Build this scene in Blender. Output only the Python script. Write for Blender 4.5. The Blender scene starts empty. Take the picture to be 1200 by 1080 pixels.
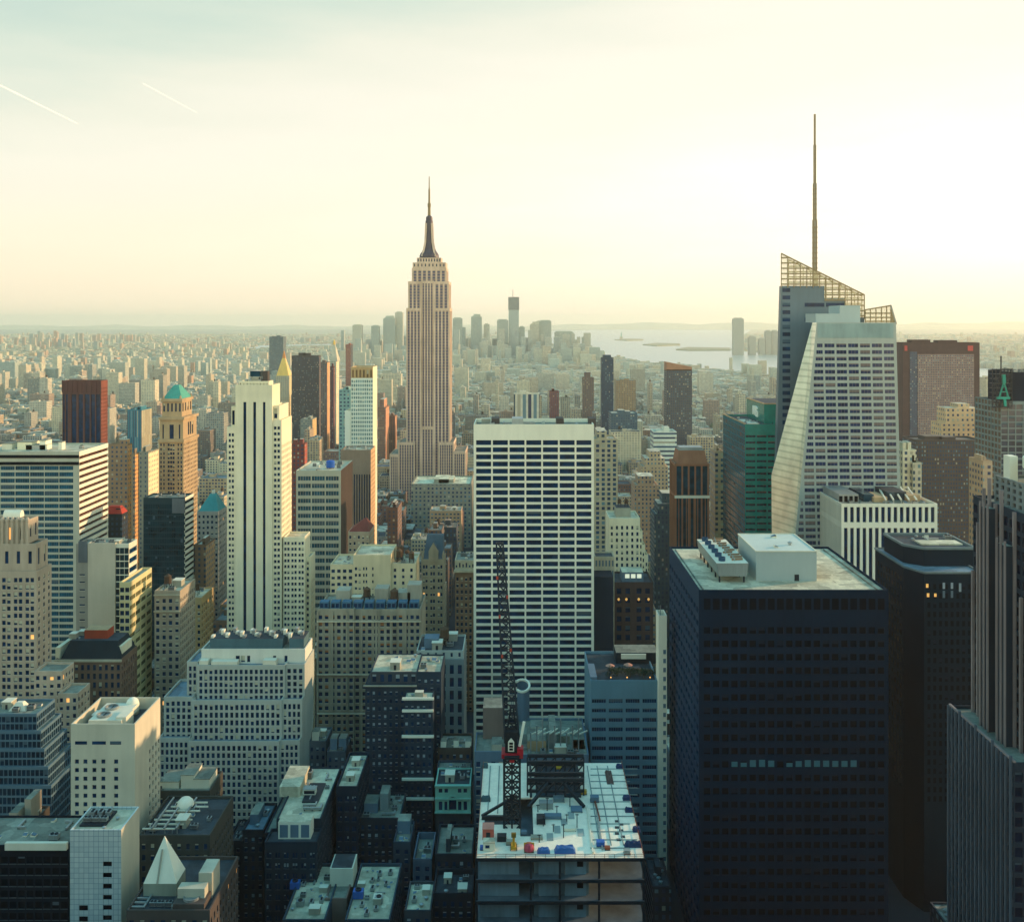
import bpy, math, random
import numpy as np
sc = bpy.context.scene
col = sc.collection
R = math.radians

# ------------------------------------------------------------ camera, sky, sun, exposure
F, CX, CY, EYE = 1190.0, 605.0, 376.0, 250.0      # focal length (photo px), vanishing point, eye height (m)
camd = bpy.data.cameras.new('camera'); cam = bpy.data.objects.new('camera', camd); col.objects.link(cam)
cam.location = (0, 0, EYE); cam.rotation_euler = (R(90), 0, 0)
camd.sensor_fit = 'HORIZONTAL'; camd.sensor_width = 36; camd.lens = 36 * F / 1200
camd.shift_x = -(CX - 600) / 1200; camd.shift_y = -(540 - CY) / 1200
camd.clip_start = 1; camd.clip_end = 200000
sc.camera = cam
SUN_AZ, SUN_EL = 70, 13
w_ = bpy.data.worlds.new('World'); sc.world = w_; w_.use_nodes = True


def world_nodes():
    nt = w_.node_tree; N = nt.nodes.new; L = nt.links.new
    bg = nt.nodes['Background']
    sky = N('ShaderNodeTexSky'); sky.sky_type = 'NISHITA'; sky.sun_disc = False
    sky.sun_elevation = R(SUN_EL); sky.sun_rotation = R(SUN_AZ); sky.dust_density = 3; sky.altitude = 0
    tc = N('ShaderNodeTexCoord')
    nrm = N('ShaderNodeVectorMath'); nrm.operation = 'NORMALIZE'; L(tc.outputs['Generated'], nrm.inputs[0])
    sep = N('ShaderNodeSeparateXYZ'); L(nrm.outputs[0], sep.inputs[0])

    def m(op, a, b=None, c=None):
        n = N('ShaderNodeMath'); n.operation = op
        for i, x in enumerate((a, b, c)):
            if x is None: continue
            if hasattr(x, 'links'): L(x, n.inputs[i])
            else: n.inputs[i].default_value = x
        return n.outputs[0]
    dot = N('ShaderNodeVectorMath'); dot.operation = 'DOT_PRODUCT'; L(nrm.outputs[0], dot.inputs[0])
    dot.inputs[1].default_value = (math.sin(R(SUN_AZ)), math.cos(R(SUN_AZ)), 0)
    el = m('MULTIPLY', m('ARCSINE', sep.outputs[2]), 180 / math.pi)
    # thin high cloud, stretched along the horizon
    mp = N('ShaderNodeMapping'); mp.inputs['Scale'].default_value = (1.6, 1.6, 9); L(nrm.outputs[0], mp.inputs[0])
    nz = N('ShaderNodeTexNoise'); nz.inputs['Scale'].default_value = 2.2; nz.inputs['Detail'].default_value = 7; nz.inputs['Roughness'].default_value = .55
    L(mp.outputs[0], nz.inputs[0])
    cl = m('SUBTRACT', nz.outputs[0], .5)
    eff = m('ADD', m('SUBTRACT', el, m('MULTIPLY', dot.outputs['Value'], 14.0)), m('MULTIPLY', cl, 8.0))
    fac = m('DIVIDE', m('ADD', eff, 20), 110)
    rp = N('ShaderNodeValToRGB'); L(fac, rp.inputs[0])
    el_ = rp.color_ramp.elements
    stops = [(-20, (1.9, 1.86, 1.72)), (-8, (1.5, 1.44, 1.30)), (-2, (1.18, 1.10, .92)), (2, (1.02, .94, .77)), (5, (.95, .88, .71)), (8, (.90, .85, .70)), (12, (.80, .79, .64)), (16, (.60, .69, .57)), (20, (.46, .60, .53)), (34, (.32, .62, .68)), (55, (.13, .50, .74)), (90, (.06, .45, .80))]
    el_[0].position = 0; el_[0].color = (*stops[0][1], 1)
    el_[1].position = 1; el_[1].color = (*stops[-1][1], 1)
    for d, c in stops[1:-1]:
        e = el_.new((d + 20) / 110); e.color = (*c, 1)
    # bright hazy northern half of the sky, behind the camera
    back = m('SMOOTHSTEP', .05, -.75, sep.outputs[1]) if False else None
    mr = N('ShaderNodeMapRange'); mr.interpolation_type = 'SMOOTHSTEP'; L(sep.outputs[1], mr.inputs[0])
    mr.inputs[1].default_value = .15; mr.inputs[2].default_value = -.7; mr.inputs[3].default_value = 0; mr.inputs[4].default_value = 1
    mh = N('ShaderNodeMapRange'); mh.interpolation_type = 'SMOOTHSTEP'; L(el, mh.inputs[0]); mh.inputs[1].default_value = -1; mh.inputs[2].default_value = 9; mh.inputs[3].default_value = .85; mh.inputs[4].default_value = 0
    mz = N('ShaderNodeMix'); mz.data_type = 'RGBA'; L(mh.outputs[0], mz.inputs['Factor']); L(rp.outputs[0], mz.inputs['A']); mz.inputs['B'].default_value = (.98, .82, .57, 1)
    mx = N('ShaderNodeMix'); mx.data_type = 'RGBA'; L(mr.outputs[0], mx.inputs['Factor']); L(mz.outputs['Result'], mx.inputs['A'])
    rb = N('ShaderNodeValToRGB'); L(m('DIVIDE', el, 90), rb.inputs[0]); eb = rb.color_ramp.elements
    eb[0].position = 0; eb[0].color = (2.7, 2.25, 1.4, 1); eb[1].position = 1; eb[1].color = (.06, .45, .80, 1)
    for d, c in ((10, (2.4, 2.1, 1.38)), (22, (.62, 1.14, 1.22)), (42, (.17, .64, .92))): e = eb.new(d / 90); e.color = (*c, 1)
    L(rb.outputs[0], mx.inputs['B'])
    add = N('ShaderNodeMix'); add.data_type = 'RGBA'; add.blend_type = 'ADD'; add.inputs['Factor'].default_value = 1.0
    sc10 = N('ShaderNodeVectorMath'); sc10.operation = 'SCALE'; sc10.inputs['Scale'].default_value = 9.4; L(mx.outputs['Result'], sc10.inputs[0])
    cap = N('ShaderNodeVectorMath'); cap.operation = 'MINIMUM'; L(sky.outputs[0], cap.inputs[0]); cap.inputs[1].default_value = (6, 5, 4)
    s2 = N('ShaderNodeVectorMath'); s2.operation = 'SCALE'; s2.inputs['Scale'].default_value = .25; L(cap.outputs[0], s2.inputs[0])
    L(sc10.outputs[0], add.inputs['A']); L(s2.outputs[0], add.inputs['B'])
    L(add.outputs['Result'], bg.inputs[0]); bg.inputs[1].default_value = .1


world_nodes()
sund = bpy.data.lights.new('sun', 'SUN'); sun = bpy.data.objects.new('sun', sund); col.objects.link(sun)
sund.energy = 4.6; sund.angle = R(.6); sund.color = (1, .64, .36)
sun.rotation_euler = (R(90 - SUN_EL), 0, R(180 - SUN_AZ))
sc.view_settings.view_transform = 'Standard'; sc.view_settings.look = 'None'
sc.view_settings.exposure = 0.2; sc.view_settings.gamma = 1
sc.cycles.max_bounces = 8; sc.cycles.diffuse_bounces = 3; sc.cycles.glossy_bounces = 2; sc.cycles.volume_bounces = 4
sc.cycles.transparent_max_bounces = 8
sc.cycles.use_denoising = True


# ------------------------------------------------------------ helpers
def wx(px, Y): return (px - CX) * Y / F
def wz(py, Y): return EYE - (py - CY) * Y / F
def ground_at(px, py):
    Y = EYE * F / (py - CY)
    return (wx(px, Y), Y)


def lin(h):
    h = h.lstrip('#'); o = []
    for i in (0, 2, 4):
        c = int(h[i:i + 2], 16) / 255
        o.append(c / 12.92 if c <= .04045 else ((c + .055) / 1.055) ** 2.4)
    return tuple(o)


MATS = {}


def mat(name, hexc, rough=.8, var=.22, scale=.25, metal=0, spec=.3, streak=True, patch=0):
    """wall-like paint: base colour with large soft blotches and vertical weather streaks"""
    k = (name, hexc, rough, var, scale, metal)
    if k in MATS: return MATS[k]
    m = bpy.data.materials.new(name); m.use_nodes = True
    nt = m.node_tree; N = nt.nodes.new; L = nt.links.new
    b = nt.nodes['Principled BSDF']; b.inputs['Roughness'].default_value = rough; b.inputs['Metallic'].default_value = metal
    b.inputs['Specular IOR Level'].default_value = spec
    c = lin(hexc)
    if var > 0:
        g = N('ShaderNodeNewGeometry')
        mp = N('ShaderNodeMapping'); L(g.outputs['Position'], mp.inputs[0]); mp.inputs['Scale'].default_value = (scale, scale, scale * (.12 if streak else 1))
        n1 = N('ShaderNodeTexNoise'); n1.inputs['Scale'].default_value = 1; n1.inputs['Detail'].default_value = 6; n1.inputs['Roughness'].default_value = .65; L(mp.outputs[0], n1.inputs[0])
        n2 = N('ShaderNodeTexNoise'); n2.inputs['Scale'].default_value = .06; n2.inputs['Detail'].default_value = 4; L(g.outputs['Position'], n2.inputs[0])
        ad = N('ShaderNodeMath'); ad.operation = 'ADD'; L(n1.outputs[0], ad.inputs[0]); L(n2.outputs[0], ad.inputs[1])
        mr = N('ShaderNodeMapRange'); L(ad.outputs[0], mr.inputs[0]); mr.inputs[1].default_value = .6; mr.inputs[2].default_value = 1.4
        mr.inputs[3].default_value = 1 - var * 1.6; mr.inputs[4].default_value = 1 + var * .8
        sm = N('ShaderNodeVectorMath'); sm.operation = 'SCALE'; sm.inputs[0].default_value = c; L(mr.outputs[0], sm.inputs['Scale'])
        if patch:
            vo = N('ShaderNodeTexVoronoi'); vo.distance = 'CHEBYCHEV'; vo.inputs['Scale'].default_value = .16; L(g.outputs['Position'], vo.inputs[0])
            vs = N('ShaderNodeSeparateColor'); L(vo.outputs['Color'], vs.inputs[0])
            pm = N('ShaderNodeMapRange'); L(vs.outputs[0], pm.inputs[0]); pm.inputs[3].default_value = 1 - patch; pm.inputs[4].default_value = 1 + patch * .6
            s2 = N('ShaderNodeVectorMath'); s2.operation = 'SCALE'; L(sm.outputs[0], s2.inputs[0]); L(pm.outputs[0], s2.inputs['Scale']); sm = s2
        L(sm.outputs[0], b.inputs['Base Color'])
    else:
        b.inputs['Base Color'].default_value = (*c, 1)
    m['lum'] = sum(c) / 3
    MATS[k] = m
    return m


def glass(name, hexc, rough=.12, spec=.5, var=.5):
    k = ('g', name, hexc)
    if k in MATS: return MATS[k]
    m = bpy.data.materials.new(name); m.use_nodes = True
    nt = m.node_tree; N = nt.nodes.new; L = nt.links.new
    b = nt.nodes['Principled BSDF']; b.inputs['Roughness'].default_value = rough; b.inputs['Specular IOR Level'].default_value = spec
    g = N('ShaderNodeNewGeometry'); wn = N('ShaderNodeTexNoise'); wn.inputs['Scale'].default_value = .23; wn.inputs['Detail'].default_value = 2
    L(g.outputs['Position'], wn.inputs[0])
    mr = N('ShaderNodeMapRange'); L(wn.outputs[0], mr.inputs[0]); mr.inputs[1].default_value = .3; mr.inputs[2].default_value = .7
    mr.inputs[3].default_value = 1 - var; mr.inputs[4].default_value = 1 + var
    sm = N('ShaderNodeVectorMath'); sm.operation = 'SCALE'; sm.inputs[0].default_value = lin(hexc); L(mr.outputs[0], sm.inputs['Scale'])
    L(sm.outputs[0], b.inputs['Base Color'])
    MATS[k] = m
    return m


def lamp_mat(name, hexc, s):
    k = ('l', name)
    if k in MATS: return MATS[k]
    m = bpy.data.materials.new(name); m.use_nodes = True
    b = m.node_tree.nodes['Principled BSDF']; b.inputs['Base Color'].default_value = (*lin(hexc), 1)
    b.inputs['Emission Color'].default_value = (*lin(hexc), 1); b.inputs['Emission Strength'].default_value = s
    MATS[k] = m
    return m


class MB:
    """mesh builder that welds shared corners; per-face material slot"""
    def __init__(s): s.v = []; s.f = []; s.m = []; s.ix = {}; s.mats = []

    def slot(s, m):
        if m not in s.mats: s.mats.append(m)
        return s.mats.index(m)

    def vi(s, p):
        k = (round(p[0], 3), round(p[1], 3), round(p[2], 3))
        i = s.ix.get(k)
        if i is None: i = s.ix[k] = len(s.v); s.v.append(k)
        return i

    def face(s, pts, m):
        ids = []
        for p in pts:
            i = s.vi(p)
            if i not in ids: ids.append(i)
        if len(ids) >= 3: s.f.append(ids); s.m.append(s.slot(m))

    def box(s, x0, x1, y0, y1, z0, z1, m, top=None, bottom=True):
        a = [(x0, y0, z0), (x1, y0, z0), (x1, y1, z0), (x0, y1, z0)]; b = [(x0, y0, z1), (x1, y0, z1), (x1, y1, z1), (x0, y1, z1)]
        for i in range(4):
            j = (i + 1) % 4; s.face((a[i], a[j], b[j], b[i]), m)
        s.face(b, top or m)
        if bottom: s.face(a[::-1], m)

    def prism(s, poly, z0, z1, m, top=None, poly2=None):
        """extrude an (x,y) outline; poly2 is the outline at the top"""
        q = poly2 or poly; n = len(poly)
        for i in range(n):
            j = (i + 1) % n
            s.face(((*poly[i], z0), (*poly[j], z0), (*q[j], z1), (*q[i], z1)), m)
        s.face([(*p, z1) for p in q], top or m); s.face([(*p, z0) for p in poly][::-1], m)

    def bar(s, a, b, t, m):
        """square bar from a to b"""
        a = np.array(a, float); b = np.array(b, float); d = b - a; L = np.linalg.norm(d)
        if L < 1e-6: return
        d /= L; up = np.array((0, 0, 1.)) if abs(d[2]) < .9 else np.array((1., 0, 0))
        u = np.cross(d, up); u /= np.linalg.norm(u); v = np.cross(u, d)
        c = [(u + v), (-u + v), (-u - v), (u - v)]
        A = [tuple(a + k * t / 2) for k in c]; B = [tuple(b + k * t / 2) for k in c]
        for i in range(4):
            j = (i + 1) % 4; s.face((A[i], A[j], B[j], B[i]), m)
        s.face(A[::-1], m); s.face(B, m)

    def lathe(s, cx, cy, prof, m, n=20, ex=1, ey=1):
        rings = []
        for r, z in prof:
            rings.append([(cx + r * ex * math.cos(2 * math.pi * i / n), cy + r * ey * math.sin(2 * math.pi * i / n), z) for i in range(n)])
        for a, b in zip(rings, rings[1:]):
            for i in range(n):
                j = (i + 1) % n; s.face((a[i], a[j], b[j], b[i]), m)
        if prof[0][0] > .01: s.face(rings[0][::-1], m)
        if prof[-1][0] > .01: s.face(rings[-1], m)

    def mesh(s, name, org=(0, 0, 0)):
        me = bpy.data.meshes.new(name)
        o = np.array(org)
        me.from_pydata([tuple(np.array(p) - o) for p in s.v], [], s.f)
        for m in s.mats: me.materials.append(m)
        me.polygons.foreach_set('material_index', s.m)
        me.update()
        return me

    def obj(s, name, parent=None, kind=None, smooth=False):
        org = tuple(parent.location) if parent else (0, 0, 0)
        if parent and parent.parent:
            org = tuple(np.array(parent.location) + np.array(parent.parent.location))
        me = s.mesh(name, org)
        if smooth: me.polygons.foreach_set('use_smooth', [True] * len(me.polygons))
        o = bpy.data.objects.new(name, me); col.objects.link(o)
        if parent: o.parent = parent
        if kind: o['kind'] = kind
        return o


def thing(name, label, cat, loc=(0, 0, 0), group=None):
    o = bpy.data.objects.new(name, None); col.objects.link(o); o.location = loc
    o['label'] = label; o['category'] = cat
    if group: o['group'] = group
    o.empty_display_size = .1
    return o


# ------------------------------------------------------------ facades with real window openings
def even(n, W, frac, m0=0, m1=0, pos=.5):
    p = (W - m0 - m1) / n
    return [(m0 + p * i + p * (1 - frac) * pos, m0 + p * i + p * (1 - frac) * pos + p * frac) for i in range(n)]


SIDES = {'N': ((1, 0, 0), (0, -1, 0)), 'W': ((0, 1, 0), (1, 0, 0)), 'E': ((0, -1, 0), (-1, 0, 0)), 'S': ((-1, 0, 0), (0, 1, 0))}
PANES = {}


def facade(mb, side, O, W, H, us, zs, depth, wall, reveal=None, skip=None, sill=None):
    """front face with an opening at every us x zs cell, jambs running back by depth; returns the openings"""
    U, Nn = (np.array(v, float) for v in SIDES[side]); O = np.array(O, float); Z = np.array((0, 0, 1.))
    ub = sorted({0.0, W, *[x for p in us for x in p]}); zb = sorted({0.0, H, *[x for p in zs for x in p]})
    hu = {p[0] for p in us}; hz = {p[0] for p in zs}
    P = lambda u, z, d=0: tuple(O + U * u + Z * z - Nn * d)
    out = []; reveal = reveal or wall
    for i in range(len(ub) - 1):
        for j in range(len(zb) - 1):
            u0, u1, z0, z1 = ub[i], ub[i + 1], zb[j], zb[j + 1]
            if u0 in hu and z0 in hz and not (skip and skip(u0, u1, z0, z1)):
                mb.face((P(u0, z0), P(u0, z0, depth), P(u0, z1, depth), P(u0, z1)), reveal)
                mb.face((P(u1, z0, depth), P(u1, z0), P(u1, z1), P(u1, z1, depth)), reveal)
                mb.face((P(u0, z0), P(u1, z0), P(u1, z0, depth), P(u0, z0, depth)), reveal)
                mb.face((P(u0, z1, depth), P(u1, z1, depth), P(u1, z1), P(u0, z1)), reveal)
                if sill and .5 < u1 - u0 < 3.2 and z1 - z0 < 3.2:
                    a, b2, zl, zh = u0 - .12, u1 + .12, z0 - .2, z0 - .01
                    mb.face((P(a, zl, -.16), P(b2, zl, -.16), P(b2, zh, -.16), P(a, zh, -.16)), sill); mb.face((P(a, zh, -.16), P(b2, zh, -.16), P(b2, zh, 0), P(a, zh, 0)), sill)
                    mb.face((P(a, zl, 0), P(b2, zl, 0), P(b2, zl, -.16), P(a, zl, -.16)), sill); mb.face((P(a, zl, 0), P(a, zl, -.16), P(a, zh, -.16), P(a, zh, 0)), sill); mb.face((P(b2, zl, -.16), P(b2, zl, 0), P(b2, zh, 0), P(b2, zh, -.16)), sill)
                out.append((side, P((u0 + u1) / 2, (z0 + z1) / 2, depth - .02), u1 - u0, z1 - z0))
            else:
                mb.face((P(u0, z0), P(u1, z0), P(u1, z1), P(u0, z1)), wall)
    return out


SILL = mat('window_sill', '#c4bda6', var=.1); DSILL = mat('dark_sill', '#454f53', var=.1)


def pane_faces(mb, side, c, w, h, g, variant, mull, blind, bar_m):
    U, Nn = (np.array(v, float) for v in SIDES[side]); c = np.array(c, float); Z = np.array((0, 0, 1.))
    w = w + .03; h = h + .03
    q = lambda u0, u1, z0, z1, d, m: mb.face([tuple(c + U * a + Z * b + Nn * d) for a, b in ((u0, z0), (u1, z0), (u1, z1), (u0, z1))], m)
    q(-w / 2, w / 2, -h / 2, h / 2, 0, g)
    if variant and blind:
        f = (0, .3, .55, .8)[variant]
        q(-w / 2, w / 2, h / 2 - h * f, h / 2, .015, blind)
    for k in range(mull):
        u = -w / 2 + w * (k + 1) / (mull + 1)
        q(u - .05, u + .05, -h / 2, h / 2, .03, bar_m)


def finish_windows(root, wins, spec, cap=100, name='window'):
    """the windows that show largest become parts of their own, the rest one part"""
    rnd = random.Random(root.name)
    rows = []
    for side, c, w, h, g in wins:
        Y = c[1]
        if Y < 20: continue
        px = CX + c[0] / Y * F; py = CY + (EYE - c[2]) / Y * F
        vis = 0 <= px <= 1200 and -5 <= py <= 1085
        fore = 1.0 if side == 'N' else abs(c[0]) / Y
        rows.append((-(w * h / Y / Y * fore) * (1 if vis else .001) * (1 + (c[2] / 400)), side, c, w, h, g))
    rows.sort(key=lambda r: r[0])
    blind = spec.get('blind'); pb = spec.get('pblind', .3); mull = spec.get('mull', 0); bm = spec.get('bar') or blind
    rest = MB(); lit = spec.get('lit') or {}
    nlit = 0
    for i, (_, side, c, w, h, g) in enumerate(rows):
        var = rnd.choice((1, 1, 2, 3)) if rnd.random() < pb and h < 5 * w else 0
        if rnd.random() < spec.get('plit', 0): g = spec['litmat']
        if i < cap:
            key = (side, round(w, 2), round(h, 2), g.name, var, mull, blind and blind.name)
            me = PANES.get(key)
            if me is None:
                mb = MB(); pane_faces(mb, side, (0, 0, 0), w, h, g, var, mull, blind, bm)
                me = PANES[key] = mb.mesh(name)
            o = bpy.data.objects.new(name, me); col.objects.link(o); o.parent = root
            o.location = tuple(np.array(c) - np.array(root.location))
        else:
            pane_faces(rest, side, c, w, h, g, var, mull, blind, bm)
    if rest.f:
        rest.obj('window_field', root, 'stuff')


def spec_cells(sp, W, H):
    """(us, zs) from a facade spec: explicit us/zs, or bay/floor pitch"""
    ml, mr, mt, mb_ = sp.get('ml', 0), sp.get('mr', 0), sp.get('mt', 0), sp.get('mb', 0)
    if 'us' in sp: us = [(a * W, b * W) for a, b in sp['us']]
    else:
        n = sp.get('nc') or max(1, round((W - ml - mr) / sp['bay'])); us = even(n, W, sp['fw'], ml, mr)
        if sp.get('pair'):
            us2 = []
            for a, b in us:
                d = (b - a); us2 += [(a, a + d * .42), (a + d * .58, b)]
            us = us2
    if 'zs' in sp: zs = [(a * H, b * H) for a, b in sp['zs']]
    else:
        n = sp.get('nr') or max(1, round((H - mt - mb_) / sp['fl'])); zs = even(n, H, sp['fh'], mb_, mt, sp.get('pos', .5))
    return us, zs


def block(root, x0, x1, y0, y1, z0, z1, wall, n=None, w=None, e=None, name='wall', roof=None, par=1.0, wins=None, g=None, roofname='roof', sidewall=None):
    """one storeyed block: wall mesh with openings north (to the camera) and west/east, parapet, roof part"""
    mb = MB(); W, D, H = x1 - x0, y1 - y0, z1 - z0
    org = {'N': (x0, y0, z0), 'W': (x1, y0, z0), 'E': (x0, y1, z0), 'S': (x1, y1, z0)}
    for side, sp in (('N', n), ('W', w), ('E', e), ('S', None)):
        L = W if side in 'NS' else D
        wm = (sidewall or wall) if side in 'WE' else wall
        if sp:
            us, zs = spec_cells(sp, L, H)
            o = facade(mb, side, org[side], L, H, us, zs, sp.get('d', .35), sp.get('wall', wm), sp.get('rev'), sill=(SILL if sp.get('wall', wm).get('lum', 1) > .16 else DSILL) if sp.get('d', .35) <= .45 and sp.get('fh', 1) < .75 and y0 < 760 else None)
            if wins is not None: wins += [(*r, sp.get('g', g)) for r in o]
        else:
            facade(mb, side, org[side], L, H, [], [], 0, wm)
    t = min(.5, W / 8, D / 8)
    if par > 0:
        o4 = [(x0, y0), (x1, y0), (x1, y1), (x0, y1)]; i4 = [(x0 + t, y0 + t), (x1 - t, y0 + t), (x1 - t, y1 - t), (x0 + t, y1 - t)]
        for i in range(4):
            j = (i + 1) % 4
            mb.face(((*o4[i], z1), (*o4[j], z1), (*i4[j], z1), (*i4[i], z1)), wall)
            mb.face(((*i4[i], z1), (*i4[j], z1), (*i4[j], z1 - par), (*i4[i], z1 - par)), wall)
    ob = mb.obj(name, root)
    if roof is not None:
        rb = MB(); k = t if par > 0 else 0
        rb.box(x0 + k, x1 - k, y0 + k, y1 - k, z1 - par - .3, z1 - par, roof) if par > 0 else rb.box(x0, x1, y0, y1, z1, z1 + .25, roof)
        rb.obj(roofname, root)
    return ob

# ------------------------------------------------------------ shared materials
CREAM = mat('cream_stone', '#e6dcb8', var=.12); STONE = mat('grey_stone', '#bdb497'); PALE = mat('pale_concrete', '#dcd6bc', var=.1)
GREY = mat('grey_concrete', '#a3a08c'); BROWN = mat('brown_brick', '#4e4640'); TAN = mat('tan_brick', '#b99a72')
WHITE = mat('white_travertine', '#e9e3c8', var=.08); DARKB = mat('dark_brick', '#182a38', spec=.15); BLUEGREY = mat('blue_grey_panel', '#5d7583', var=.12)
RFL = mat('light_roof', '#cfc6a6', var=.3, scale=.5, streak=False, patch=.35); RFD = mat('dark_roof', '#3c464b', var=.35, scale=.5, streak=False, patch=.35)
RFM = mat('grey_roof', '#858878', var=.35, scale=.5, streak=False, patch=.35); RFB = mat('blue_grey_roof', '#6f8791', var=.3, scale=.5, streak=False, patch=.35)
METAL = mat('galvanised_metal', '#9fa6a2', rough=.45, metal=.6, var=.2, scale=1.5); DMETAL = mat('dark_steel', '#18242c', rough=.5, var=.2, scale=1)
WOOD = mat('tank_wood', '#5a4632', var=.4, scale=2); COPPER = mat('green_copper', '#4fa08a', var=.25, scale=.8)
NAVY = glass('navy_glass', '#052c4a', spec=.16); TEALG = glass('teal_glass', '#0b3644', spec=.3); BLACKG = glass('black_glass', '#020c16', rough=.2, spec=.06)
BLIND = mat('window_blind', '#b9b79c', var=.1); BLINDD = mat('dim_blind', '#3f5560', var=.1); WARML = lamp_mat('warm_window', '#ffb765', .8); FRAME = mat('bronze_frame', '#2a2f30', var=0)


# ------------------------------------------------------------ rooftop parts
ROOFP = {}


def proto(kind):
    if kind in ROOFP: return ROOFP[kind]
    b = MB()
    if kind == 'cooling_unit':
        b.box(-1.5, 1.5, -1.1, 1.1, .3, 1.9, METAL); b.box(-1.4, 1.4, -1, 1, 0, .3, DMETAL)
        for k in (-.7, .7): b.lathe(k, 0, [(.62, 1.9), (.62, 2.15), (.5, 2.15), (.5, 1.95), (.05, 1.95)], DMETAL, 12)
        for z in (.6, .9, 1.2, 1.5): b.box(-1.4, 1.4, -1.14, -1.1, z, z + .14, DMETAL)
    elif kind == 'water_tank':
        for x in (-1.3, 1.3):
            for y in (-1.3, 1.3): b.bar((x, y, 0), (x, y, 2.6), .25, DMETAL)
            b.bar((x, -1.3, .2), (x, 1.3, 2.4), .14, DMETAL)
        b.bar((-1.3, -1.3, .2), (1.3, -1.3, 2.4), .14, DMETAL)
        b.box(-1.7, 1.7, -1.7, 1.7, 2.6, 2.85, DMETAL)
        b.lathe(0, 0, [(1.75, 2.85), (1.68, 6.2), (1.9, 6.25), (.1, 7.5)], WOOD, 14)
        for z in (3.4, 4.3, 5.2): b.lathe(0, 0, [(1.78, z), (1.78, z + .1)], DMETAL, 14)
    elif kind == 'stair_bulkhead':
        b.box(-2, 2, -2.6, 2.6, 0, 3.1, GREY); b.box(-2.2, 2.2, -2.8, 2.8, 3.1, 3.3, PALE); b.box(-.5, .5, -2.64, -2.6, 0, 2.1, DMETAL)
    elif kind == 'duct':
        b.box(-3.5, 3.5, -.45, .45, .5, 1.3, METAL); b.box(2.7, 3.5, .45, 3.2, .5, 1.3, METAL)
        for x in (-3, 0, 3): b.box(x - .1, x + .1, -.5, .5, 0, .5, DMETAL)
    elif kind == 'exhaust_fan':
        b.lathe(0, 0, [(.55, 0), (.55, .7), (.95, .8), (.95, 1.1), (.2, 1.45)], METAL, 12)
    elif kind == 'roof_hatch':
        b.box(-.9, .9, -.9, .9, 0, .5, PALE); b.face([(-.9, -.9, .5), (.9, -.9, .5), (.9, .9, 1.1), (-.9, .9, 1.1)], BLUEGREY); b.box(-.8, .8, .7, .9, .5, 1.1, PALE)
    elif kind == 'mechanical_box':
        b.box(-3, 3, -2, 2, 0, 2.6, PALE); b.box(-2.6, 2.6, -2.05, -2, .5, 2.1, DMETAL); b.box(-3.2, 3.2, -2.2, 2.2, 2.6, 2.8, METAL)
    ROOFP[kind] = b.mesh(kind)
    return ROOFP[kind]


def put(root, kind, x, y, z, s=1.0, rot=0, sx=None):
    o = bpy.data.objects.new(kind, proto(kind)); col.objects.link(o); o.parent = root
    o.location = (x - root.location.x, y - root.location.y, z - root.location.z); o.rotation_euler = (0, 0, rot)
    o.scale = (sx or s, s, s)
    return o


def clutter(root, x0, x1, y0, y1, z, seed, n=6, kinds=('cooling_unit', 'cooling_unit', 'duct', 'exhaust_fan', 'stair_bulkhead', 'roof_hatch'), s=1.0):
    r = random.Random(seed); done = []
    for _ in range(n * 8):
        if len(done) >= n: break
        k = r.choice(kinds); q = s * r.uniform(.8, 1.25)
        rad = {'duct': 3.6, 'stair_bulkhead': 3, 'mechanical_box': 3.7, 'water_tank': 2, 'cooling_unit': 1.8}.get(k, 1.1) * q
        if x1 - x0 < 2 * rad + .4 or y1 - y0 < 2 * rad + .4: continue
        x, y = r.uniform(x0 + rad, x1 - rad), r.uniform(y0 + rad, y1 - rad)
        if any(math.hypot(x - a, y - b) < rad + c for a, b, c in done): continue
        done.append((x, y, rad)); put(root, k, x, y, z, q, r.choice((0, math.pi / 2, math.pi, -math.pi / 2)))


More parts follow.
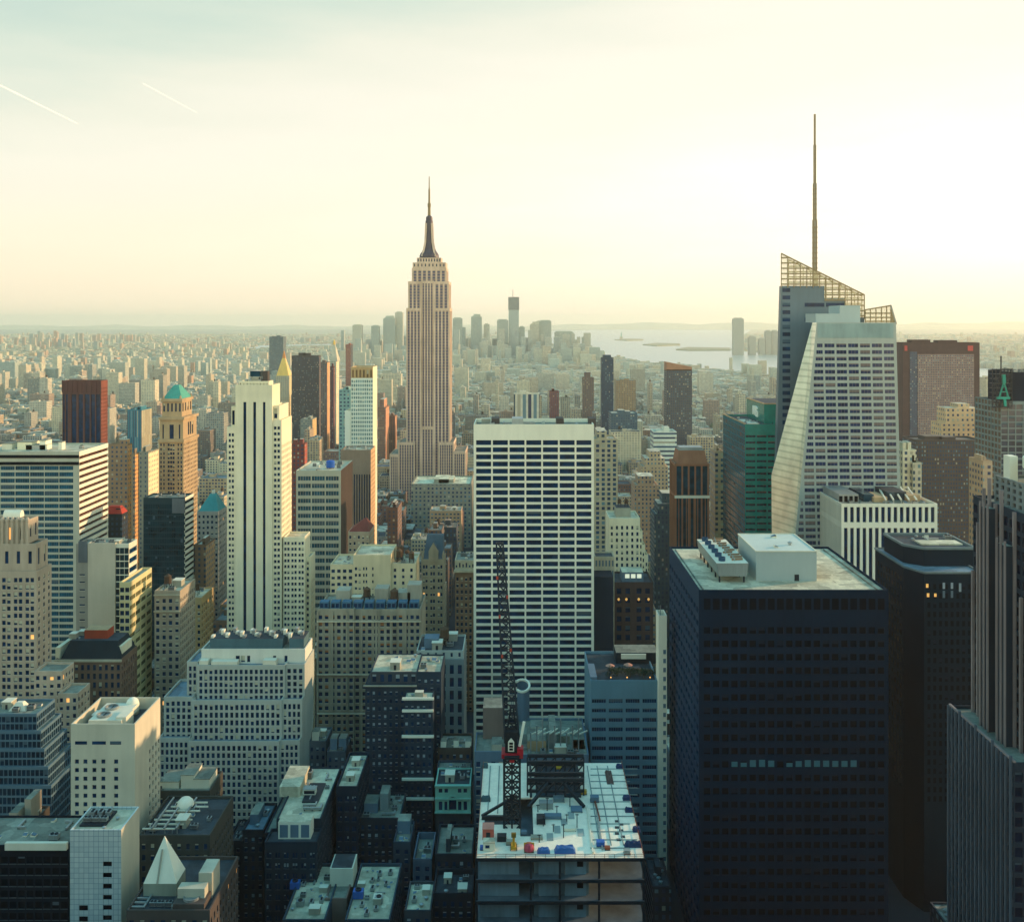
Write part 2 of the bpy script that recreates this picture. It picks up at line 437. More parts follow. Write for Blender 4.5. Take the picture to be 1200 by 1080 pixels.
# ------------------------------------------------------------ patterned facade material for buildings whose windows are a pixel or two
def city_material():
    m = bpy.data.materials.new('city_facade'); m.use_nodes = True
    nt = m.node_tree; N = nt.nodes.new; L = nt.links.new; b = nt.nodes['Principled BSDF']

    def mm(op, a, b_=None):
        n = N('ShaderNodeMath'); n.operation = op
        for i, x in enumerate((a, b_)):
            if x is None: continue
            if hasattr(x, 'links'): L(x, n.inputs[i])
            else: n.inputs[i].default_value = x
        return n.outputs[0]
    g = N('ShaderNodeNewGeometry'); P = N('ShaderNodeSeparateXYZ'); L(g.outputs['Position'], P.inputs[0])
    Nn = N('ShaderNodeSeparateXYZ'); L(g.outputs['True Normal'], Nn.inputs[0])
    aw = N('ShaderNodeAttribute'); aw.attribute_name = 'wall_colour'; ap = N('ShaderNodeAttribute'); ap.attribute_name = 'window_spec'
    sp = N('ShaderNodeSeparateColor'); L(ap.outputs['Color'], sp.inputs[0])
    isx = mm('GREATER_THAN', mm('ABSOLUTE', Nn.outputs[0]), .5); up = mm('GREATER_THAN', mm('ABSOLUTE', Nn.outputs[2]), .4)
    u = mm('ADD', mm('MULTIPLY', isx, P.outputs[1]), mm('MULTIPLY', mm('SUBTRACT', 1, isx), P.outputs[0]))
    cu = mm('DIVIDE', u, mm('MULTIPLY', sp.outputs[0], 10)); cz = mm('DIVIDE', P.outputs[2], mm('MULTIPLY', sp.outputs[1], 10))
    fu = mm('FRACT', cu); fz = mm('FRACT', cz)
    k = mm('MULTIPLY', mm('LESS_THAN', mm('ABSOLUTE', mm('SUBTRACT', fu, .5)), mm('MULTIPLY', sp.outputs[2], .5)),
           mm('LESS_THAN', mm('ABSOLUTE', mm('SUBTRACT', fz, .5)), mm('MULTIPLY', ap.outputs['Alpha'], .5)))
    k = mm('MULTIPLY', k, mm('SUBTRACT', 1, up))
    cb = N('ShaderNodeCombineXYZ'); L(mm('FLOOR', cu), cb.inputs[0]); L(mm('FLOOR', cz), cb.inputs[1])
    L(mm('FLOOR', mm('MULTIPLY', mm('ADD', P.outputs[1], P.outputs[0]), .02)), cb.inputs[2])
    wn = N('ShaderNodeTexWhiteNoise'); wn.noise_dimensions = '3D'; L(cb.outputs[0], wn.inputs['Vector'])
    rp = N('ShaderNodeValToRGB'); rp.color_ramp.interpolation = 'CONSTANT'; L(wn.outputs['Value'], rp.inputs[0])
    e = rp.color_ramp.elements
    e[0].position = 0; e[0].color = (*lin('#0f3050'), 1); e[1].position = .45; e[1].color = (*lin('#1a4762'), 1)
    for p_, c in ((.7, '#274350'), (.82, '#5d7f86'), (.93, '#a09c85')): x = e.new(p_); x.color = (*lin(c), 1)
    # wall blotches, roof patches
    n1 = N('ShaderNodeTexNoise'); n1.inputs['Scale'].default_value = .11; n1.inputs['Detail'].default_value = 7; n1.inputs['Roughness'].default_value = .7; L(g.outputs['Position'], n1.inputs[0])
    vo = N('ShaderNodeTexVoronoi'); vo.inputs['Scale'].default_value = .22; vo.distance = 'CHEBYCHEV'; L(g.outputs['Position'], vo.inputs[0])
    vs = N('ShaderNodeSeparateColor'); L(vo.outputs['Color'], vs.inputs[0])
    var = mm('ADD', .55, mm('MULTIPLY', n1.outputs[0], .9))
    rv = mm('ADD', mm('MULTIPLY', up, mm('MULTIPLY', mm('SUBTRACT', vs.outputs[0], .5), .9)), var)
    sw = N('ShaderNodeVectorMath'); sw.operation = 'SCALE'; L(aw.outputs['Color'], sw.inputs[0]); L(rv, sw.inputs['Scale'])
    mx = N('ShaderNodeMix'); mx.data_type = 'RGBA'; L(k, mx.inputs['Factor']); L(sw.outputs[0], mx.inputs['A']); L(rp.outputs[0], mx.inputs['B'])
    L(mx.outputs['Result'], b.inputs['Base Color'])
    L(mm('SUBTRACT', .85, mm('MULTIPLY', k, .55)), b.inputs['Roughness'])
    return m


CITY = city_material()


class CityMB:
    """boxes and roofs carrying wall colour and window spec as face attributes"""
    def __init__(s): s.v = []; s.f = []; s.c = []; s.w = []

    def quad(s, pts, c, w):
        i = len(s.v); s.v += pts; s.f.append(list(range(i, i + len(pts)))); s.c.append((*c, 1)); s.w.append(w)

    def box(s, x0, x1, y0, y1, z0, z1, c, w, rc, side=None):
        i = len(s.v)
        s.v += [(x0, y0, z0), (x1, y0, z0), (x1, y1, z0), (x0, y1, z0), (x0, y0, z1), (x1, y0, z1), (x1, y1, z1), (x0, y1, z1)]
        for q in ((0, 1, 5, 4), (1, 2, 6, 5), (2, 3, 7, 6), (3, 0, 4, 7)): s.f.append([i + k for k in q]); s.c.append((*c, 1)); s.w.append(w)
        s.f.append([i + 4, i + 5, i + 6, i + 7]); s.c.append((*rc, 1)); s.w.append((.3, .3, 0, 0))

    def pyramid(s, x0, x1, y0, y1, z0, z1, c, ax=None, ay=None):
        ax = (x0 + x1) / 2 if ax is None else ax; ay = (y0 + y1) / 2 if ay is None else ay
        b = [(x0, y0, z0), (x1, y0, z0), (x1, y1, z0), (x0, y1, z0)]
        for k in range(4): s.quad([b[k], b[(k + 1) % 4], (ax, ay, z1)], c, (.3, .3, 0, 0))

    def obj(s, name, parent=None, kind=None):
        o3 = np.array(parent.location if parent else (0, 0, 0))
        me = bpy.data.meshes.new(name); me.from_pydata((np.array(s.v) - o3).tolist(), [], s.f); me.materials.append(CITY)
        a = me.attributes.new('wall_colour', 'FLOAT_COLOR', 'FACE'); a.data.foreach_set('color', np.array(s.c, 'f').ravel())
        b = me.attributes.new('window_spec', 'FLOAT_COLOR', 'FACE'); b.data.foreach_set('color', np.array(s.w, 'f').ravel())
        me.update(); ob = bpy.data.objects.new(name, me); col.objects.link(ob)
        if parent: ob.parent = parent
        if kind: ob['kind'] = kind
        return ob


FOOT = []      # occupied footprints (x0, x1, y0, y1) with their height
OCC = []       # screen boxes of the hand-built buildings, for choosing which small ones show


def occupy(x0, x1, y0, y1, z):
    FOOT.append((x0, x1, y0, y1, z))


def hero(name, label, Y, xl, xr, D, group=None, cat='building', ytop=None):
    root = thing(name, label, cat, (round((wx(xl, Y) + wx(xr, Y)) / 2, 2), Y, 0), group)
    return root


def blk(root, Y, xl, xr, ytop, D, z0=0, **k):
    """block given by photo columns and top row at its front plane; returns world box"""
    x0, x1, z1 = wx(xl, Y), wx(xr, Y), wz(ytop, Y)
    block(root, x0, x1, Y, Y + D, z0, z1, **k)
    occupy(x0, x1, Y, Y + D, z1)
    return x0, x1, Y, Y + D, z0, z1

# ============================================================ THE TALL BUILDINGS, each built by hand
S = dict(blind=BLIND, pblind=.4, plit=.006, litmat=WARML)

# ---- white grid tower in the middle
t = hero('office_tower', 'white grid tower of wide dark windows rising behind the construction crane', 560, 555, 696, 34)
ws = []
nsp = dict(nc=7, fw=.9, nr=47, fh=.69, mt=8.2, ml=.9, mr=.9, d=1.1, g=NAVY)
blk(t, 560, 555, 696, 497, 34, n=nsp, w=dict(bay=4, fw=.01, fl=100, fh=.01, d=.1), wall=WHITE, roof=RFM, par=2.2, wins=ws, g=NAVY)
finish_windows(t, ws, dict(blind=BLINDD, pblind=.12))
zr = wz(497, 560) - 2.2
for px, w in ((576, 10), (600, 14), (652, 9), (690, 8)):
    x = wx(px, 575); b = MB(); b.box(x, x + w * .45, 571, 584, zr, zr + 4.2, METAL if px in (600,) else BROWN); b.obj('penthouse', t)
clutter(t, wx(560, 560), wx(690, 560), 563, 592, zr, 3, 9)

# ---- ribbed cream tower with three dark strips
t = hero('ribbed_tower', 'slender cream tower with three long dark window strips up its shaft', 600, 266, 330, 27)
ws = []
H = wz(451, 600)
nsp = dict(us=[(.209, .293), (.481, .558), (.744, .814)], zs=[(.05, wz(471, 600) / H)], d=.9, g=NAVY)
wsp = dict(bay=3.2, fw=.38, fl=3.4, fh=.5, mt=14, d=.4, g=NAVY)
blk(t, 599.2, 276, 319, 451, 19.5, n=nsp, w=wsp, wall=CREAM, roof=RFL, wins=ws, name='shaft')
sh = dict(bay=4.1, fw=.74, pair=True, fl=3.42, fh=.5, mt=3, ml=.4, mr=.4, d=.4, g=NAVY)
blk(t, 600, 266, 276, 500, 27, n=sh, w=None, wall=CREAM, roof=RFL, wins=ws, name='setback')
blk(t, 600, 319, 330, 492, 27, n=sh, w=wsp, wall=CREAM, roof=RFL, wins=ws, name='setback')
blk(t, 602, 319, 327.5, 475, 24, z0=wz(492, 602), n=dict(us=[(.25, .7)], zs=[(.12, .8)], d=.6, g=NAVY), w=wsp, wall=CREAM, roof=RFL, wins=ws, name='setback')
blk(t, 602, 271, 276, 476, 24, z0=wz(500, 602), n=dict(us=[(.2, .8)], zs=[(.1, .8)], d=.6, g=NAVY), wall=CREAM, roof=RFL, wins=ws, name='setback')
blk(t, 601, 332, 357, 629, 16, n=dict(bay=4.1, fw=.74, pair=True, fl=3.42, fh=.5, mt=2, d=.4, g=NAVY), w=wsp, wall=CREAM, roof=RFL, wins=ws, name='wing')
blk(t, 607, 357, 364, 652, 14, n=dict(bay=3, fw=.4, fl=3.42, fh=.5, mt=2, d=.4, g=NAVY), w=wsp, wall=CREAM, roof=RFL, wins=ws, name='wing')
finish_windows(t, ws, dict(blind=BLIND, pblind=.25))
blk(t, 604, 280, 315, 446.5, 11, z0=wz(451, 604) - 1, n=dict(nc=9, fw=.3, nr=1, fh=.3, d=.3, g=NAVY), wall=CREAM, roof=RFL, par=.6, name='crown')
zr = wz(446.5, 604) - .6
b = MB(); x = wx(292, 606)
b.box(x, x + 7, 606, 613, zr, zr + 1.6, METAL); b.box(x + .4, x + 6.4, 606.5, 612.5, zr + 3.2, zr + 6.5, TEALG)
for q in (x + .6, x + 6): b.bar((q, 608, zr + 1.6), (q, 608, zr + 3.2), .4, DMETAL); b.bar((q, 611, zr + 1.6), (q, 611, zr + 3.2), .4, DMETAL)
b.obj('rooftop_plant', t)
b = MB(); b.box(x + 7.6, x + 10.8, 607, 612, zr, zr + 6.4, BROWN); b.obj('stair_bulkhead', t)
clutter(t, wx(282, 604), wx(313, 604), 605, 614, zr, 7, 2)

# ---- the spired skyscraper
SPSTONE = mat('limestone', '#d3b89c'); SPG = glass('strip_glass', '#16233c', rough=.3)


def strip_glass():
    m = bpy.data.materials.new('spandrel_strip'); m.use_nodes = True; nt = m.node_tree; N = nt.nodes.new; L = nt.links.new; b = nt.nodes['Principled BSDF']
    g = N('ShaderNodeNewGeometry'); s = N('ShaderNodeSeparateXYZ'); L(g.outputs['Position'], s.inputs[0])
    d = N('ShaderNodeMath'); d.operation = 'DIVIDE'; L(s.outputs[2], d.inputs[0]); d.inputs[1].default_value = 3.7
    f = N('ShaderNodeMath'); f.operation = 'FRACT'; L(d.outputs[0], f.inputs[0])
    c = N('ShaderNodeMath'); c.operation = 'GREATER_THAN'; L(f.outputs[0], c.inputs[0]); c.inputs[1].default_value = .5
    mx = N('ShaderNodeMix'); mx.data_type = 'RGBA'; L(c.outputs[0], mx.inputs['Factor']); mx.inputs['A'].default_value = (*lin('#3c4460'), 1); mx.inputs['B'].default_value = (*lin('#8a7570'), 1)
    L(mx.outputs['Result'], b.inputs['Base Color']); b.inputs['Roughness'].default_value = .4
    return m


STRIP = strip_glass()
t = hero('skyscraper', 'tallest spired skyscraper with stepped crown, ribbed limestone shaft and antenna', 1290, 476, 527, 41)
ws = []


def esb(Y, xl, xr, ytop, D, z0, n, name, fw=.6, mt=3.5, wn=5):
    sp = dict(nc=n, fw=fw, nr=1, fh=1, mt=mt, d=.8, ml=1, mr=1, g=STRIP)
    blk(t, Y, xl, xr, ytop, D, z0=z0, n=sp, w=dict(sp, nc=wn), wall=SPSTONE, roof=RFM, wins=ws, name=name)


esb(1268, 456.6, 467.2, 532, 58, 0, 4, 'base_block', wn=12)
esb(1268, 531.2, 545.5, 528.5, 58, 0, 5, 'base_block', wn=12)
esb(1270, 466.8, 486, 518, 56, 0, 6, 'setback')
esb(1270, 514, 531.6, 518, 56, 0, 6, 'setback')
esb(1276, 476, 493.5, 361, 47, 0, 4, 'shaft')
esb(1276, 508.5, 527, 361, 47, 0, 4, 'shaft')
esb(1279, 493.5, 508.5, 329, 42, 0, 4, 'shaft', fw=.56)
esb(1278, 478.2, 493.5, 329.6, 43, wz(361, 1278), 3, 'shaft')
esb(1278, 508.5, 526, 329.6, 43, wz(361, 1278), 3, 'shaft')
esb(1276.4, 493.6, 508.4, 500, 3, 0, 4, 'centre_bay')
esb(1281, 482.6, 523.2, 313.9, 37, wz(329.6, 1281), 7, 'crown_tier')
zz = wz(313.9, 1283)
blk(t, 1283, 483.6, 522.3, 307.5, 34, z0=zz, n=dict(nc=9, fw=.35, nr=1, fh=.5, d=.5, g=SPG), wall=SPSTONE, roof=RFM, wins=ws, name='crown_tier')
blk(t, 1287, 488.5, 517, 302, 26, z0=wz(307.5, 1283), n=dict(nc=9, fw=.5, nr=1, fh=.6, d=.5, g=SPG), wall=SPSTONE, roof=RFM, wins=ws, name='observation_deck')
finish_windows(t, ws, dict(pblind=0), name='window_strip')
cx = wx(503, 1300); k = 1300 / F
DMAST = mat('mast_metal', '#4a4247', rough=.5, var=.1); b = MB()
pr = [(11.5, 302), (11.3, 299.5), (10.2, 297), (8.6, 295), (6.8, 291), (5.6, 284), (4.9, 274), (4.5, 262), (4.4, 259.5), (4.0, 258.5), (3.7, 254.5), (2.3, 253.2), (1.2, 252.5)]
b.lathe(cx, 1300, [(r * k, wz(y, 1300)) for r, y in pr], DMAST, 16); b.obj('mast', t)
for a in range(4):
    b = MB(); s_ = math.sin(a * math.pi / 2 + .785); c_ = math.cos(a * math.pi / 2 + .785)
    for (r0, y0), (r1, y1) in zip(((11, 301), (8.4, 294), (5.9, 284)), ((8.4, 294), (5.9, 284), (4.7, 262))):
        b.bar((cx + r0 * k * c_, 1300 + r0 * k * s_, wz(y0, 1300)), (cx + r1 * k * c_, 1300 + r1 * k * s_, wz(y1, 1300)), 2.4, SPSTONE)
    b.obj('mast_wing', t)
b = MB(); b.lathe(cx, 1300, [(1.9, wz(253, 1300)), (1.7, wz(243, 1300)), (2.1, wz(242, 1300)), (2.1, wz(238.5, 1300)), (1.3, wz(238, 1300)), (1.1, wz(222, 1300)), (.7, wz(221, 1300)), (.5, wz(207, 1300))], mat('antenna', '#8d7a52', var=0), 8); b.obj('antenna', t)

# ---- banded slab with sunlit flank
t = hero('office_slab', 'broad flat-roofed slab with ribbon windows and pale striped flank', 650, -30, 93, 45)
ws = []
nsp = dict(nc=7, fw=.965, fl=4.1, fh=.66, ml=0, mr=3.8, mt=8.5, d=.5, g=glass('band_teal', '#0c4658', spec=.35))
blk(t, 650, -34, 93, 529, 46, n=nsp, w=dict(nc=1, fw=.995, fl=4.1, fh=.5, mt=2, d=.9, g=glass('rust_band', '#4a2c1c', spec=.2)), wall=mat('dull_band', '#b3b29c', var=.12), sidewall=WHITE, roof=RFL, wins=ws, par=1.2)  # flank paler than the front: sunlight put into its wall colour
finish_windows(t, ws, dict(blind=BLINDD, pblind=.25, mull=5, bar=BLUEGREY), cap=90)
for z in (wz(533, 650), wz(541, 650)):
    b = MB(); b.box(wx(-34, 650), wx(92.5, 650), 649.7, 649.95, z - 2, z, BLACKG); b.obj('louvre_band', t)
zr = wz(529, 650) - 1.2
for px, w, d, h, m in ((4, 8, 10, 4, PALE), (22, 12, 12, 5, CREAM), (32, 16, 9, 3, METAL), (48, 5, 9, 6, WHITE), (70, 3, 5, 5, WHITE)):
    x = wx(px, 670); b = MB(); b.box(x, x + w * .8, 668, 668 + d, zr, zr + h, m); b.box(x - .3, x + w * .8 + .3, 667.7, 668.3 + d, zr + h, zr + h + .3, RFM); b.obj('penthouse', t)
clutter(t, wx(-20, 650), wx(90, 650), 653, 690, zr, 11, 8)

# ---- red-brown tower with vertical piers
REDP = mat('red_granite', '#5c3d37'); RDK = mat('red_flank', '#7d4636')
t = hero('striped_tower', 'dark red tower with tall black window strips and a solid top band', 1000, 73, 118, 18)
ws = []
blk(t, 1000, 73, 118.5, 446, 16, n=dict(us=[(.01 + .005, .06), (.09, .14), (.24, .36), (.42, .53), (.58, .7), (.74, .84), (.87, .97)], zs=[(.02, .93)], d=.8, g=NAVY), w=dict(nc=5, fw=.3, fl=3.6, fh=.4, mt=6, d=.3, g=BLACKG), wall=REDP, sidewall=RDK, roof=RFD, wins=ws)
finish_windows(t, ws, dict(pblind=0), cap=60, name='window_strip')
for i in range(9):
    x = wx(73 + 5.6 * i, 999.5); b = MB(); b.box(x - .5, x + .5, 999.4, 1000, wz(460, 1000), wz(446, 1000) + .5, REDP); b.obj('pier', t)

# ---- old stone tower with arched crown, at the picture's edge
OLD = mat('old_limestone', '#b5a58d')
t = hero('stone_tower', 'old grey stone tower with an arched crown and paired windows', 470, -25, 43, 15)
ws = []
pw = dict(bay=5.55, fw=.72, pair=True, fl=3.3, fh=.62, mt=2.5, d=.35, g=NAVY, ml=.5, mr=.5)
blk(t, 470, -42, 43, 669, 15, n=pw, w=dict(bay=5, fw=.36, fl=3.3, fh=.56, mt=2.5, d=.35, g=NAVY), wall=OLD, roof=RFM, wins=ws, name='shaft')
blk(t, 471.5, -40, 42, 637, 12, z0=wz(669, 471.5), n=dict(bay=5.55, fw=.3, nr=1, fh=.45, d=.4, g=NAVY), w=dict(bay=5, fw=.3, nr=1, fh=.6, d=.4, g=NAVY), wall=OLD, roof=RFM, wins=ws, name='shaft')
blk(t, 472.5, -38, 33, 609, 10, z0=wz(637, 472.5), n=dict(bay=5.55, fw=.34, nr=1, fh=.5, pos=.35, d=.6, g=NAVY), w=dict(bay=4, fw=.3, nr=1, fh=.5, d=.4, g=NAVY), wall=OLD, roof=RFM, wins=ws, name='crown')
finish_windows(t, ws, S)
for i in range(13):
    x = wx(-38, 472.5) + 28 * i / 12; b = MB(); z1 = wz(609, 472.5)
    b.lathe(x, 472.3, [(.75, wz(637, 472.5)), (.7, z1 - 1), (.9, z1 - .6), (.9, z1 + .4), (.3, z1 + 1.4)], OLD, 8); b.obj('buttress', t)
b = MB(); zt = wz(606, 478); x0, x1 = wx(6, 478), wx(26, 478)
b.box(x0 + .6, x1 - .6, 476.5, 479.5, zt - 2.4, zt + .3, BLUEGREY)
for i in range(10):
    a0, a1 = math.pi * i / 10, math.pi * (i + 1) / 10
    for e0, e1 in ((x0, x1),):
        b.face([(e0, 478 - 2 * math.cos(a0), zt + .3 + 3.2 * math.sin(a0)), (e1, 478 - 2 * math.cos(a0), zt + .3 + 3.2 * math.sin(a0)), (e1, 478 - 2 * math.cos(a1), zt + .3 + 3.2 * math.sin(a1)), (e0, 478 - 2 * math.cos(a1), zt + .3 + 3.2 * math.sin(a1))], WHITE)
for e in (x0, x1): b.face([(e, 478 - 2 * math.cos(math.pi * i / 10), zt + .3 + 3.2 * math.sin(math.pi * i / 10)) for i in range(11)], WHITE)
b.obj('vaulted_tank', t)

t = hero('stone_annex', 'low pale stone wing with stepped roofs at the foot of the arched-crown tower', 455, 44, 90, 12)
ws = []
aw = dict(bay=3.2, fw=.5, fl=3.4, fh=.55, mt=1.4, d=.35, g=NAVY)
blk(t, 453, 40, 73, 786, 12, n=aw, w=aw, wall=OLD, roof=RFM, wins=ws, name='wing')
blk(t, 446, 68, 91, 812, 13, n=aw, w=aw, wall=OLD, roof=RFM, wins=ws, name='wing')
finish_windows(t, ws, S, cap=60)

# ---- stepped glass block
t = hero('glass_block', 'bluish glass block stepping down in five terraces', 400, -30, 60, 22)
ws = []
for i, (xr, yt) in enumerate(((43, 836), (48, 856), (52, 877), (56.5, 898), (60, 920))):
    Y = 404 - i; yb = (856, 877, 898, 920, None)[i]
    cw = dict(bay=1.75, fw=.84, fl=3.5, fh=.78, mt=.9, mb=.2, d=.25, g=glass('slate_glass', '#0c2a3c', spec=.2))
    blk(t, Y, -40 - i, xr, yt, 16 + 2.2 * i, z0=0 if yb is None else wz(yb, Y) - .1, n=cw, w=cw, wall=mat('slate_metal', '#55717c', var=.1), roof=RFM, par=.5 if i else .9, wins=ws, name='terrace')
finish_windows(t, ws, dict(blind=BLINDD, pblind=.1), cap=95)
zr = wz(836, 404) - .9
clutter(t, wx(-30, 404), wx(40, 404), 406, 418, zr, 5, 6)
b = MB(); x = wx(14, 412); b.prism([(x, 409), (x + 7, 409), (x + 7, 414), (x, 414)], zr, zr + 3, PALE, poly2=[(x + 2.5, 410.5), (x + 5, 410.5), (x + 5, 412.5), (x + 2.5, 412.5)]); b.obj('plant_hood', t)

# ---- blank cream tower
BLANK = mat('cream_render', '#c9c2a8', var=.14)
t = hero('blank_tower', 'plain cream tower with nearly windowless walls and fans on its sunken roof', 350, 83, 158, 25)
ws = []
H = wz(848, 350); zc = lambda y: wz(y, 350) / H
rowz = [(zc(y + 2.6), zc(y - 2.6)) for y in range(892, 1080, 10)]
ux = lambda a: ((a - 83) / 75)
blk(t, 350, 83, 158, 848, 25, n=dict(us=[(ux(c - 2.4), ux(c + 2.4)) for c in (90, 100, 110.5, 121, 136)], zs=rowz[::-1], d=.4, g=NAVY),
    w=dict(us=[(.55, .6), (.68, .73), (.8, .85), (.92, .97)], fl=3.1, fh=.5, mt=14, d=.3, g=NAVY), wall=BLANK, roof=RFD, par=4.2, wins=ws)
for a, c in ((88, 102), (108, 124), (129, 142)):
    ws.append(('N', (wx((a + c) / 2, 350), 349.96, wz(870, 350)), (c - a) * .294, 1.1, NAVY))
finish_windows(t, ws, dict(blind=BLINDD, pblind=.2))
zr = wz(848, 350) - 4.2; b = MB()
x0, x1 = wx(112, 360), wx(150, 360)
b.box(x0, x1, 354, 370, zr + 1.5, zr + 3.9, PALE); b.obj('fan_deck', t)
for y in (358, 365):
    b = MB(); b.lathe((x0 + x1) / 2 - 2, y, [(2.4, zr + 3.9), (2.4, zr + 4.7), (2.1, zr + 4.7), (2.1, zr + 4.1), (.1, zr + 4.1)], METAL, 20)
    for a in range(5): b.box((x0 + x1) / 2 - 2.1 + a * .05, (x0 + x1) / 2 - 1.9 + a * .05, y - 2, y + 2, zr + 4.15 + a * .02, zr + 4.2 + a * .02, DMETAL)
    b.obj('exhaust_fan', t)
b = MB(); b.box(wx(142, 360), wx(154, 360), 355, 362, zr, zr + 4.6, PALE); b.obj('stair_bulkhead', t)
b = MB(); xx = wx(156, 371); b.lathe(xx, 370.5, [(2.3, zr), (2.3, zr + 3.6), (1.9, zr + 4.9), (1, zr + 5.6), (.1, zr + 5.8)], WHITE, 20); b.obj('water_tank', t, smooth=True)
clutter(t, wx(88, 352), wx(110, 352), 354, 371, zr, 9, 4)

# ---- white tiled tower
TILE = mat('white_tile', '#b9c0b4', var=.12)


def tile_mat():
    m = bpy.data.materials.new('tiled_wall'); m.use_nodes = True; nt = m.node_tree; N = nt.nodes.new; L = nt.links.new; b = nt.nodes['Principled BSDF']
    g = N('ShaderNodeNewGeometry'); mp = N('ShaderNodeMapping'); L(g.outputs['Position'], mp.inputs[0]); mp.inputs['Rotation'].default_value = (R(90), 0, 0)
    br = N('ShaderNodeTexBrick'); br.offset = 0; L(mp.outputs[0], br.inputs[0]); br.inputs['Scale'].default_value = 1; br.inputs['Brick Width'].default_value = 1.5; br.inputs['Row Height'].default_value = 1.6
    br.inputs['Mortar Size'].default_value = .07; br.inputs['Color1'].default_value = (*lin('#bcc5bd'), 1); br.inputs['Color2'].default_value = (*lin('#aab6b2'), 1); br.inputs['Mortar'].default_value = (*lin('#6f858c'), 1)
    L(br.outputs[0], b.inputs['Base Color']); b.inputs['Roughness'].default_value = .5
    return m


TILEM = tile_mat()
t = hero('tiled_tower', 'narrow white tiled tower with one column of small dark windows', 310, 82, 142, 15)
H = wz(972, 310); zc = lambda y: wz(y, 310) / H; ux = lambda a: (a - 82) / 60
ws = []
x0, x1 = wx(82, 310), wx(142, 310)
nz_ = [(zc(y + 3), zc(y - 3)) for y in (1063, 1051, 1038, 1025, 1012)]
blk(t, 310, 82, 142, 972, 15, n=dict(us=[(ux(120.5), ux(131))], zs=[(zc(1110 + 12.7 * i), zc(1104 + 12.7 * i)) for i in range(9, -1, -1)] + [(zc(1092), zc(1086)), (zc(1078), zc(1072))] + nz_, d=.4, g=BLACKG), w=None, wall=TILEM, sidewall=BLANK, roof=RFL, par=.8, wins=ws)
for y in (1063, 1076): ws.append(('N', (wx(98, 310), 309.96, wz(y, 310)), 2.6, 1.5, BLACKG))
finish_windows(t, ws, dict(pblind=0))
zr = wz(972, 310) - .8
b = MB(); x = wx(97, 316); b.box(x, x + 8, 313.5, 323, zr, zr + .5, DMETAL); b.obj('plant_tray', t)
for i in range(3):
    for j in range(2): put(t, 'cooling_unit', x + 1.6 + i * 2.5, 316 + j * 4, zr + .5, .75, j * 1.57)
put(t, 'duct', x + 4, 321.5, zr + .5, .7)
for q in ((wx(122, 312), 312), (wx(138, 318), 318)): put(t, 'exhaust_fan', q[0], q[1], zr, .7)

# ---- podium and pyramid house
t = hero('podium_block', 'low dark block with a pale flat roof beside the white tiled tower', 330, 5, 81, 22)
ws = []
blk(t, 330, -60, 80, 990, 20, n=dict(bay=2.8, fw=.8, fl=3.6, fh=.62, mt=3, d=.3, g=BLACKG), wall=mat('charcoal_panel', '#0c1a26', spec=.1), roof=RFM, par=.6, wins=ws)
finish_windows(t, ws, dict(blind=BLINDD, pblind=.03), cap=60)
b = MB(); b.box(wx(8, 330), wx(80, 330), 328.6, 329.9, wz(992, 330) - .4, wz(985, 330), PALE); b.obj('canopy_edge', t)
clutter(t, wx(-30, 330), wx(78, 330), 332, 348, wz(990, 330) - .6, 13, 7, s=.8)

t = hero('pyramid_roofed_house', 'low roof with a plain white stone pyramid and round fan, beside the tiled tower', 300, 150, 250, 24)
ws = []
HB = wz(1052, 300)
blk(t, 296, 148, 246, 1066, 30, n=dict(bay=3, fw=.45, fl=3.6, fh=.5, mt=2, d=.3, g=NAVY), w=dict(bay=3, fw=.4, fl=3.6, fh=.5, mt=2, d=.3, g=NAVY), wall=BROWN, roof=RFD, wins=ws)
finish_windows(t, ws, S, cap=40)
zr = wz(1066, 296) - 1
b = MB(); Y0, Y1 = 305, 312.4; xa, xb = wx(168, Y0), wx(206.7, Y0); zb = wz(1035, Y0)
b.box(xa, xb, Y0, Y1 + 1, zr, zb, mat('pyramid_base', '#8d927f'))
ap = ((xa + xb) / 2, 309.2, wz(979, 309)); q = [(xa, Y0, zb), (xb, Y0, zb), (xb, Y1 + 1, zb), (xa, Y1 + 1, zb)]
for i in range(4): b.face((q[i], q[(i + 1) % 4], ap), WHITE)
b.obj('pyramid', t)
b = MB(); b.bar(((xa + xb) / 2 - .8, 304.8, zb), ((xa + xb) / 2 - .2, 307.6, zb + 9), .4, GREY); b.obj('stair_rail', t)
b = MB(); xx = wx(208, 300); b.box(xx, xx + 8, 300, 303.6, zr, zr + 5, mat('pale_wall', '#b8b49c')); b.box(xx + 5, xx + 9, 304, 312, zr, zr + 7.5, mat('pale_wall', '#b8b49c')); b.obj('lift_house', t)
b = MB(); xx = wx(222, 298); b.box(xx - 4.6, xx + 4.6, 297, 304, zr, zr + 2.2, BROWN); b.obj('fan_box', t)
b = MB(); b.lathe(xx, 300, [(2.4, zr + 2.2), (2.4, zr + 2.9), (2, zr + 2.9), (2, zr + 2.4), (.2, zr + 2.5)], METAL, 20); b.obj('exhaust_fan', t)
for i in range(3): put(t, 'duct', wx(164, 300) , 298.6 + 2.2 * i, zr, .55, 0); put(t, 'cooling_unit', wx(180 + 9 * i, 300), 300, zr, .7, 0)
clutter(t, wx(196, 298), wx(212, 298), 297, 301, zr, 21, 2, s=.6)

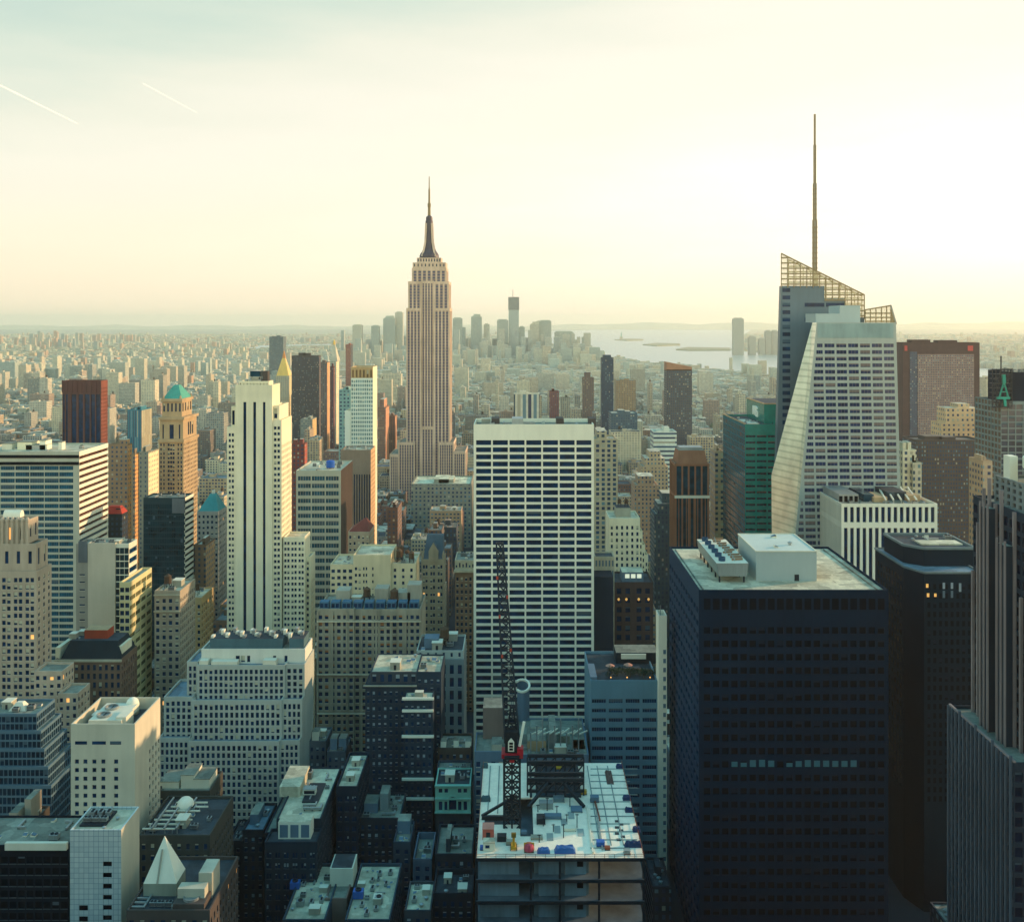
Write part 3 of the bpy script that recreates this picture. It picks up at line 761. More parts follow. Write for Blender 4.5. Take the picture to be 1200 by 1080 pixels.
# ---- brown roof with pipework
t = hero('brick_workshop', 'brown brick block whose roof is packed with white pipework and a dome', 338, 165, 247, 27)
ws = []
blk(t, 338, 163, 246, 978, 28, n=dict(bay=3, fw=.4, fl=3.6, fh=.5, mt=2, d=.3, g=NAVY), w=dict(bay=2.6, fw=.4, fl=3.6, fh=.45, mt=4, d=.3, g=BLACKG), wall=mat('umber_brick', '#43443d'), roof=RFD, wins=ws)
finish_windows(t, ws, S, cap=60)
zr = wz(978, 338) - 1
b = MB(); xx = wx(212, 352); b.lathe(xx, 357, [(3, zr), (3, zr + 2), (2.6, zr + 3.4), (1.6, zr + 4.4), (.1, zr + 4.8)], WHITE, 20); b.obj('dome', t, smooth=True)
for i in range(7):
    b = MB(); y = 341 + 3.1 * i; xa = wx(172 + 3 * i, 345); b.bar((xa, y, zr + 1.6), (xa + 11 + i % 3, y, zr + 1.6), .45, PALE); b.bar((xa + .5, y, zr), (xa + .5, y, zr + 1.6), .3, METAL); b.bar((xa + 10, y, zr), (xa + 10, y, zr + 1.6), .3, METAL); b.obj('pipe', t)
for i in range(3):
    b = MB(); xa = wx(184 + 14 * i, 345); b.bar((xa, 340, zr + 2.2), (xa, 362, zr + 2.2), .5, METAL); b.bar((xa, 341, zr), (xa, 341, zr + 2.2), .3, METAL); b.bar((xa, 361, zr), (xa, 361, zr + 2.2), .3, METAL); b.obj('pipe', t)
clutter(t, wx(168, 340), wx(243, 340), 340, 364, zr, 31, 9, s=.8)
t = hero('brown_block', 'brown walled block with pale roof boxes at the foot of the stepped grey building', 384, 184, 250, 15)
ws = []
blk(t, 384, 184, 246, 926, 17, n=dict(bay=3, fw=.45, fl=3.6, fh=.5, mt=2, d=.3, g=NAVY), w=dict(bay=2.6, fw=.4, fl=3.6, fh=.45, mt=3, d=.3, g=BLACKG), wall=mat('umber_brick', '#43443d'), roof=RFM, wins=ws)
finish_windows(t, ws, S, cap=40)
zr = wz(926, 384) - 1
for px, w, h in ((190, 7, 2.5), (214, 5, 5), (229, 6, 3.5)):
    xx = wx(px, 390); b = MB(); b.box(xx, xx + w, 388, 398, zr, zr + h, PALE); b.box(xx - .2, xx + w + .2, 387.8, 398.2, zr + h, zr + h + .25, RFM); b.obj('penthouse', t)

# ---- big stepped grey building
t = hero('stepped_building', 'broad grey stone building stepping up in tiers of close-set windows', 440, 188, 366, 30)
GST = mat('cool_stone', '#adb2a4', var=.15)
ws = []
tw = dict(bay=2.23, fw=.6, fl=3.12, fh=.7, d=.4, mt=1.6, mb=.4, ml=.5, mr=.5, g=NAVY)
tiers = [(0, (186, 222), (221, 327), (327, 351), None, 868), (4, (192, 226), (225, 330), (330, 354), 868, 820), (8, (219, 232), (231, 334), (334, 357), 820, 779)]
for dy, a, c, d_, yb, yt in tiers:
    Y = 440 + dy; z0 = 0 if yb is None else wz(yb, Y) - .8
    blk(t, Y, *c, yt, 30 - dy, z0=z0, n=tw, wall=GST, roof=RFB, par=1, wins=ws, name='tier')
    blk(t, Y + 2, *a, yt - 4, 26 - dy, z0=z0, n=tw, wall=GST, roof=RFB, par=1, wins=ws, name='tier')
    blk(t, Y + .8, *d_, yt - 1, 29 - dy, z0=z0, n=tw, w=None, wall=GST, roof=RFB, par=1, wins=ws, name='tier')
blk(t, 453, 236, 357.5, 760, 16, z0=wz(779, 448) - 1.2, n=dict(us=[(.33, .37), (.38, .42), (.44, .47), (.69, .72), (.8, .83)], zs=[(.12, .55)], d=.5, g=NAVY), wall=mat('white_render', '#d9d6c2', var=.1), roof=RFM, par=.6, wins=ws, name='penthouse')
finish_windows(t, ws, dict(blind=BLIND, pblind=.15), cap=100)
zr = wz(760, 453) - .6; TS = mat('blue_green_screen', '#4a6a70', var=.25)
for a, c in ((246, 331), (339, 356)):
    b = MB(); b.box(wx(a, 455), wx(c, 455), 455, 467, zr, zr + 4.4, TS, top=RFD); b.obj('plant_screen', t)
for i in range(26):
    b = MB(); xx = wx(247 + 4.1 * i, 456); y = 456 + (i * 7 % 9); zt = zr + 4.4
    b.box(xx, xx + 1.3, y, y + 3, zt, zt + 1 + (i % 3) * .5, METAL if i % 2 else PALE); b.obj('cooling_unit', t)
for a, c, h in ((236, 246, 1.6), (250, 280, 1.2), (310, 325, 1.8)):
    b = MB(); b.box(wx(a, 452), wx(c, 452), 448.8, 452.6, wz(779, 448) - .9, wz(779, 448) + h, PALE); b.obj('roof_box', t)

# ---- pilastered grey block and its neighbours in the centre
t = hero('pilastered_block', 'wide weathered grey block of many small windows with blue dormers along the roof', 520, 372, 493, 30)
WG = mat('weathered_stone', '#9d967f', var=.3)
ws = []
pn = dict(bay=3.15, fw=.58, fl=3.6, fh=.58, mt=2.6, d=.35, g=NAVY)
blk(t, 520, 372, 415, 713, 28, n=pn, wall=WG, roof=RFM, wins=ws)
blk(t, 521.5, 415, 466, 713.5, 26, n=pn, wall=WG, roof=RFM, wins=ws)
blk(t, 520, 466, 493, 713, 28, n=pn, wall=WG, roof=RFM, wins=ws)
finish_windows(t, ws, dict(blind=mat('amber_blind', '#a06a3c'), pblind=.22))
zr = wz(713, 520) - 1; CB = mat('blue_dormer', '#3f6a80', var=.2)
for i in range(9):
    xx = wx(374 + 13.2 * i, 522); b = MB(); b.box(xx, xx + 4.6, 523, 528, zr, zr + 3.6, CB); dm = b.obj('dormer', t)
    for q in (.4, 2.6): b = MB(); b.box(xx + q, xx + q + 1.6, 522.85, 522.98, zr + .8, zr + 2.8, NAVY); b.obj('dormer_window', dm)
for px, h in ((395, 7), (440, 8), (466, 6), (478, 10)):
    xx = wx(px, 535); b = MB(); b.box(xx, xx + 7, 532, 541, zr, zr + h, GREY); b.obj('penthouse', t)
put(t, 'water_tank', wx(462, 530), 530, zr, 1.2); put(t, 'water_tank', wx(430, 536), 536, zr, 1.1)
clutter(t, wx(375, 520), wx(490, 520), 529, 546, zr, 17, 9)
for i in range(8):
    b = MB(); xx = wx(372 + 17.2 * i, 519.5); b.box(xx - .5, xx + .5, 519.4, 519.98, 0, wz(716, 520), WG); b.obj('pilaster', t)
for y in (728, 790, 836):
    b = MB(); b.box(wx(371.5, 519), wx(493.5, 519), 518.6, 519.3, wz(y, 519) - .35, wz(y, 519) + .35, STONE); b.obj('string_course', t)
t = hero('cream_loft', 'cream loft building with a blank middle wall and sunlit end', 580, 387, 488, 26)
CL = mat('cream_brick', '#cfc19a', var=.14)
ws = []
lw = dict(bay=3.6, fw=.6, fl=3.7, fh=.5, mt=2, d=.35, g=NAVY)
blk(t, 580, 387, 414, 661, 26, n=lw, wall=CL, roof=RFL, wins=ws, name='wing')
blk(t, 578.5, 414, 458, 650, 28, n=dict(us=[(.04, .1), (.14, .2), (.26, .3), (.33, .37), (.5, .54)], fl=3.7, fh=.45, mt=6, d=.35, g=NAVY, skip=1), w=None, wall=CL, roof=RFL, wins=ws, name='wing')
blk(t, 580, 458, 487, 660, 24, n=dict(bay=4.5, fw=.3, fl=3.7, fh=.5, mt=2, d=.35, g=NAVY), w=dict(bay=4, fw=.3, fl=3.7, fh=.5, mt=2, d=.35, g=NAVY), wall=CL, roof=RFL, wins=ws, name='wing')
finish_windows(t, ws, S)
clutter(t, wx(460, 582), wx(486, 582), 583, 602, wz(660, 580) - 1, 23, 7, ('cooling_unit', 'water_tank', 'duct'))
clutter(t, wx(390, 582), wx(412, 582), 583, 602, wz(661, 580) - 1, 24, 4)
t = hero('ledge_building', 'grey building with a pale top storey above a blue ledge and tall lower bays', 500, 488, 544, 24)
ws = []
blk(t, 500, 488, 543, 762, 26, z0=wz(772, 500), n=dict(nc=6, fw=.28, nr=1, fh=.5, d=.4, g=NAVY), wall=GST, roof=RFD, wins=ws, name='attic')
blk(t, 499, 487, 543.5, 772, 28, n=dict(bay=4.2, fw=.5, fl=6.5, fh=.72, mt=2, d=.6, g=NAVY), wall=mat('slate_stone', '#7f8a86', var=.2), roof=RFB, par=.4, wins=ws)
finish_windows(t, ws, dict(blind=BLINDD, pblind=.2), cap=60)
zr = wz(762, 500) - 1
b = MB(); b.box(wx(497, 506), wx(514, 506), 506, 514, zr, zr + 5, BLUEGREY); b.obj('penthouse', t)
put(t, 'water_tank', wx(521, 512), 512, zr, 1.3)
clutter(t, wx(490, 502), wx(541, 502), 502, 524, zr, 29, 7)
t = hero('corniced_brick_block', 'dark brick block with white cornice lines and a pale roof above the back streets', 450, 426, 518, 30)
DBR = mat('dark_red_brick', '#263845', var=.3, spec=.15)  # brick colour shifted to dark teal to carry the street shade
ws = []
dw = dict(bay=2.5, fw=.42, fl=3.5, fh=.5, mt=2.5, d=.35, g=NAVY)
blk(t, 450, 428, 488, 801, 26, n=dw, wall=DBR, roof=RFD, par=.3, wins=ws)
blk(t, 451, 434, 489, 787, 25, z0=wz(801, 451) - .3, n=dict(nc=6, fw=.5, nr=1, fh=.6, d=.4, g=NAVY), wall=mat('slate_roof', '#3b444b'), roof=RFL, par=.4, wins=ws, name='attic')
blk(t, 450.5, 488, 517, 787, 24, n=dw, w=None, wall=DBR, roof=RFL, par=.6, wins=ws)
blk(t, 441, 473, 507, 818, 9, n=dw, w=None, wall=DBR, roof=RFL, par=.6, wins=ws, name='bay')
finish_windows(t, ws, dict(blind=mat('pale_blind', '#93a5a8'), pblind=.6))
for y, a, c, Y in ((818, 471.5, 508.5, 440.9), (832, 471.5, 508, 440.9), (862, 471, 508.5, 440.9), (912, 471, 508.5, 440.9), (935, 471, 508.5, 440.9)):
    b = MB(); b.box(wx(a, Y), wx(c, Y), Y - .9, Y, wz(y, Y) - .5, wz(y, Y) + .5, WHITE); b.obj('cornice', t)
b = MB(); b.box(wx(426, 450), wx(488.5, 450), 449.3, 449.95, wz(803, 450) - .3, wz(803, 450) + .3, GREY); b.obj('cornice', t)
clutter(t, wx(438, 452), wx(486, 452), 453, 474, wz(787, 451) - .4, 37, 5)
clutter(t, wx(475, 441), wx(506, 441), 442, 449, wz(818, 441) - .6, 38, 4, s=.8)
clutter(t, wx(490, 451), wx(515, 451), 452, 473, wz(787, 450) - .6, 39, 5)

t = hero('palazzo', 'small sea-green palazzo front with an arched centre window between dark brick walls', 420, 510, 552, 16)
SG = mat('sea_green_stone', '#7fb7a2', var=.15)
ws = []
blk(t, 420, 510, 551.5, 919, 16, z0=wz(953, 420), n=dict(us=[(.1, .2), (.26, .36), (.64, .74), (.8, .9)], zs=[(.12, .42), (.72, .86)], d=.3, g=NAVY), wall=SG, roof=RFD, wins=ws, name='upper_storey')
blk(t, 420.6, 510.5, 551, 953, 15, n=dict(us=[(.1, .22), (.4, .6), (.78, .9)], fl=7, fh=.7, mt=2, d=.6, g=NAVY), wall=mat('soot_stone', '#2f3d44', var=.2), roof=None, par=0, wins=ws, name='lower_storey')  # lower storey in a darker stone than the green one above
finish_windows(t, ws, dict(pblind=.1, blind=BLIND))
for k, (px, w, h) in enumerate(((530.5, 3, 5.4),)):
    b = MB(); xx = wx(px, 419.7); zb = wz(948, 420)
    pts = [(xx - w / 2, 419.9, zb), (xx + w / 2, 419.9, zb)] + [(xx + w / 2 * math.cos(a * math.pi / 10), 419.9, zb + h - 1.5 + w / 2 * math.sin(a * math.pi / 10)) for a in range(11)]
    b.face(pts, NAVY); b.obj('arched_window', t)
    b = MB()
    for a in range(10):
        p0 = (xx + (w / 2 + .4) * math.cos(a * math.pi / 10), 419.6, zb + h - 1.5 + (w / 2 + .4) * math.sin(a * math.pi / 10)); p1 = (xx + (w / 2 + .4) * math.cos((a + 1) * math.pi / 10), 419.6, zb + h - 1.5 + (w / 2 + .4) * math.sin((a + 1) * math.pi / 10)); b.bar(p0, p1, .6, SG)
    for s_ in (-1, 1): b.bar((xx + s_ * (w / 2 + .4), 419.6, zb), (xx + s_ * (w / 2 + .4), 419.6, zb + h - 1.5), .6, SG)
    b.obj('arch', t)
for y in (920, 935, 951):
    b = MB(); b.box(wx(509.5, 420), wx(552, 420), 419.1, 419.95, wz(y, 420) - .3, wz(y, 420) + .3, SG); b.obj('cornice', t)
clutter(t, wx(512, 421), wx(550, 421), 422, 435, wz(919, 420) - 1, 41, 6, s=.8)

# ---- long white-roofed block
t = hero('long_roofed_block', 'long brown-walled block with a cream roof and a white three-window dormer', 370, 310, 372, 52)
ws = []
LB = mat('plum_brick', '#25343f', var=.25, spec=.15)  # dark bluish brick, foreground shade put into its colour
blk(t, 370, 310, 371, 986, 10, n=dict(bay=3.1, fw=.55, pair=True, fl=3.7, fh=.5, mt=3, d=.35, g=NAVY), w=dict(bay=2.6, fw=.4, fl=3.7, fh=.5, mt=2, d=.35, g=NAVY), wall=LB, roof=RFD, wins=ws)
blk(t, 380.5, 324, 376, 959, 44, n=None, w=dict(bay=2.6, fw=.4, fl=3.7, fh=.5, mt=2, d=.35, g=NAVY), wall=LB, roof=RFL, par=.5, wins=ws)
blk(t, 381, 310, 323, 975, 30, n=None, wall=LB, roof=RFM, par=.5, wins=ws)
finish_windows(t, ws, dict(blind=mat('pale_blind', '#93a5a8'), pblind=.35))
b = MB(); z0 = wz(986, 370) - 1; xa, xb = wx(326, 374), wx(364, 374)
b.box(xa, xb, 374, 380, z0, wz(963, 374), WHITE, top=RFL); dm = b.obj('dormer', t)
for i in range(3):
    b = MB(); xx = xa + .6 + i * 3.9; b.box(xx, xx + 3, 373.9, 374.05, z0 + .6, wz(966, 374), BLUEGREY); b.obj('dormer_window', dm)
zr = wz(959, 380.5) - .5
b = MB(); b.box(wx(328, 400), wx(352, 400), 399, 418, zr, zr + 4, RFL); b.obj('penthouse', t)
b = MB(); b.box(wx(355, 396), wx(374, 396), 394, 410, zr, zr + .6, DMETAL); b.obj('roof_well', t)
put(t, 'mechanical_box', wx(364, 402), 401, zr + .6, .8); put(t, 'cooling_unit', wx(360, 416), 416, zr, 1.5); put(t, 'duct', wx(366, 388), 388, zr, 1); put(t, 'exhaust_fan', wx(340, 422), 422, zr, 1)
clutter(t, wx(328, 382), wx(374, 382), 383, 422, zr, 43, 12, ('roof_hatch', 'exhaust_fan', 'duct', 'cooling_unit'), s=.7)
t = hero('narrow_block', 'narrow dark block with a parapet roof beside the long cream-roofed block', 402, 394, 420, 30)
ws = []
blk(t, 402, 394, 419, 921, 32, n=dict(bay=3.1, fw=.55, pair=True, fl=3.9, fh=.5, mt=3, d=.35, g=NAVY), w=dict(bay=3, fw=.4, fl=3.9, fh=.45, mt=2, d=.35, g=NAVY), wall=DARKB, roof=RFL, par=1.3, wins=ws)
finish_windows(t, ws, dict(blind=mat('pale_blind', '#93a5a8'), pblind=.4), cap=60)
clutter(t, wx(396, 403), wx(417, 403), 404, 432, wz(921, 402) - 1.3, 47, 4, s=.8)

# ---- U-shaped block at the bottom
t = hero('courtyard_block', 'brick block with two roof wings round a notch and blue cooling machines', 345, 334, 460, 34)
ws = []
UB = mat('cool_brick', '#2c4350', var=.25)  # brick made darker and bluer to hold the foreground shade
bw = dict(bay=3, fw=.45, fl=3.7, fh=.5, mt=2, d=.35, g=NAVY)
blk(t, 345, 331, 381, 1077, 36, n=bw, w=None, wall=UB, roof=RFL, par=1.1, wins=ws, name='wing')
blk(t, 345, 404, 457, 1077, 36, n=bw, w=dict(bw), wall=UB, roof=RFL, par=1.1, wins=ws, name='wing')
blk(t, 358, 381, 406, 1052, 22, n=None, wall=mat('rose_brick', '#7c6a5d'), roof=RFM, par=.8, wins=ws, name='link')
finish_windows(t, ws, S, cap=50)
zr = wz(1077, 345) - 1.1
b = MB(); xa, xb = wx(386, 366), wx(413, 366); b.box(xa, xb, 367, 377, zr, zr + 6.6, PALE); b.box(xa + .5, xb - .5, 367.5, 376.5, zr + 6.6, zr + 6.9, RFD); b.obj('penthouse', t)
BLM = mat('blue_machine', '#2f62a8', rough=.5, var=.2)
for px, y, s_ in ((346, 366, 1.3), (420, 360, 1.4), (444, 357, 1.1), (352, 355, 1)):
    b = MB(); xx = wx(px, y); b.box(xx - 1.3 * s_, xx + 1.3 * s_, y - 1 * s_, y + 1 * s_, zr + .3, zr + 2 * s_, BLM if px in (346, 420) else METAL)
    b.lathe(xx, y, [(.8 * s_, zr + 2 * s_), (.8 * s_, zr + 2.3 * s_), (.6 * s_, zr + 2.3 * s_), (.6 * s_, zr + 2.05 * s_)], DMETAL, 14); b.obj('cooling_unit', t)
clutter(t, wx(336, 347), wx(378, 347), 348, 378, zr, 51, 20, s=.6)
clutter(t, wx(408, 347), wx(454, 347), 348, 378, zr, 52, 24, s=.6)

# ============================================================ right half
# ---- dark flat-roofed tower
t = hero('dark_tower', 'dark navy tower with a broad cream roof carrying a grey penthouse and cooling plant', 390, 819, 1041, 75)
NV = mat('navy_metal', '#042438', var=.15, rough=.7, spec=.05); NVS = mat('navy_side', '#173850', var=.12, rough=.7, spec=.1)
ws = []
LITW = lamp_mat('office_light', '#2c626c', .05)
H = wz(691, 390)
dk = dict(nc=20, fw=.72, fl=5.05, fh=.5, mt=9, d=.5, g=BLACKG, ml=1.4, mr=1)
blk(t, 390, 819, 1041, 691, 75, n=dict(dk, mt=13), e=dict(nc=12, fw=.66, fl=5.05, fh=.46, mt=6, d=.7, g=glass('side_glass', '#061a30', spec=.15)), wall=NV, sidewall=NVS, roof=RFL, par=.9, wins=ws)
for i in range(20):
    pass
finish_windows(t, ws, dict(blind=mat('dark_blind', '#0a1e2e', var=0, spec=.1), pblind=.25), cap=100)
x0, x1 = wx(819, 390), wx(1041, 390); pw = (x1 - x0 - 2.4) / 20
for i in range(20):
    b = MB(); xx = x0 + 1.4 + pw * i + pw * .14; b.box(xx, xx + pw * .72, 389.9, 389.97, wz(714, 390), wz(701, 390), BLACKG); b.obj('louvre', t)
zrow = H - 13 - 5.05 * round((H - 13) / 5.05 * 0 + 10.5)
for i in range(3, 17):
    if i == 8: continue
    b = MB(); xx = x0 + 1.4 + pw * i + pw * .16; hh = (2.0, 1.6, 2.6, 2.7, 2.4, 1.2, 1.5, 2.2, 2.6, 2.4, 2.4, 2.3, 2.3, 2.5)[i - 3]
    zc_ = wz(898, 390); b.box(xx, xx + pw * .66, 389.86, 389.95, zc_, zc_ + hh, LITW); b.obj('lit_window', t)
zr = H - .9
b = MB(); b.box(wx(886, 407), wx(957, 407), 407, 440, zr, wz(646, 407), mat('pale_grey_panel', '#a9b3ab', var=.06), top=mat('penthouse_roof', '#c3cbbd', var=.08)); ph = b.obj('penthouse', t)
b = MB(); xx = wx(931, 407); b.box(xx, xx + 1.8, 406.9, 407, zr, zr + 2.6, DMETAL); b.obj('door', ph)
b = MB(); xa, xb = wx(886, 407), wx(957, 407); zt = wz(646, 407)
for p in ((xa, 407, xb, 407), (xb, 407, xb, 440), (xb, 440, xa, 440), (xa, 440, xa, 407)): b.bar((p[0], p[1], zt + .1), (p[2], p[3], zt + .1), .4, PALE)
b.obj('parapet_cap', ph)
# cooling plant on legs
Y0, Y1 = 404, 448; zt = wz(659.5, Y0); zb = wz(675, Y0); xa, xb = wx(839.5, Y0), wx(877, Y0)
b = MB(); b.prism([(xa + 1, Y0), (xb - .6, Y0), (xb - .6, Y1), (xa + 1, Y1)], zb, zt, METAL, top=PALE, poly2=[(xa, Y0 - .3), (xb, Y0 - .3), (xb, Y1), (xa, Y1)]); pl = b.obj('cooling_plant', t)
b = MB(); b.box(xa + .9, xa + 1.05, Y0 + 1, Y1 - 1, zb + .5, zt - 1.4, BLACKG); b.obj('louvre', pl)
for i in range(6):
    for s_ in (xa + 1.5, xb - 1.5):
        b = MB(); b.box(s_ - .3, s_ + .3, Y0 + 1 + i * 8.2, Y0 + 1.6 + i * 8.2, zr, zb, DMETAL); b.obj('leg', pl)
for i in range(6):
    b = MB(); yy = Y0 + 4 + i * 7.3; b.lathe(xa + 3, yy, [(1.35, zt), (1.45, zt + 1.5), (1.2, zt + 1.5), (1.15, zt + .3), (.1, zt + .3)], mat('fan_blue', '#1f4a66', var=.2), 14); b.obj('fan', pl)
r_ = random.Random(5)
for i in range(10):
    b = MB(); yy = Y0 + 4 + i * 4.2; xx = xa + 6 + r_.uniform(0, 1.6); b.bar((xx, yy, zt + .5), (xx + 3 + r_.random() * 2, yy + 1, zt + .5), .6, mat('rust_pipe', '#8c6a4c')); b.bar((xx + 1, yy, zt), (xx + 1, yy, zt + 1.3), .5, METAL); b.obj('pipe', t)
b = MB(); b.box(x0 + 2, x0 + 2.4, 393, 462, zr, zr + .5, RFM); b.obj('gutter', t)
b = MB(); b.box(x1 - 3.4, x1 - 3, 393, 462, zr, zr + .5, RFM); b.obj('gutter', t)
clutter(t, wx(905, 407) , wx(945, 407), 412, 436, wz(646, 407), 71, 3, ('roof_hatch', 'exhaust_fan'))

# ---- white slab edge
t = hero('slab_building', 'thin white slab wall with a line of small windows beside the dark navy tower', 446, 770, 781, 9)
ws = []
blk(t, 446, 772, 781.5, 721, 9, n=dict(us=[(.55, .9)], fl=4, fh=.5, mt=14, d=.3, g=BLUEGREY), e=None, wall=WHITE, roof=BLUEGREY, par=2.4, wins=ws)
finish_windows(t, ws, dict(pblind=0), cap=60)
b = MB(); b.bar((wx(774, 450), 450, wz(721, 446) - 2), (wx(774, 450), 450, wz(712, 446)), .3, METAL); b.obj('antenna', t)

# ---- bevelled dark tower
t = hero('chamfered_tower', 'dark tower with a cut-off corner, pale roof ledge and black penthouse', 430, 1030, 1140, 46)
DG = mat('black_teal_panel', '#06222f', var=.15, rough=.7, spec=.05)
z1 = wz(672, 430); xL = wx(1025.5, 476); xF = wx(1083, 430); xR = wx(1150, 430)
poly = [(xF, 430), (xR, 430), (xR, 476), (xL, 476), (xL, 441)]
b = MB(); b.prism(poly, 0, z1, DG, top=DG); b.obj('wall', t); occupy(xL, xR, 430, 476, z1)
inn = [(xF + .3, 430.6), (xR - .6, 430.6), (xR - .6, 475.4), (xL + .6, 475.4), (xL + .6, 441.3)]
b = MB(); b.prism(inn, z1 + .004, z1 + .25, RFB); b.obj('roof', t)
b = MB()
for i in range(5): p, q = poly[i], poly[(i + 1) % 5]; b.bar((*p, z1 + .4), (*q, z1 + .4), .8, mat('edge_stone', '#6f7c78'))
b.obj('parapet', t)
xa, xb = wx(1083, 442), wx(1143, 442); zt = wz(641, 442)
poly2 = [(xa, 442), (xb, 442), (xb, 472), (xa - 6.5, 472), (xa - 6.5, 449)]
b = MB(); b.prism(poly2, z1, zt - 1, DG, top=RFD); b.obj('penthouse', t)
b = MB()
for i in range(5): p, q = poly2[i], poly2[(i + 1) % 5]; b.bar((*p, zt - .5), (*q, zt - .5), 1, mat('edge_stone', '#6f7c78'))
b.obj('parapet_cap', t)
b = MB(); b.box(xa + 2, xb - 2, 450, 458, zt - .9, zt - .3, RFL); b.obj('roof_deck', t)
clutter(t, xa, xb, 456, 470, zt - 1, 73, 5)
ws = []
for i in range(9):
    for j in range(24):
        xx = xF + 2 + i * 2.45; zz = z1 - 5.5 - 3.9 * j
        ws.append(('N', (xx, 429.96, zz), 1.2, 2.2, BLACKG))
    for j in range(24): ws.append(('E', (xL - .04, 444 + i * 3.4, z1 - 5.5 - 3.9 * j), 1.4, 2.2, BLACKG))
finish_windows(t, ws, dict(blind=mat('dark_blind', '#0a1e2e', var=0, spec=.1), pblind=.15), cap=90)
AMB = lamp_mat('warm_light', '#f0b460', .55)
for px, py, h, m in ((1086.5, 686, 1.6, AMB), (1087.5, 697, 1.6, AMB), (1096, 697, 1.4, AMB), (1106, 686, 2.6, mat('pale_blind', '#93a5a8')), (1115.5, 686, 2.6, mat('pale_blind', '#93a5a8')), (1125, 688, 3.6, mat('pale_blind', '#93a5a8')), (1106, 696, 3, mat('slate_blind', '#587079')), (1115.5, 696, 3, mat('slate_blind', '#587079'))):
    b = MB(); xx = wx(px, 430); zz = wz(py, 430); b.box(xx - .5, xx + .5, 429.86, 429.93, zz - h / 2, zz + h / 2, m); b.obj('lit_window', t)

# ---- white striped block
t = hero('striped_block', 'white block with tall dark vertical windows and a busy plant roof', 560, 986, 1098, 50)
ws = []
H = wz(590, 560)
st = dict(nc=15, fw=.6, zs=[(.3, wz(618.5, 560) / H), (wz(612, 560) / H, wz(594, 560) / H)], d=1.0, g=NAVY, ml=.8, mr=.8)
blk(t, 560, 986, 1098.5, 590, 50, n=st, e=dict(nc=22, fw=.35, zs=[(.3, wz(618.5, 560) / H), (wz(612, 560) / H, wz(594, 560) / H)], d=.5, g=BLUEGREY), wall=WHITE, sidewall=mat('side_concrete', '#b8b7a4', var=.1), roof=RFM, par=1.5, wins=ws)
finish_windows(t, ws, dict(pblind=0), name='window_strip')
zr = H - 1.5
for a, c, y0, y1, h, m in ((983, 1006, 570, 600, 5, METAL), (1012, 1024, 575, 600, 4, TEALG), (1024, 1040, 572, 590, 3, TAN), (1040, 1062, 580, 604, 4.5, RFD), (1064, 1078, 575, 585, 3.5, TAN)):
    b = MB(); b.box(wx(a, y0), wx(c, y0), y0, y1, zr, zr + h, m); b.obj('plant_room', t)
for i in range(4):
    b = MB(); xx = wx(984 + 6 * i, 569); b.box(xx, xx + 1.8, 569.6, 569.96, zr + .8, zr + 4, BLACKG); b.obj('louvre', t)
for i in range(5):
    b = MB(); xa = wx(1035 + 9 * i, 570); b.bar((xa, 566, zr + 2.5), (xa + 8, 600, zr + 4), .8, PALE); b.bar((xa, 566, zr), (xa, 566, zr + 2.5), .5, METAL); b.obj('pipe', t)
clutter(t, wx(990, 562), wx(1094, 562), 562, 570, zr, 77, 6)

# ---- faceted glass tower with slanted crown
t = hero('faceted_tower', 'tall faceted glass tower with a slanted see-through crown and thin spire', 600, 904, 1060, 60)
FW = mat('facet_frame', '#9aa49a', var=.12, rough=.25, spec=.5); FG = glass('facet_glass', '#1c2d4c', rough=.1, spec=.3)
FACET = glass('bright_facet', '#b9c6b4', rough=.25, var=.08)


def facet_mat():
    m = bpy.data.materials.new('banded_facet'); m.use_nodes = True; nt = m.node_tree; N = nt.nodes.new; L = nt.links.new; b = nt.nodes['Principled BSDF']
    g = N('ShaderNodeNewGeometry'); s = N('ShaderNodeSeparateXYZ'); L(g.outputs['Position'], s.inputs[0])
    d = N('ShaderNodeMath'); d.operation = 'DIVIDE'; L(s.outputs[2], d.inputs[0]); d.inputs[1].default_value = 3.88
    f = N('ShaderNodeMath'); f.operation = 'FRACT'; L(d.outputs[0], f.inputs[0])
    c = N('ShaderNodeMath'); c.operation = 'GREATER_THAN'; L(f.outputs[0], c.inputs[0]); c.inputs[1].default_value = .7
    mx = N('ShaderNodeMix'); mx.data_type = 'RGBA'; L(c.outputs[0], mx.inputs['Factor']); mx.inputs['A'].default_value = (*lin('#dbe1c8'), 1); mx.inputs['B'].default_value = (*lin('#bcc7b0'), 1)  # pale band colours hold part of the sky's reflection
    n = N('ShaderNodeTexNoise'); n.inputs['Scale'].default_value = .12; n.inputs['Detail'].default_value = 3; L(g.outputs['Position'], n.inputs[0])
    mr = N('ShaderNodeMapRange'); L(n.outputs[0], mr.inputs[0]); mr.inputs[1].default_value = .3; mr.inputs[2].default_value = .7; mr.inputs[3].default_value = .8; mr.inputs[4].default_value = 1.1
    sm = N('ShaderNodeVectorMath'); sm.operation = 'SCALE'; L(mx.outputs['Result'], sm.inputs[0]); L(mr.outputs[0], sm.inputs['Scale'])
    L(sm.outputs[0], b.inputs['Base Color']); b.inputs['Roughness'].default_value = .16; b.inputs['Metallic'].default_value = .45
    return m


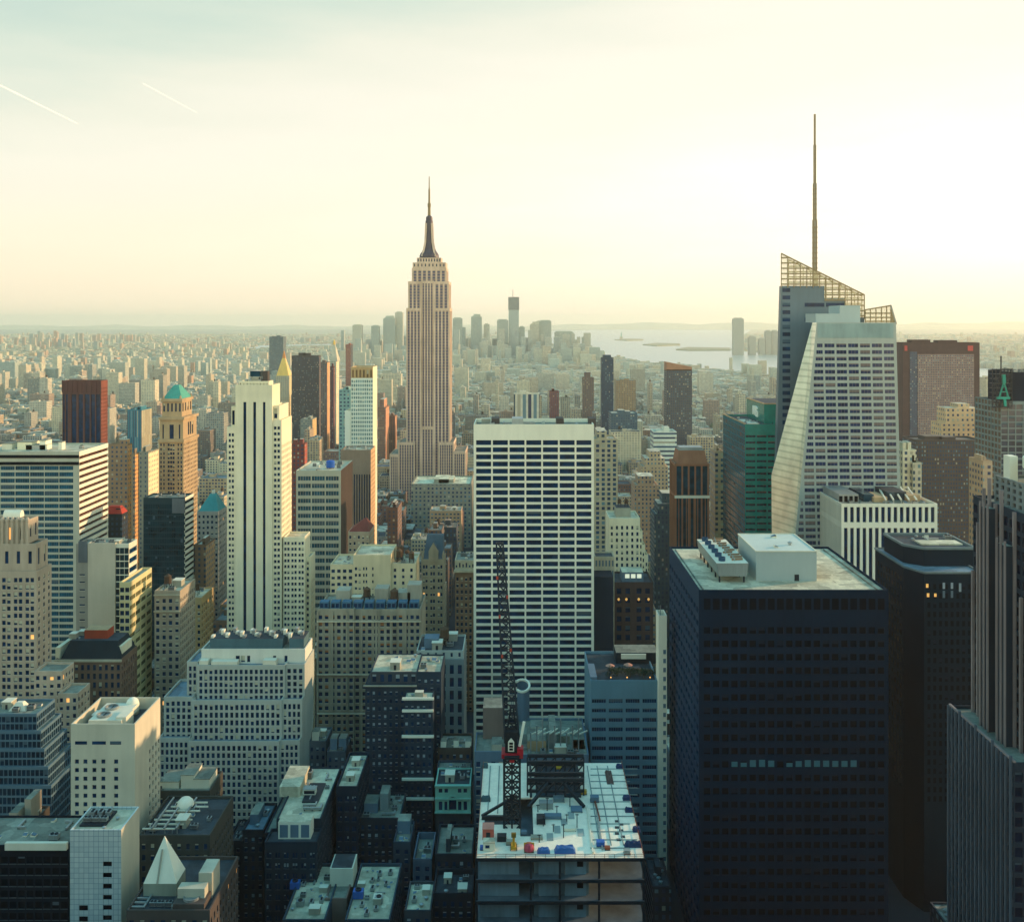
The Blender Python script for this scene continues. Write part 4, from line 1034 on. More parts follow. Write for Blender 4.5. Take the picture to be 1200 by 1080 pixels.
FM = facet_mat()
W3 = lambda px, py, Y: (wx(px, Y), Y, wz(py, Y))
zt = wz(378, 600)
At, Bt = W3(957, 378, 600), W3(1050, 378, 600)
Ab, Bb = (wx(907, 600), 600, 0), (wx(1063, 600), 600, 0)
Dt = (wx(952, 610), 610, zt); Em = (wx(904, 632), 632, wz(557, 632)); Eb = (wx(902, 632), 632, 0)
Ct = (wx(1050, 600) - 1, 655, zt); Cb = (wx(1063, 600), 655, 0)
Bk = (wx(953, 655), 655, zt); Bkb = (wx(903, 655), 655, 0); Bkm = (wx(905, 655), 655, Em[2])
b = MB(); b.face((Ab, Bb, Bt, At), FW); b.face((Bb, Cb, Ct, Bt), FW); b.face((Cb, Bkb, Bkm, Bk, Ct), FW); b.face((At, Bt, Ct, Bk, Dt), FW)
b.face((Dt, Em, Bkm, Bk), FW); b.face((Em, Eb, Bkb, Bkm), FW); b.obj('wall', t)
b = MB(); b.face((Ab, At, Dt), FM); b.face((Ab, Dt, Em), FM); b.face((Ab, Em, Eb), FM); b.obj('facet', t)
occupy(Eb[0], Bb[0], 600, 690, 190)
ws = []; fl = 7.7 * 600 / F
for j in range(44):
    z = zt - 13.5 - fl * j
    f = (zt - z) / zt; xl = At[0] + (Ab[0] - At[0]) * f + 1.6; xr = Bt[0] + (Bb[0] - Bt[0]) * f - 1.2
    cw = 7.0
    n = int((xr - xl) // cw); 
    for i in range(n + 1):
        a = xr - cw * (i + 1) + .6; c = xr - cw * i - .6
        a = max(a, xl)
        if c - a > 1: ws.append(('N', ((a + c) / 2, 599.94, z), c - a, fl * .55, FG))
finish_windows(t, ws, dict(blind=mat('grey_blind', '#6d625c'), pblind=.35, mull=2, bar=mat('mauve_mullion', '#8a7f80', var=0)), cap=100)
# rear, taller volume
Yb = 662; zs = wz(335, Yb)
b = MB(); lt, lb = wx(915.5, Yb), wx(902, Yb); rt = wx(1013, Yb)
DGL = mat('rear_glass', '#5d7077', var=.15, rough=.35)
q = [(lb, Yb, 0), (rt, Yb, 0), (rt, Yb, wz(372, Yb)), (wx(990, Yb), Yb, wz(372, Yb)), (wx(990, Yb), Yb, wz(350, Yb)), (wx(966, Yb), Yb, wz(350, Yb)), (wx(966, Yb), Yb, zs), (lt, Yb, zs)]
b.face(q, DGL); bk = [(p[0], Yb + 5, p[2]) for p in q]; b.face(bk[::-1], DGL)
for i in range(8): b.face((q[i], bk[i], bk[(i + 1) % 8], q[(i + 1) % 8]), DGL)
b.obj('rear_wall', t)
ws = []
for j in range(26):
    y = 340 + 8.6 * j; z = wz(y, Yb)
    for a, c in ((917, 926), (943, 966)) + (((968, 989),) if 1 < j else ()):
        if a > 940 and j in (0, 1, 3) or (a > 960 and j > 4) or (a > 940 and j > 4): continue
        ws.append(('N', (wx((a + c) / 2, Yb), Yb - .05, z), wx(c, Yb) - wx(a, Yb), 2.5, NAVY))
finish_windows(t, ws, dict(blind=BLINDD, pblind=.2), cap=60, name='rear_window')
LT = mat('crown_bar', '#94805a', rough=.4, var=.1)
SCG = bpy.data.materials.new('crown_glass'); SCG.use_nodes = True
pb_ = SCG.node_tree.nodes['Principled BSDF']; pb_.inputs['Base Color'].default_value = (*lin('#e8d9ac'), 1); pb_.inputs['Alpha'].default_value = .5; pb_.inputs['Roughness'].default_value = .2
ytop = lambda px: 297 + (px - 915.5) * (345 - 297) / (1012 - 915.5)
ybot = lambda px: 335 if px < 966 else (350 if px < 990 else 372)
def screen(Y, xs, ytopf, ybotf, name, hs):
    b = MB()
    for px in xs: b.bar(W3(px, ytopf(px), Y), W3(px, ybotf(px), Y), .5, LT)
    for y in hs:
        run = [px for px in np.arange(xs[0], xs[-1] + .1, .5) if ytopf(px) <= y <= ybotf(px)]
        if len(run) > 2: b.bar(W3(run[0], y, Y), W3(run[-1], y, Y), .85, LT)
    for p0, p1 in zip(xs, xs[1:]): b.bar(W3(p0, ytopf(p0), Y), W3(p1, ytopf(p1), Y), .8, LT)
    b.obj(name, t)
xs = list(np.linspace(915.5, 1013, 14))
screen(Yb - .5, xs, ytop, lambda px: ybot(px) + 2, 'crown_screen', np.arange(302, 375, 6.2))
b = MB(); b.face([W3(915.5, 297, Yb), W3(915.5, 335, Yb), W3(966, 335, Yb), W3(966, 350, Yb), W3(990, 350, Yb), W3(990, 372, Yb), W3(1013, 372, Yb), W3(1013, ytop(1013), Yb)], SCG); b.obj('crown_glazing', t)
screen(Yb + 4.8, list(np.linspace(924, 1010, 11)), lambda px: ytop(px) + 3, lambda px: ybot(px) + 2, 'crown_screen', np.arange(306, 372, 6.2))
yt2 = lambda px: 363 - (px - 1014) * 5 / 30
xs2 = [1014, 1020, 1026.5, 1033, 1039, 1044]
screen(655, xs2, yt2, lambda px: 379, 'crown_screen', (367, 372, 376.5))
b = MB(); b.face([W3(1014, 363, 655.4), W3(1014, 379, 655.4), W3(1049, 379, 655.4), W3(1044, 358, 655.4)], SCG); b.obj('crown_glazing', t)
b = MB(); b.bar(W3(1044, 358, 655), W3(1050, 379, 602), .8, LT); b.bar(W3(1044, 358, 655), W3(1050, 379, 655), .8, LT)
for k in (.3, .6, .85): b.bar((wx(1044, 655) + (Bt[0] - wx(1044, 655)) * k, 655 + (602 - 655) * k, wz(358, 655) + (zt - wz(358, 655)) * k), (wx(1044, 655) + (Bt[0] - wx(1044, 655)) * k, 655 + (602 - 655) * k, zt), .5, LT)
b.obj('crown_screen', t)
for a, c, y, yb in ((956, 984, 367.5, 379), (984, 1008, 358, 379)):
    b = MB(); b.box(wx(a, 618), wx(c, 618), 618, 640, zt, wz(y, 618), mat('pale_grey_panel', '#a9b3ab', var=.06)); b.obj('penthouse', t)
b = MB(); b.box(At[0] + .5, Bt[0] - 1.5, 599.9, 600.1, wz(396, 600), wz(379, 600), mat('grille_panel', '#8fa39c', var=.2)); b.obj('grille_band', t)
b = MB(); xx = wx(954.8, 680)
for s_, y0, y1 in ((2.4, 345, 258), (1.8, 258, 215), (1.2, 215, 170), (.7, 170, 134)):
    for e in range(4):
        a = e * math.pi / 2 + .785; dx, dy = s_ / 1.6 * math.cos(a), s_ / 1.6 * math.sin(a)
        b.bar((xx + dx, 680 + dy, wz(y0, 680)), (xx + dx, 680 + dy, wz(y1, 680)), .5, LT)
    b.bar((xx, 680, wz(y0, 680)), (xx, 680, wz(y1, 680)), s_ * .55, mat('spire_steel', '#9a9482', rough=.4, var=.1))
    y = y0
    while y > y1 + 5: b.box(xx - s_ / 1.6, xx + s_ / 1.6, 680 - s_ / 1.6, 680 + s_ / 1.6, wz(y, 680), wz(y, 680) + .6, LT); y -= 6
b.obj('spire', t)

# ---- green glass tower
t = hero('green_glass_tower', 'teal green glass tower with dark ribbon windows and a white sign on its rooftop box', 680, 848, 908, 75)
GG = glass('green_panel', '#0c7a6c', rough=.2, var=.15, spec=.6); GD = glass('green_side', '#0c4656', rough=.12, var=.5, spec=.3)
ws = []
blk(t, 680, 873, 912, 497, 72, n=dict(nc=3, fw=.86, fl=4.17, fh=.34, mt=6, d=.3, g=glass('green_dark', '#0a1f30')), e=dict(nc=14, fw=.9, fl=4.17, fh=.8, mt=2, d=.12, g=GD), wall=GG, sidewall=mat('green_mullion', '#24636b', var=.1), roof=RFD, par=1.2, wins=ws)
finish_windows(t, ws, dict(blind=mat('rust_blind', '#6a4a3c'), pblind=.12, mull=2, bar=GG), cap=90)
z0 = wz(497, 680) - 1.2
b = MB(); x0 = wx(895.5, 695); b.box(x0, x0 + 22, 695, 748, z0, wz(473.5, 695), GG, top=RFD); b.obj('roof_box', t)
b = MB(); zq = wz(473.5, 695)
for p in ((x0, 695, x0, 748), (x0, 695, x0 + 22, 695)): b.bar((p[0], p[1], zq + .3), (p[2], p[3], zq + .3), .8, TAN)
b.obj('parapet_cap', t)
b = MB(); SW = mat('sign_white', '#f2efdd', var=0)
def stroke(y0, z0_, y1, z1_): b.bar((x0 - .25, y0, z0_), (x0 - .25, y1, z1_), 1.1, SW)
zb_ = zq - 9.6; ya = 726
for p in ((0, 0, 0, 6), (0, 6, -5, 0), (-5, 0, -5, 6.5), (-8, 0, -8, 6), (-8, 6, -13, 5), (-8, 3.4, -13, 2.6), (-13, 2.6, -13, -.4), (-13, -.4, -8, 0)): stroke(ya + p[0], zb_ + p[1], ya + p[2], zb_ + p[3])
b.obj('sign', t)
b = MB(); x1 = wx(873, 680); zz = wz(497, 680)
b.bar((x1, 680, zz + .4), (x1, 752, zz + .4), .8, TAN); b.obj('parapet_cap', t)
b = MB(); b.box(x1 + 4, x1 + 12, 690, 720, z0, z0 + .8, PALE); b.obj('roof_deck', t)
clutter(t, x1 + 1, x0 - .5, 684, 745, z0, 79, 5)

# ---- near granite tower at the right edge
t = hero('granite_tower', 'pink granite tower of slender upright ribs with a white rooftop drum', 300, 1112, 1200, 60)
PG = mat('pink_granite', '#94857f', var=.2, spec=.2); PGW = glass('granite_glass', '#051a30', rough=.15, spec=.12); GW = mat('granite_shade', '#26343f', var=.2, spec=.15)  # dark wall colour between the lighter ribs
XW = 507 * 330 / F       # east face of the low wing
zw = wz(826, 330)
ws = []
PGB = mat('slate_granite', '#59626a', var=.2, spec=.15)
es = dict(fw=.74, fl=4.2, fh=.66, mt=2, d=.5, g=PGW)
block(t, XW, XW + 60, 287, 330, 0, zw, wall=GW, n=dict(es, bay=3), e=dict(es, nc=15), roof=RFM, par=1, wins=ws, name='wing'); occupy(XW, XW + 60, 287, 330, zw)
XU = XW + 7; zu = wz(580, 328)
block(t, XU, XU + 50, 285, 328, zw - 1, zu, wall=GW, n=dict(es, bay=3), e=dict(es, nc=11), roof=RFM, par=1, wins=ws, name='shaft')
XT = XW + 11; zt_ = wz(556, 322)
block(t, XT, XT + 44, 289, 322, zu - 1, zt_, wall=mat('grey_granite', '#7f847e', var=.2), n=dict(bay=3, fw=.5, nr=4, fh=.6, d=.5, g=PGW), e=dict(nc=9, fw=.5, nr=4, fh=.62, d=.6, g=PGW), roof=RFM, par=1, wins=ws, name='shaft')
finish_windows(t, ws, dict(pblind=.12, blind=BLINDD), cap=100)
for k, zt2 in ((327.2, 668), (323.6, 612), (319.6, 572), (315.8, 560), (311.8, 590), (308, 574), (304, 640), (300, 600), (296, 700), (292.4, 690), (288, 730)):
    b = MB(); b.box(XU - .9, XU - .02, k - .42, k + .42, zw - 1, wz(zt2, k), PG); b.obj('rib', t)
for i in range(16):
    b = MB(); yy = 288 + i * 2.77; b.box(XW - .7, XW - .02, yy - .3, yy + .3, 0, zw + (1.5 if i % 4 == 0 else .2), PGB); b.obj('rib', t)
b = MB(); b.box(XW - .1, XW + .6, 287, 330, zw, zw + .6, PG); b.obj('parapet_cap', t)
for yy, d, ztp in ((311, 5, 596), (300, 5, 640)):
    b = MB(); b.box(XU - 3, XU - .95, yy, yy + d, zw - 1, wz(ztp, yy), GW, top=RFM); b.obj('bay', t)
    for q in (0, d / 2, d):
        b = MB(); b.box(XU - 3.5, XU - 3.02, yy + q - .3, yy + q + .3, zw - 1, wz(ztp, yy) + 1.5, PG); b.obj('rib', t)
b = MB(); xx = XT + 16; yy = 304
b.lathe(xx, yy, [(13.5, zt_ - 1), (13.5, zt_ + 4), (14.4, zt_ + 4.2), (14.4, zt_ + 7.2), (13.8, zt_ + 7.6), (13.2, zt_ + 7.6), (13.2, zt_ + 6.4), (.1, zt_ + 6.4)], WHITE, 28); b.obj('rooftop_drum', t)
b = MB(); b.box(XT + .5, XT + 3, 313, 317, zt_ - 1, zt_ + 7, WHITE); b.obj('stair_tower', t)

# ---- tower under construction with hoist
t = hero('unfinished_tower', 'half-finished dark tower with scaffold screens and a green hoist', 700, 1163, 1215, 40)
ws = []
blk(t, 702, 1173, 1225, 470, 40, n=dict(bay=5.2, fw=.88, fl=4.2, fh=.82, mt=2, d=.4, g=glass('mauve_glass', '#27303f')), e=dict(bay=5, fw=.8, fl=4.2, fh=.7, d=.4, g=glass('tan_glass', '#6a5648')), wall=mat('pale_mullion', '#7e8a84', var=.1), roof=RFD, wins=ws)
finish_windows(t, ws, dict(blind=BLINDD, pblind=.2), cap=60)
blk(t, 703, 1186, 1225, 436, 36, z0=wz(470, 702) - 1, n=None, e=None, wall=mat('netting', '#0a2030', spec=.1), roof=RFD, name='netted_floors')
b = MB(); Y = 700
for px in np.linspace(1163, 1186, 6): b.bar(W3(px, 477, Y), W3(px, 432, Y), .5, DMETAL); b.bar(W3(px, 477, Y + 6), W3(px, 432, Y + 6), .5, DMETAL)
for y in np.linspace(433, 477, 9): b.bar(W3(1163, y, Y), W3(1186, y, Y), .8, DMETAL); b.bar(W3(1163, y, Y + 6), W3(1186, y, Y + 6), .6, DMETAL); b.box(wx(1163, Y), wx(1186, Y), Y, Y + 6, wz(y, Y), wz(y, Y) + .2, DMETAL)
for k in range(5):
    b.bar(W3(1163 + k * 4.6, 477, Y), W3(1167.6 + k * 4.6, 432, Y), .4, DMETAL)
b.obj('scaffold', t)
b = MB(); HG = mat('hoist_green', '#1f9a82', rough=.5)
b.bar(W3(1176, 439, 699), W3(1176.5, 449, 699), 2.0, HG)
for sx in (-1, 1):
    b.bar(W3(1176.3, 447, 699), W3(1176.3 + sx * 5.5, 466, 699), .8, HG); b.bar(W3(1176.3, 447, 700.5), W3(1176.3 + sx * 4, 466, 700.5), .6, HG)
for y, w in ((453, 2), (459, 3.6)): b.bar(W3(1176.3 - w, y, 699), W3(1176.3 + w, y, 699), .6, HG)
b.box(wx(1168, 699), wx(1183, 699), 698, 701, wz(467.5, 699), wz(465, 699), HG); b.bar(W3(1177, 466, 699), W3(1178, 476, 699), 1.6, HG)
b.obj('hoist', t)
b = MB(); b.bar(W3(1173, 440, 705), W3(1173, 417, 705), .7, DMETAL); b.obj('mast', t)
clutter(t, wx(1188, 703), wx(1222, 703), 705, 736, wz(436, 703) - 1, 83, 6, ('mechanical_box', 'cooling_unit', 'stair_bulkhead'))

# ---- copper-toned tower with ribs
t = hero('copper_tower', 'orange brown tower with copper piers and a flared flat crown', 720, 790, 831, 26)
CPP = mat('copper_pier', '#94664a', var=.2); ws = []
H = wz(543, 720)
cs = dict(nc=5, fw=.76, zs=[(.1, wz(583, 720) / H), (wz(580, 720) / H, wz(546, 720) / H)], d=.8, g=TEALG, ml=.6, mr=.6)
blk(t, 720, 791, 831, 543, 26, n=cs, e=dict(cs, nc=4), wall=CPP, roof=RFM, wins=ws)
for j in range(60): pass
finish_windows(t, ws, dict(pblind=0), name='window_strip')
b = MB(); x0, x1 = wx(793.5, 723), wx(829, 723); z0 = H - 1; zt2 = wz(528, 723)
b.prism([(x0, 722), (x1, 722), (x1, 744), (x0, 744)], z0, zt2, CPP, top=RFM, poly2=[(x0 + 1.6, 725), (x1 - 1.6, 725), (x1 - 1.6, 742), (x0 + 1.6, 742)]); b.obj('crown', t)
b = MB(); b.box(x0 + 2.6, x1 - 2.6, 728, 740, zt2, zt2 + 1.8, METAL); b.obj('roof_plant', t)
for i in range(10):
    b = MB(); xx = wx(791, 720) + i * 2.68; b.box(xx - .25, xx + .25, 719.5, 719.98, 10, wz(583, 720), CPP); b.obj('rib', t)
b = MB(); b.box(wx(790.5, 720), wx(831.5, 720), 719.2, 719.98, wz(583.5, 720), wz(580.5, 720), PALE); b.obj('cornice', t)

# ---- curved banded office in the middle left
t = hero('ribbon_office', 'grey office block with dark ribbon windows, brown flank and a blue roof tank', 700, 347, 415, 50)
ws = []
blk(t, 700, 347, 399.5, 551, 50, n=dict(nc=3, fw=.92, fl=5.06, fh=.58, mt=3, d=.5, g=glass('band_teal', '#0c4658', spec=.35), ml=.8, mr=1.2), w=None, wall=mat('dull_band', '#b3b29c', var=.12), sidewall=mat('flank_brown', '#3d3229'), roof=RFL, wins=ws)
finish_windows(t, ws, dict(blind=BLINDD, pblind=.25, mull=4, bar=PALE), cap=90)
zr = wz(551, 700) - 1
b = MB(); xx = wx(387, 715); b.lathe(xx, 716, [(3, zr + .8), (3, zr + 5), (2.4, zr + 5.6), (.1, zr + 5.8)], mat('tank_blue', '#2a5fae', var=.1), 16)
for a in range(4): b.bar((xx + 2 * math.cos(a * 1.57), 716 + 2 * math.sin(a * 1.57), zr), (xx + 2 * math.cos(a * 1.57), 716 + 2 * math.sin(a * 1.57), zr + .8), .4, DMETAL)
b.obj('water_tank', t)
clutter(t, wx(350, 702), wx(397, 702), 704, 745, zr, 87, 9)

# ---- roof-garden block right of the white grid tower
t = hero('roof_garden_block', 'blue grey block with a planted roof terrace at the foot of the white grid tower', 450, 692, 770, 40)
BG = mat('blue_stone', '#5b8390', var=.15); ws = []
blk(t, 450, 692, 771, 797, 40, n=dict(nc=4, fw=.82, fl=4.15, fh=.42, mt=7, d=.4, g=NAVY), w=None, wall=BG, roof=RFD, par=1.2, wins=ws)
finish_windows(t, ws, dict(blind=BLINDD, pblind=.3, mull=5, bar=BG), cap=80)
zr = wz(797, 450) - 1.2
b = MB(); b.box(wx(722, 476), wx(771, 476), 476, 488, zr, zr + 5, DMETAL, top=RFM); b.box(wx(728, 475), wx(757, 475), 474.8, 475.9, zr + 2.4, zr + 4.6, PALE); b.obj('penthouse', t)
b = MB(); b.box(wx(692, 451), wx(700, 451), 452, 470, zr, zr + 2, BLUEGREY); b.obj('planter_wall', t)
for px, y in ((715, 466), (736, 467)):
    b = MB(); xx = wx(px, y); b.lathe(xx, y, [(2.2, zr + 2.3), (1.1, zr + 2.9), (.1, zr + 3.3)], mat('awning_pink', '#c08b74'), 8); b.lathe(xx, y, [(.08, zr), (.08, zr + 2.4)], METAL, 6); b.obj('awning', t)
GREENL = [mat('leaf_olive', '#3d4a2a', var=.3, streak=False), mat('leaf_dark', '#24382a', var=.3, streak=False), mat('leaf_rust', '#6a4a2c', var=.3, streak=False)]


def shrub(root, x, y, z, r, seed, name='shrub'):
    rr = random.Random(seed); b = MB()
    for i in range(int(120 * r)):
        a, c = rr.uniform(0, 6.28), rr.uniform(-.7, 1); d = r * rr.uniform(.35, 1); s_ = r * rr.uniform(.12, .26)
        p = np.array((x + d * math.cos(a) * math.sqrt(1 - c * c), y + d * math.sin(a) * math.sqrt(1 - c * c), z + r * .9 + d * c * .9))
        q = [p + s_ * np.array([rr.uniform(-1, 1) for _ in range(3)]) for _ in range(3)]
        b.face([tuple(v) for v in q], rr.choice(GREENL[:2]))
    b.bar((x, y, z), (x, y, z + r * .8), r * .12, WOOD)
    b.obj(name, root)


for i in range(11): shrub(t, wx(712 + 5.2 * i, 460), 457 + (i * 5) % 8, zr, 1.5 + .5 * ((i * 7) % 3), 100 + i)
for px in (716, 735, 762):
    b = MB(); xx = wx(px, 452); b.lathe(xx, 452.5, [(.06, zr), (.06, zr + 1.4)], METAL, 6); b.lathe(xx, 452.5, [(.1, zr + 1.4), (.35, zr + 1.7), (.1, zr + 2)], lamp_mat('amber_light', '#ffb45a', 1.2), 8); b.obj('terrace_lamp', t)

# ---- dark building with lamps
t = hero('lamplit_block', 'dark brown block with four small orange lamps across its upper storey', 600, 718, 766, 26)
ws = []
blk(t, 600, 719, 765.5, 682, 26, n=dict(us=[(.08, .2), (.3, .42), (.58, .7), (.8, .92)], fl=5.6, fh=.6, mt=2.5, d=.8, g=NAVY), wall=mat('shadow_brown', '#4a3b36', var=.25), roof=RFD, wins=ws)  # plain dark brown wall
finish_windows(t, ws, dict(pblind=.2, blind=BLINDD), cap=50)
for px in (725, 734, 748.5, 760):
    b = MB(); b.lathe(wx(px, 599.5), 599.4, [(.1, wz(703.5, 600)), (.7, wz(702.3, 600)), (.7, wz(701, 600)), (.1, wz(700, 600))], AMB, 8); b.obj('facade_lamp', t)
zr = wz(682, 600) - 1
b = MB(); b.box(wx(729, 605), wx(754, 605), 605, 618, zr, zr + 5.6, BLUEGREY, top=RFL); b.obj('penthouse', t)
for i in range(3):
    b = MB(); xx = wx(732.5 + 7 * i, 604.9); b.box(xx, xx + 2.6, 604.85, 604.98, zr + 2.2, zr + 4.6, lamp_mat('penthouse_light', '#dfe3c8', .6)); b.obj('lit_window', t)
t = hero('low_pale_annex', 'small pale block with a row of openings beside the white grid tower', 590, 697, 720, 14)
ws = []
blk(t, 590, 697, 720, 652, 14, n=dict(nc=6, fw=.5, fl=6, fh=.6, mt=1, d=.4, g=BLUEGREY), wall=STONE, roof=RFD, wins=ws)
finish_windows(t, ws, dict(pblind=0), cap=24)
b = MB(); b.box(wx(695, 584), wx(717, 584), 575, 589.9, 0, wz(671, 584), DARKB); b.obj('front_block', t)

# ---- the cream block with sloping shoulders
t = hero('cream_block', 'cream block with stepped right shoulders and dark roof tanks', 640, 714, 759, 26)
ws = []
cb = dict(bay=3.3, fw=.42, fl=3.9, fh=.56, mt=4, d=.4, g=NAVY)
for xr, yt, dy in ((750, 607, 0), (753, 622, .6), (756, 638, 1.2), (759.5, 650, 1.8)):
    blk(t, 640 + dy, 714 if dy == 0 else xr - 4, xr, yt, 26, n=cb, wall=CREAM, roof=RFL, wins=ws, name='wall' if dy == 0 else 'shoulder')
finish_windows(t, ws, S, cap=60)
zr = wz(607, 640) - 1
b = MB(); b.box(wx(722, 648), wx(739, 648), 648, 660, zr, zr + 6, GREY, top=RFD); b.obj('penthouse', t)
for px in (726, 734): put(t, 'water_tank', wx(px, 652), 653, zr + 6, .7)

# ---- gabled tower in the middle distance
t = hero('gabled_tower', 'tan brick tower with a gothic gable and steep roof', 720, 494, 521, 20)
ws = []
blk(t, 720, 494, 520, 655, 20, n=dict(nc=3, fw=.62, pair=True, fl=4.9, fh=.5, mt=3, d=.4, g=NAVY), w=dict(bay=4, fw=.4, fl=4.9, fh=.5, mt=2, d=.3, g=NAVY), wall=mat('sand_brick', '#a89a7c', var=.2), roof=RFD, wins=ws)
finish_windows(t, ws, S, cap=60)
xa, xb, xm = wx(496, 720), wx(519, 720), wx(508, 720); z0 = wz(655, 720); zp = wz(629, 720)
b = MB(); SR = mat('slate_blue', '#51636b', var=.2)
b.face(((xa, 720.3, z0), (xb, 720.3, z0), (xb, 728, zp), (xa + 2, 728, zp)), SR); b.face(((xb, 740, z0), (xa, 740, z0), (xa + 2, 732, zp), (xb, 732, zp)), SR); b.face(((xa + 2, 728, zp), (xb, 728, zp), (xb, 732, zp), (xa + 2, 732, zp)), SR); b.face(((xa, 720.3, z0), (xa + 2, 728, zp), (xa + 2, 732, zp), (xa, 740, z0)), SR); b.face(((xb, 720.3, z0), (xb, 740, z0), (xb, 732, zp), (xb, 728, zp)), SR)
b.obj('steep_roof', t)
b = MB(); g = mat('sand_brick', '#a89a7c', var=.2); b.prism([(xm - 3.4, 719.5), (xm + 3.4, 719.5), (xm + 3.4, 724), (xm - 3.4, 724)], z0 - 2, z0 + 6, g); b.face(((xm - 3.4, 719.5, z0 + 6), (xm + 3.4, 719.5, z0 + 6), (xm, 719.5, z0 + 12)), g); b.face(((xm - 3.4, 719.5, z0 + 6), (xm, 719.5, z0 + 12), (xm, 727, z0 + 12), (xm - 3.4, 727, z0 + 6)), SR); b.face(((xm + 3.4, 719.5, z0 + 6), (xm + 3.4, 727, z0 + 6), (xm, 727, z0 + 12), (xm, 719.5, z0 + 12)), SR); b.obj('gable', t)
for px in (495, 519.5):
    b = MB(); xx = wx(px, 720); b.lathe(xx, 721, [(.9, z0 - 4), (.9, z0 + 3), (.1, z0 + 6)], g, 6); b.obj('pinnacle', t)

t = hero('corniced_loft', 'brick loft with a heavy pale cornice behind the left side of the white grid tower', 650, 533, 556, 24)
ws = []
blk(t, 650, 533, 560, 656, 24, z0=wz(668, 650), n=dict(nc=7, fw=.45, nr=1, fh=.45, d=.4, g=NAVY), wall=STONE, roof=RFM, wins=ws, name='attic')
blk(t, 650.5, 533.5, 559, 669, 23, n=dict(nc=5, fw=.5, fl=4.2, fh=.55, mt=3, d=.4, g=NAVY), wall=mat('tawny_brick', '#8d735c', var=.2), roof=None, wins=ws, par=0)
finish_windows(t, ws, S, cap=50)
b = MB(); b.box(wx(532, 650), wx(560, 650), 648.4, 649.95, wz(670, 650), wz(667, 650), STONE); b.obj('cornice', t)
clutter(t, wx(535, 651), wx(555, 651), 652, 672, wz(656, 650) - 1, 91, 5)

# ============================================================ left middle distance, hand built
t = hero('copper_roofed_tower', 'tan stone tower with a green copper pyramid roof and arched upper windows', 900, 186, 232, 40)
WT = mat('warm_stone', '#b39a74', var=.2); ws = []
aw_ = dict(nc=7, fw=.4, fl=3.8, fh=.5, mt=3, d=.4, g=NAVY)
blk(t, 900, 186, 215, 516, 40, n=dict(us=[(.06, .12), (.18, .24), (.36, .44), (.46, .54), (.56, .64), (.76, .82), (.88, .94)], fl=3.8, fh=.6, mt=2, d=.5, g=NAVY), w=dict(bay=4, fw=.4, fl=3.8, fh=.5, mt=2, d=.3, g=NAVY), wall=WT, roof=RFM, wins=ws, name='shaft')
blk(t, 901, 187, 214.5, 491, 38, z0=wz(516, 901) - .5, n=dict(us=[(.12, .18), (.42, .6), (.82, .88)], zs=[(.1, .75)], d=.6, g=NAVY), w=dict(us=[(.35, .45), (.5, .6), (.65, .75)], zs=[(.2, .8)], d=.6, g=NAVY), wall=WT, roof=RFM, wins=ws, name='upper_storey')
blk(t, 904, 190, 213, 468, 28, z0=wz(490, 904), n=dict(nc=5, fw=.45, zs=[(.35, .8)], d=.6, g=NAVY), w=dict(nc=4, fw=.45, zs=[(.35, .8)], d=.6, g=NAVY), wall=WT, roof=RFM, wins=ws, name='belvedere')
finish_windows(t, ws, dict(pblind=.2, blind=BLIND), cap=80)
for y, a, c, Y, D, nm in ((516, 185.3, 215.7, 899, 42, 0), (490, 186, 216, 900, 40, 0), (468.5, 189, 214, 903, 30, 0)):
    b = MB(); b.box(wx(a, Y), wx(c, Y), Y - .8, Y + D + .8, wz(y + 2, Y), wz(y, Y) + 1, WT); b.obj('cornice', t)
b = MB(); xa, xb = wx(190.5, 904), wx(213, 904); z0 = wz(468, 904) + .6
ym = 918; xm = (xa + xb) / 2
q = [(xa, 904, z0), (xb, 904, z0), (xb, 932, z0), (xa, 932, z0)]; q2 = [(xm - 2, ym - 3, wz(451, 915)), (xm + 2, ym - 3, wz(451, 915)), (xm + 2, ym + 3, wz(451, 915)), (xm - 2, ym + 3, wz(451, 915))]
for i in range(4): b.face((q[i], q[(i + 1) % 4], q2[(i + 1) % 4], q2[i]), COPPER)
b.face(q2, COPPER); b.obj('pyramid_roof', t)
for a, c in ((xa + 1, 903.6), (xb - 1, 903.6), (xb - .5, 931)):
    b = MB(); b.lathe(a, c, [(.9, z0 - 1), (.9, z0 + 1.6), (.1, z0 + 3.4)], WT, 8); b.obj('pinnacle', t)

t = hero('dark_glass_block', 'flat dark glass block with a white striped end wall', 680, 168, 217, 18)
ws = []
blk(t, 680, 168, 217, 583, 18, n=dict(nc=18, fw=.9, fl=3.9, fh=.8, mt=4, d=.1, g=glass('deep_teal_glass', '#0a2a33', rough=.08)), w=dict(nc=1, fw=1, fl=3.9, fh=.5, mt=1.5, d=.6, g=BLACKG), wall=mat('teal_mullion', '#12333b', var=.1), sidewall=WHITE, roof=RFM, wins=ws)
finish_windows(t, ws, dict(pblind=.06, blind=BLINDD), cap=95)
b = MB(); b.box(wx(202, 680), wx(216.5, 680), 679.5, 679.97, wz(601, 680), wz(584, 680), mat('grey_screen', '#5b6468')); b.obj('screen_panel', t)
clutter(t, wx(170, 681), wx(215, 681), 682, 696, wz(583, 680) - 1, 93, 6)

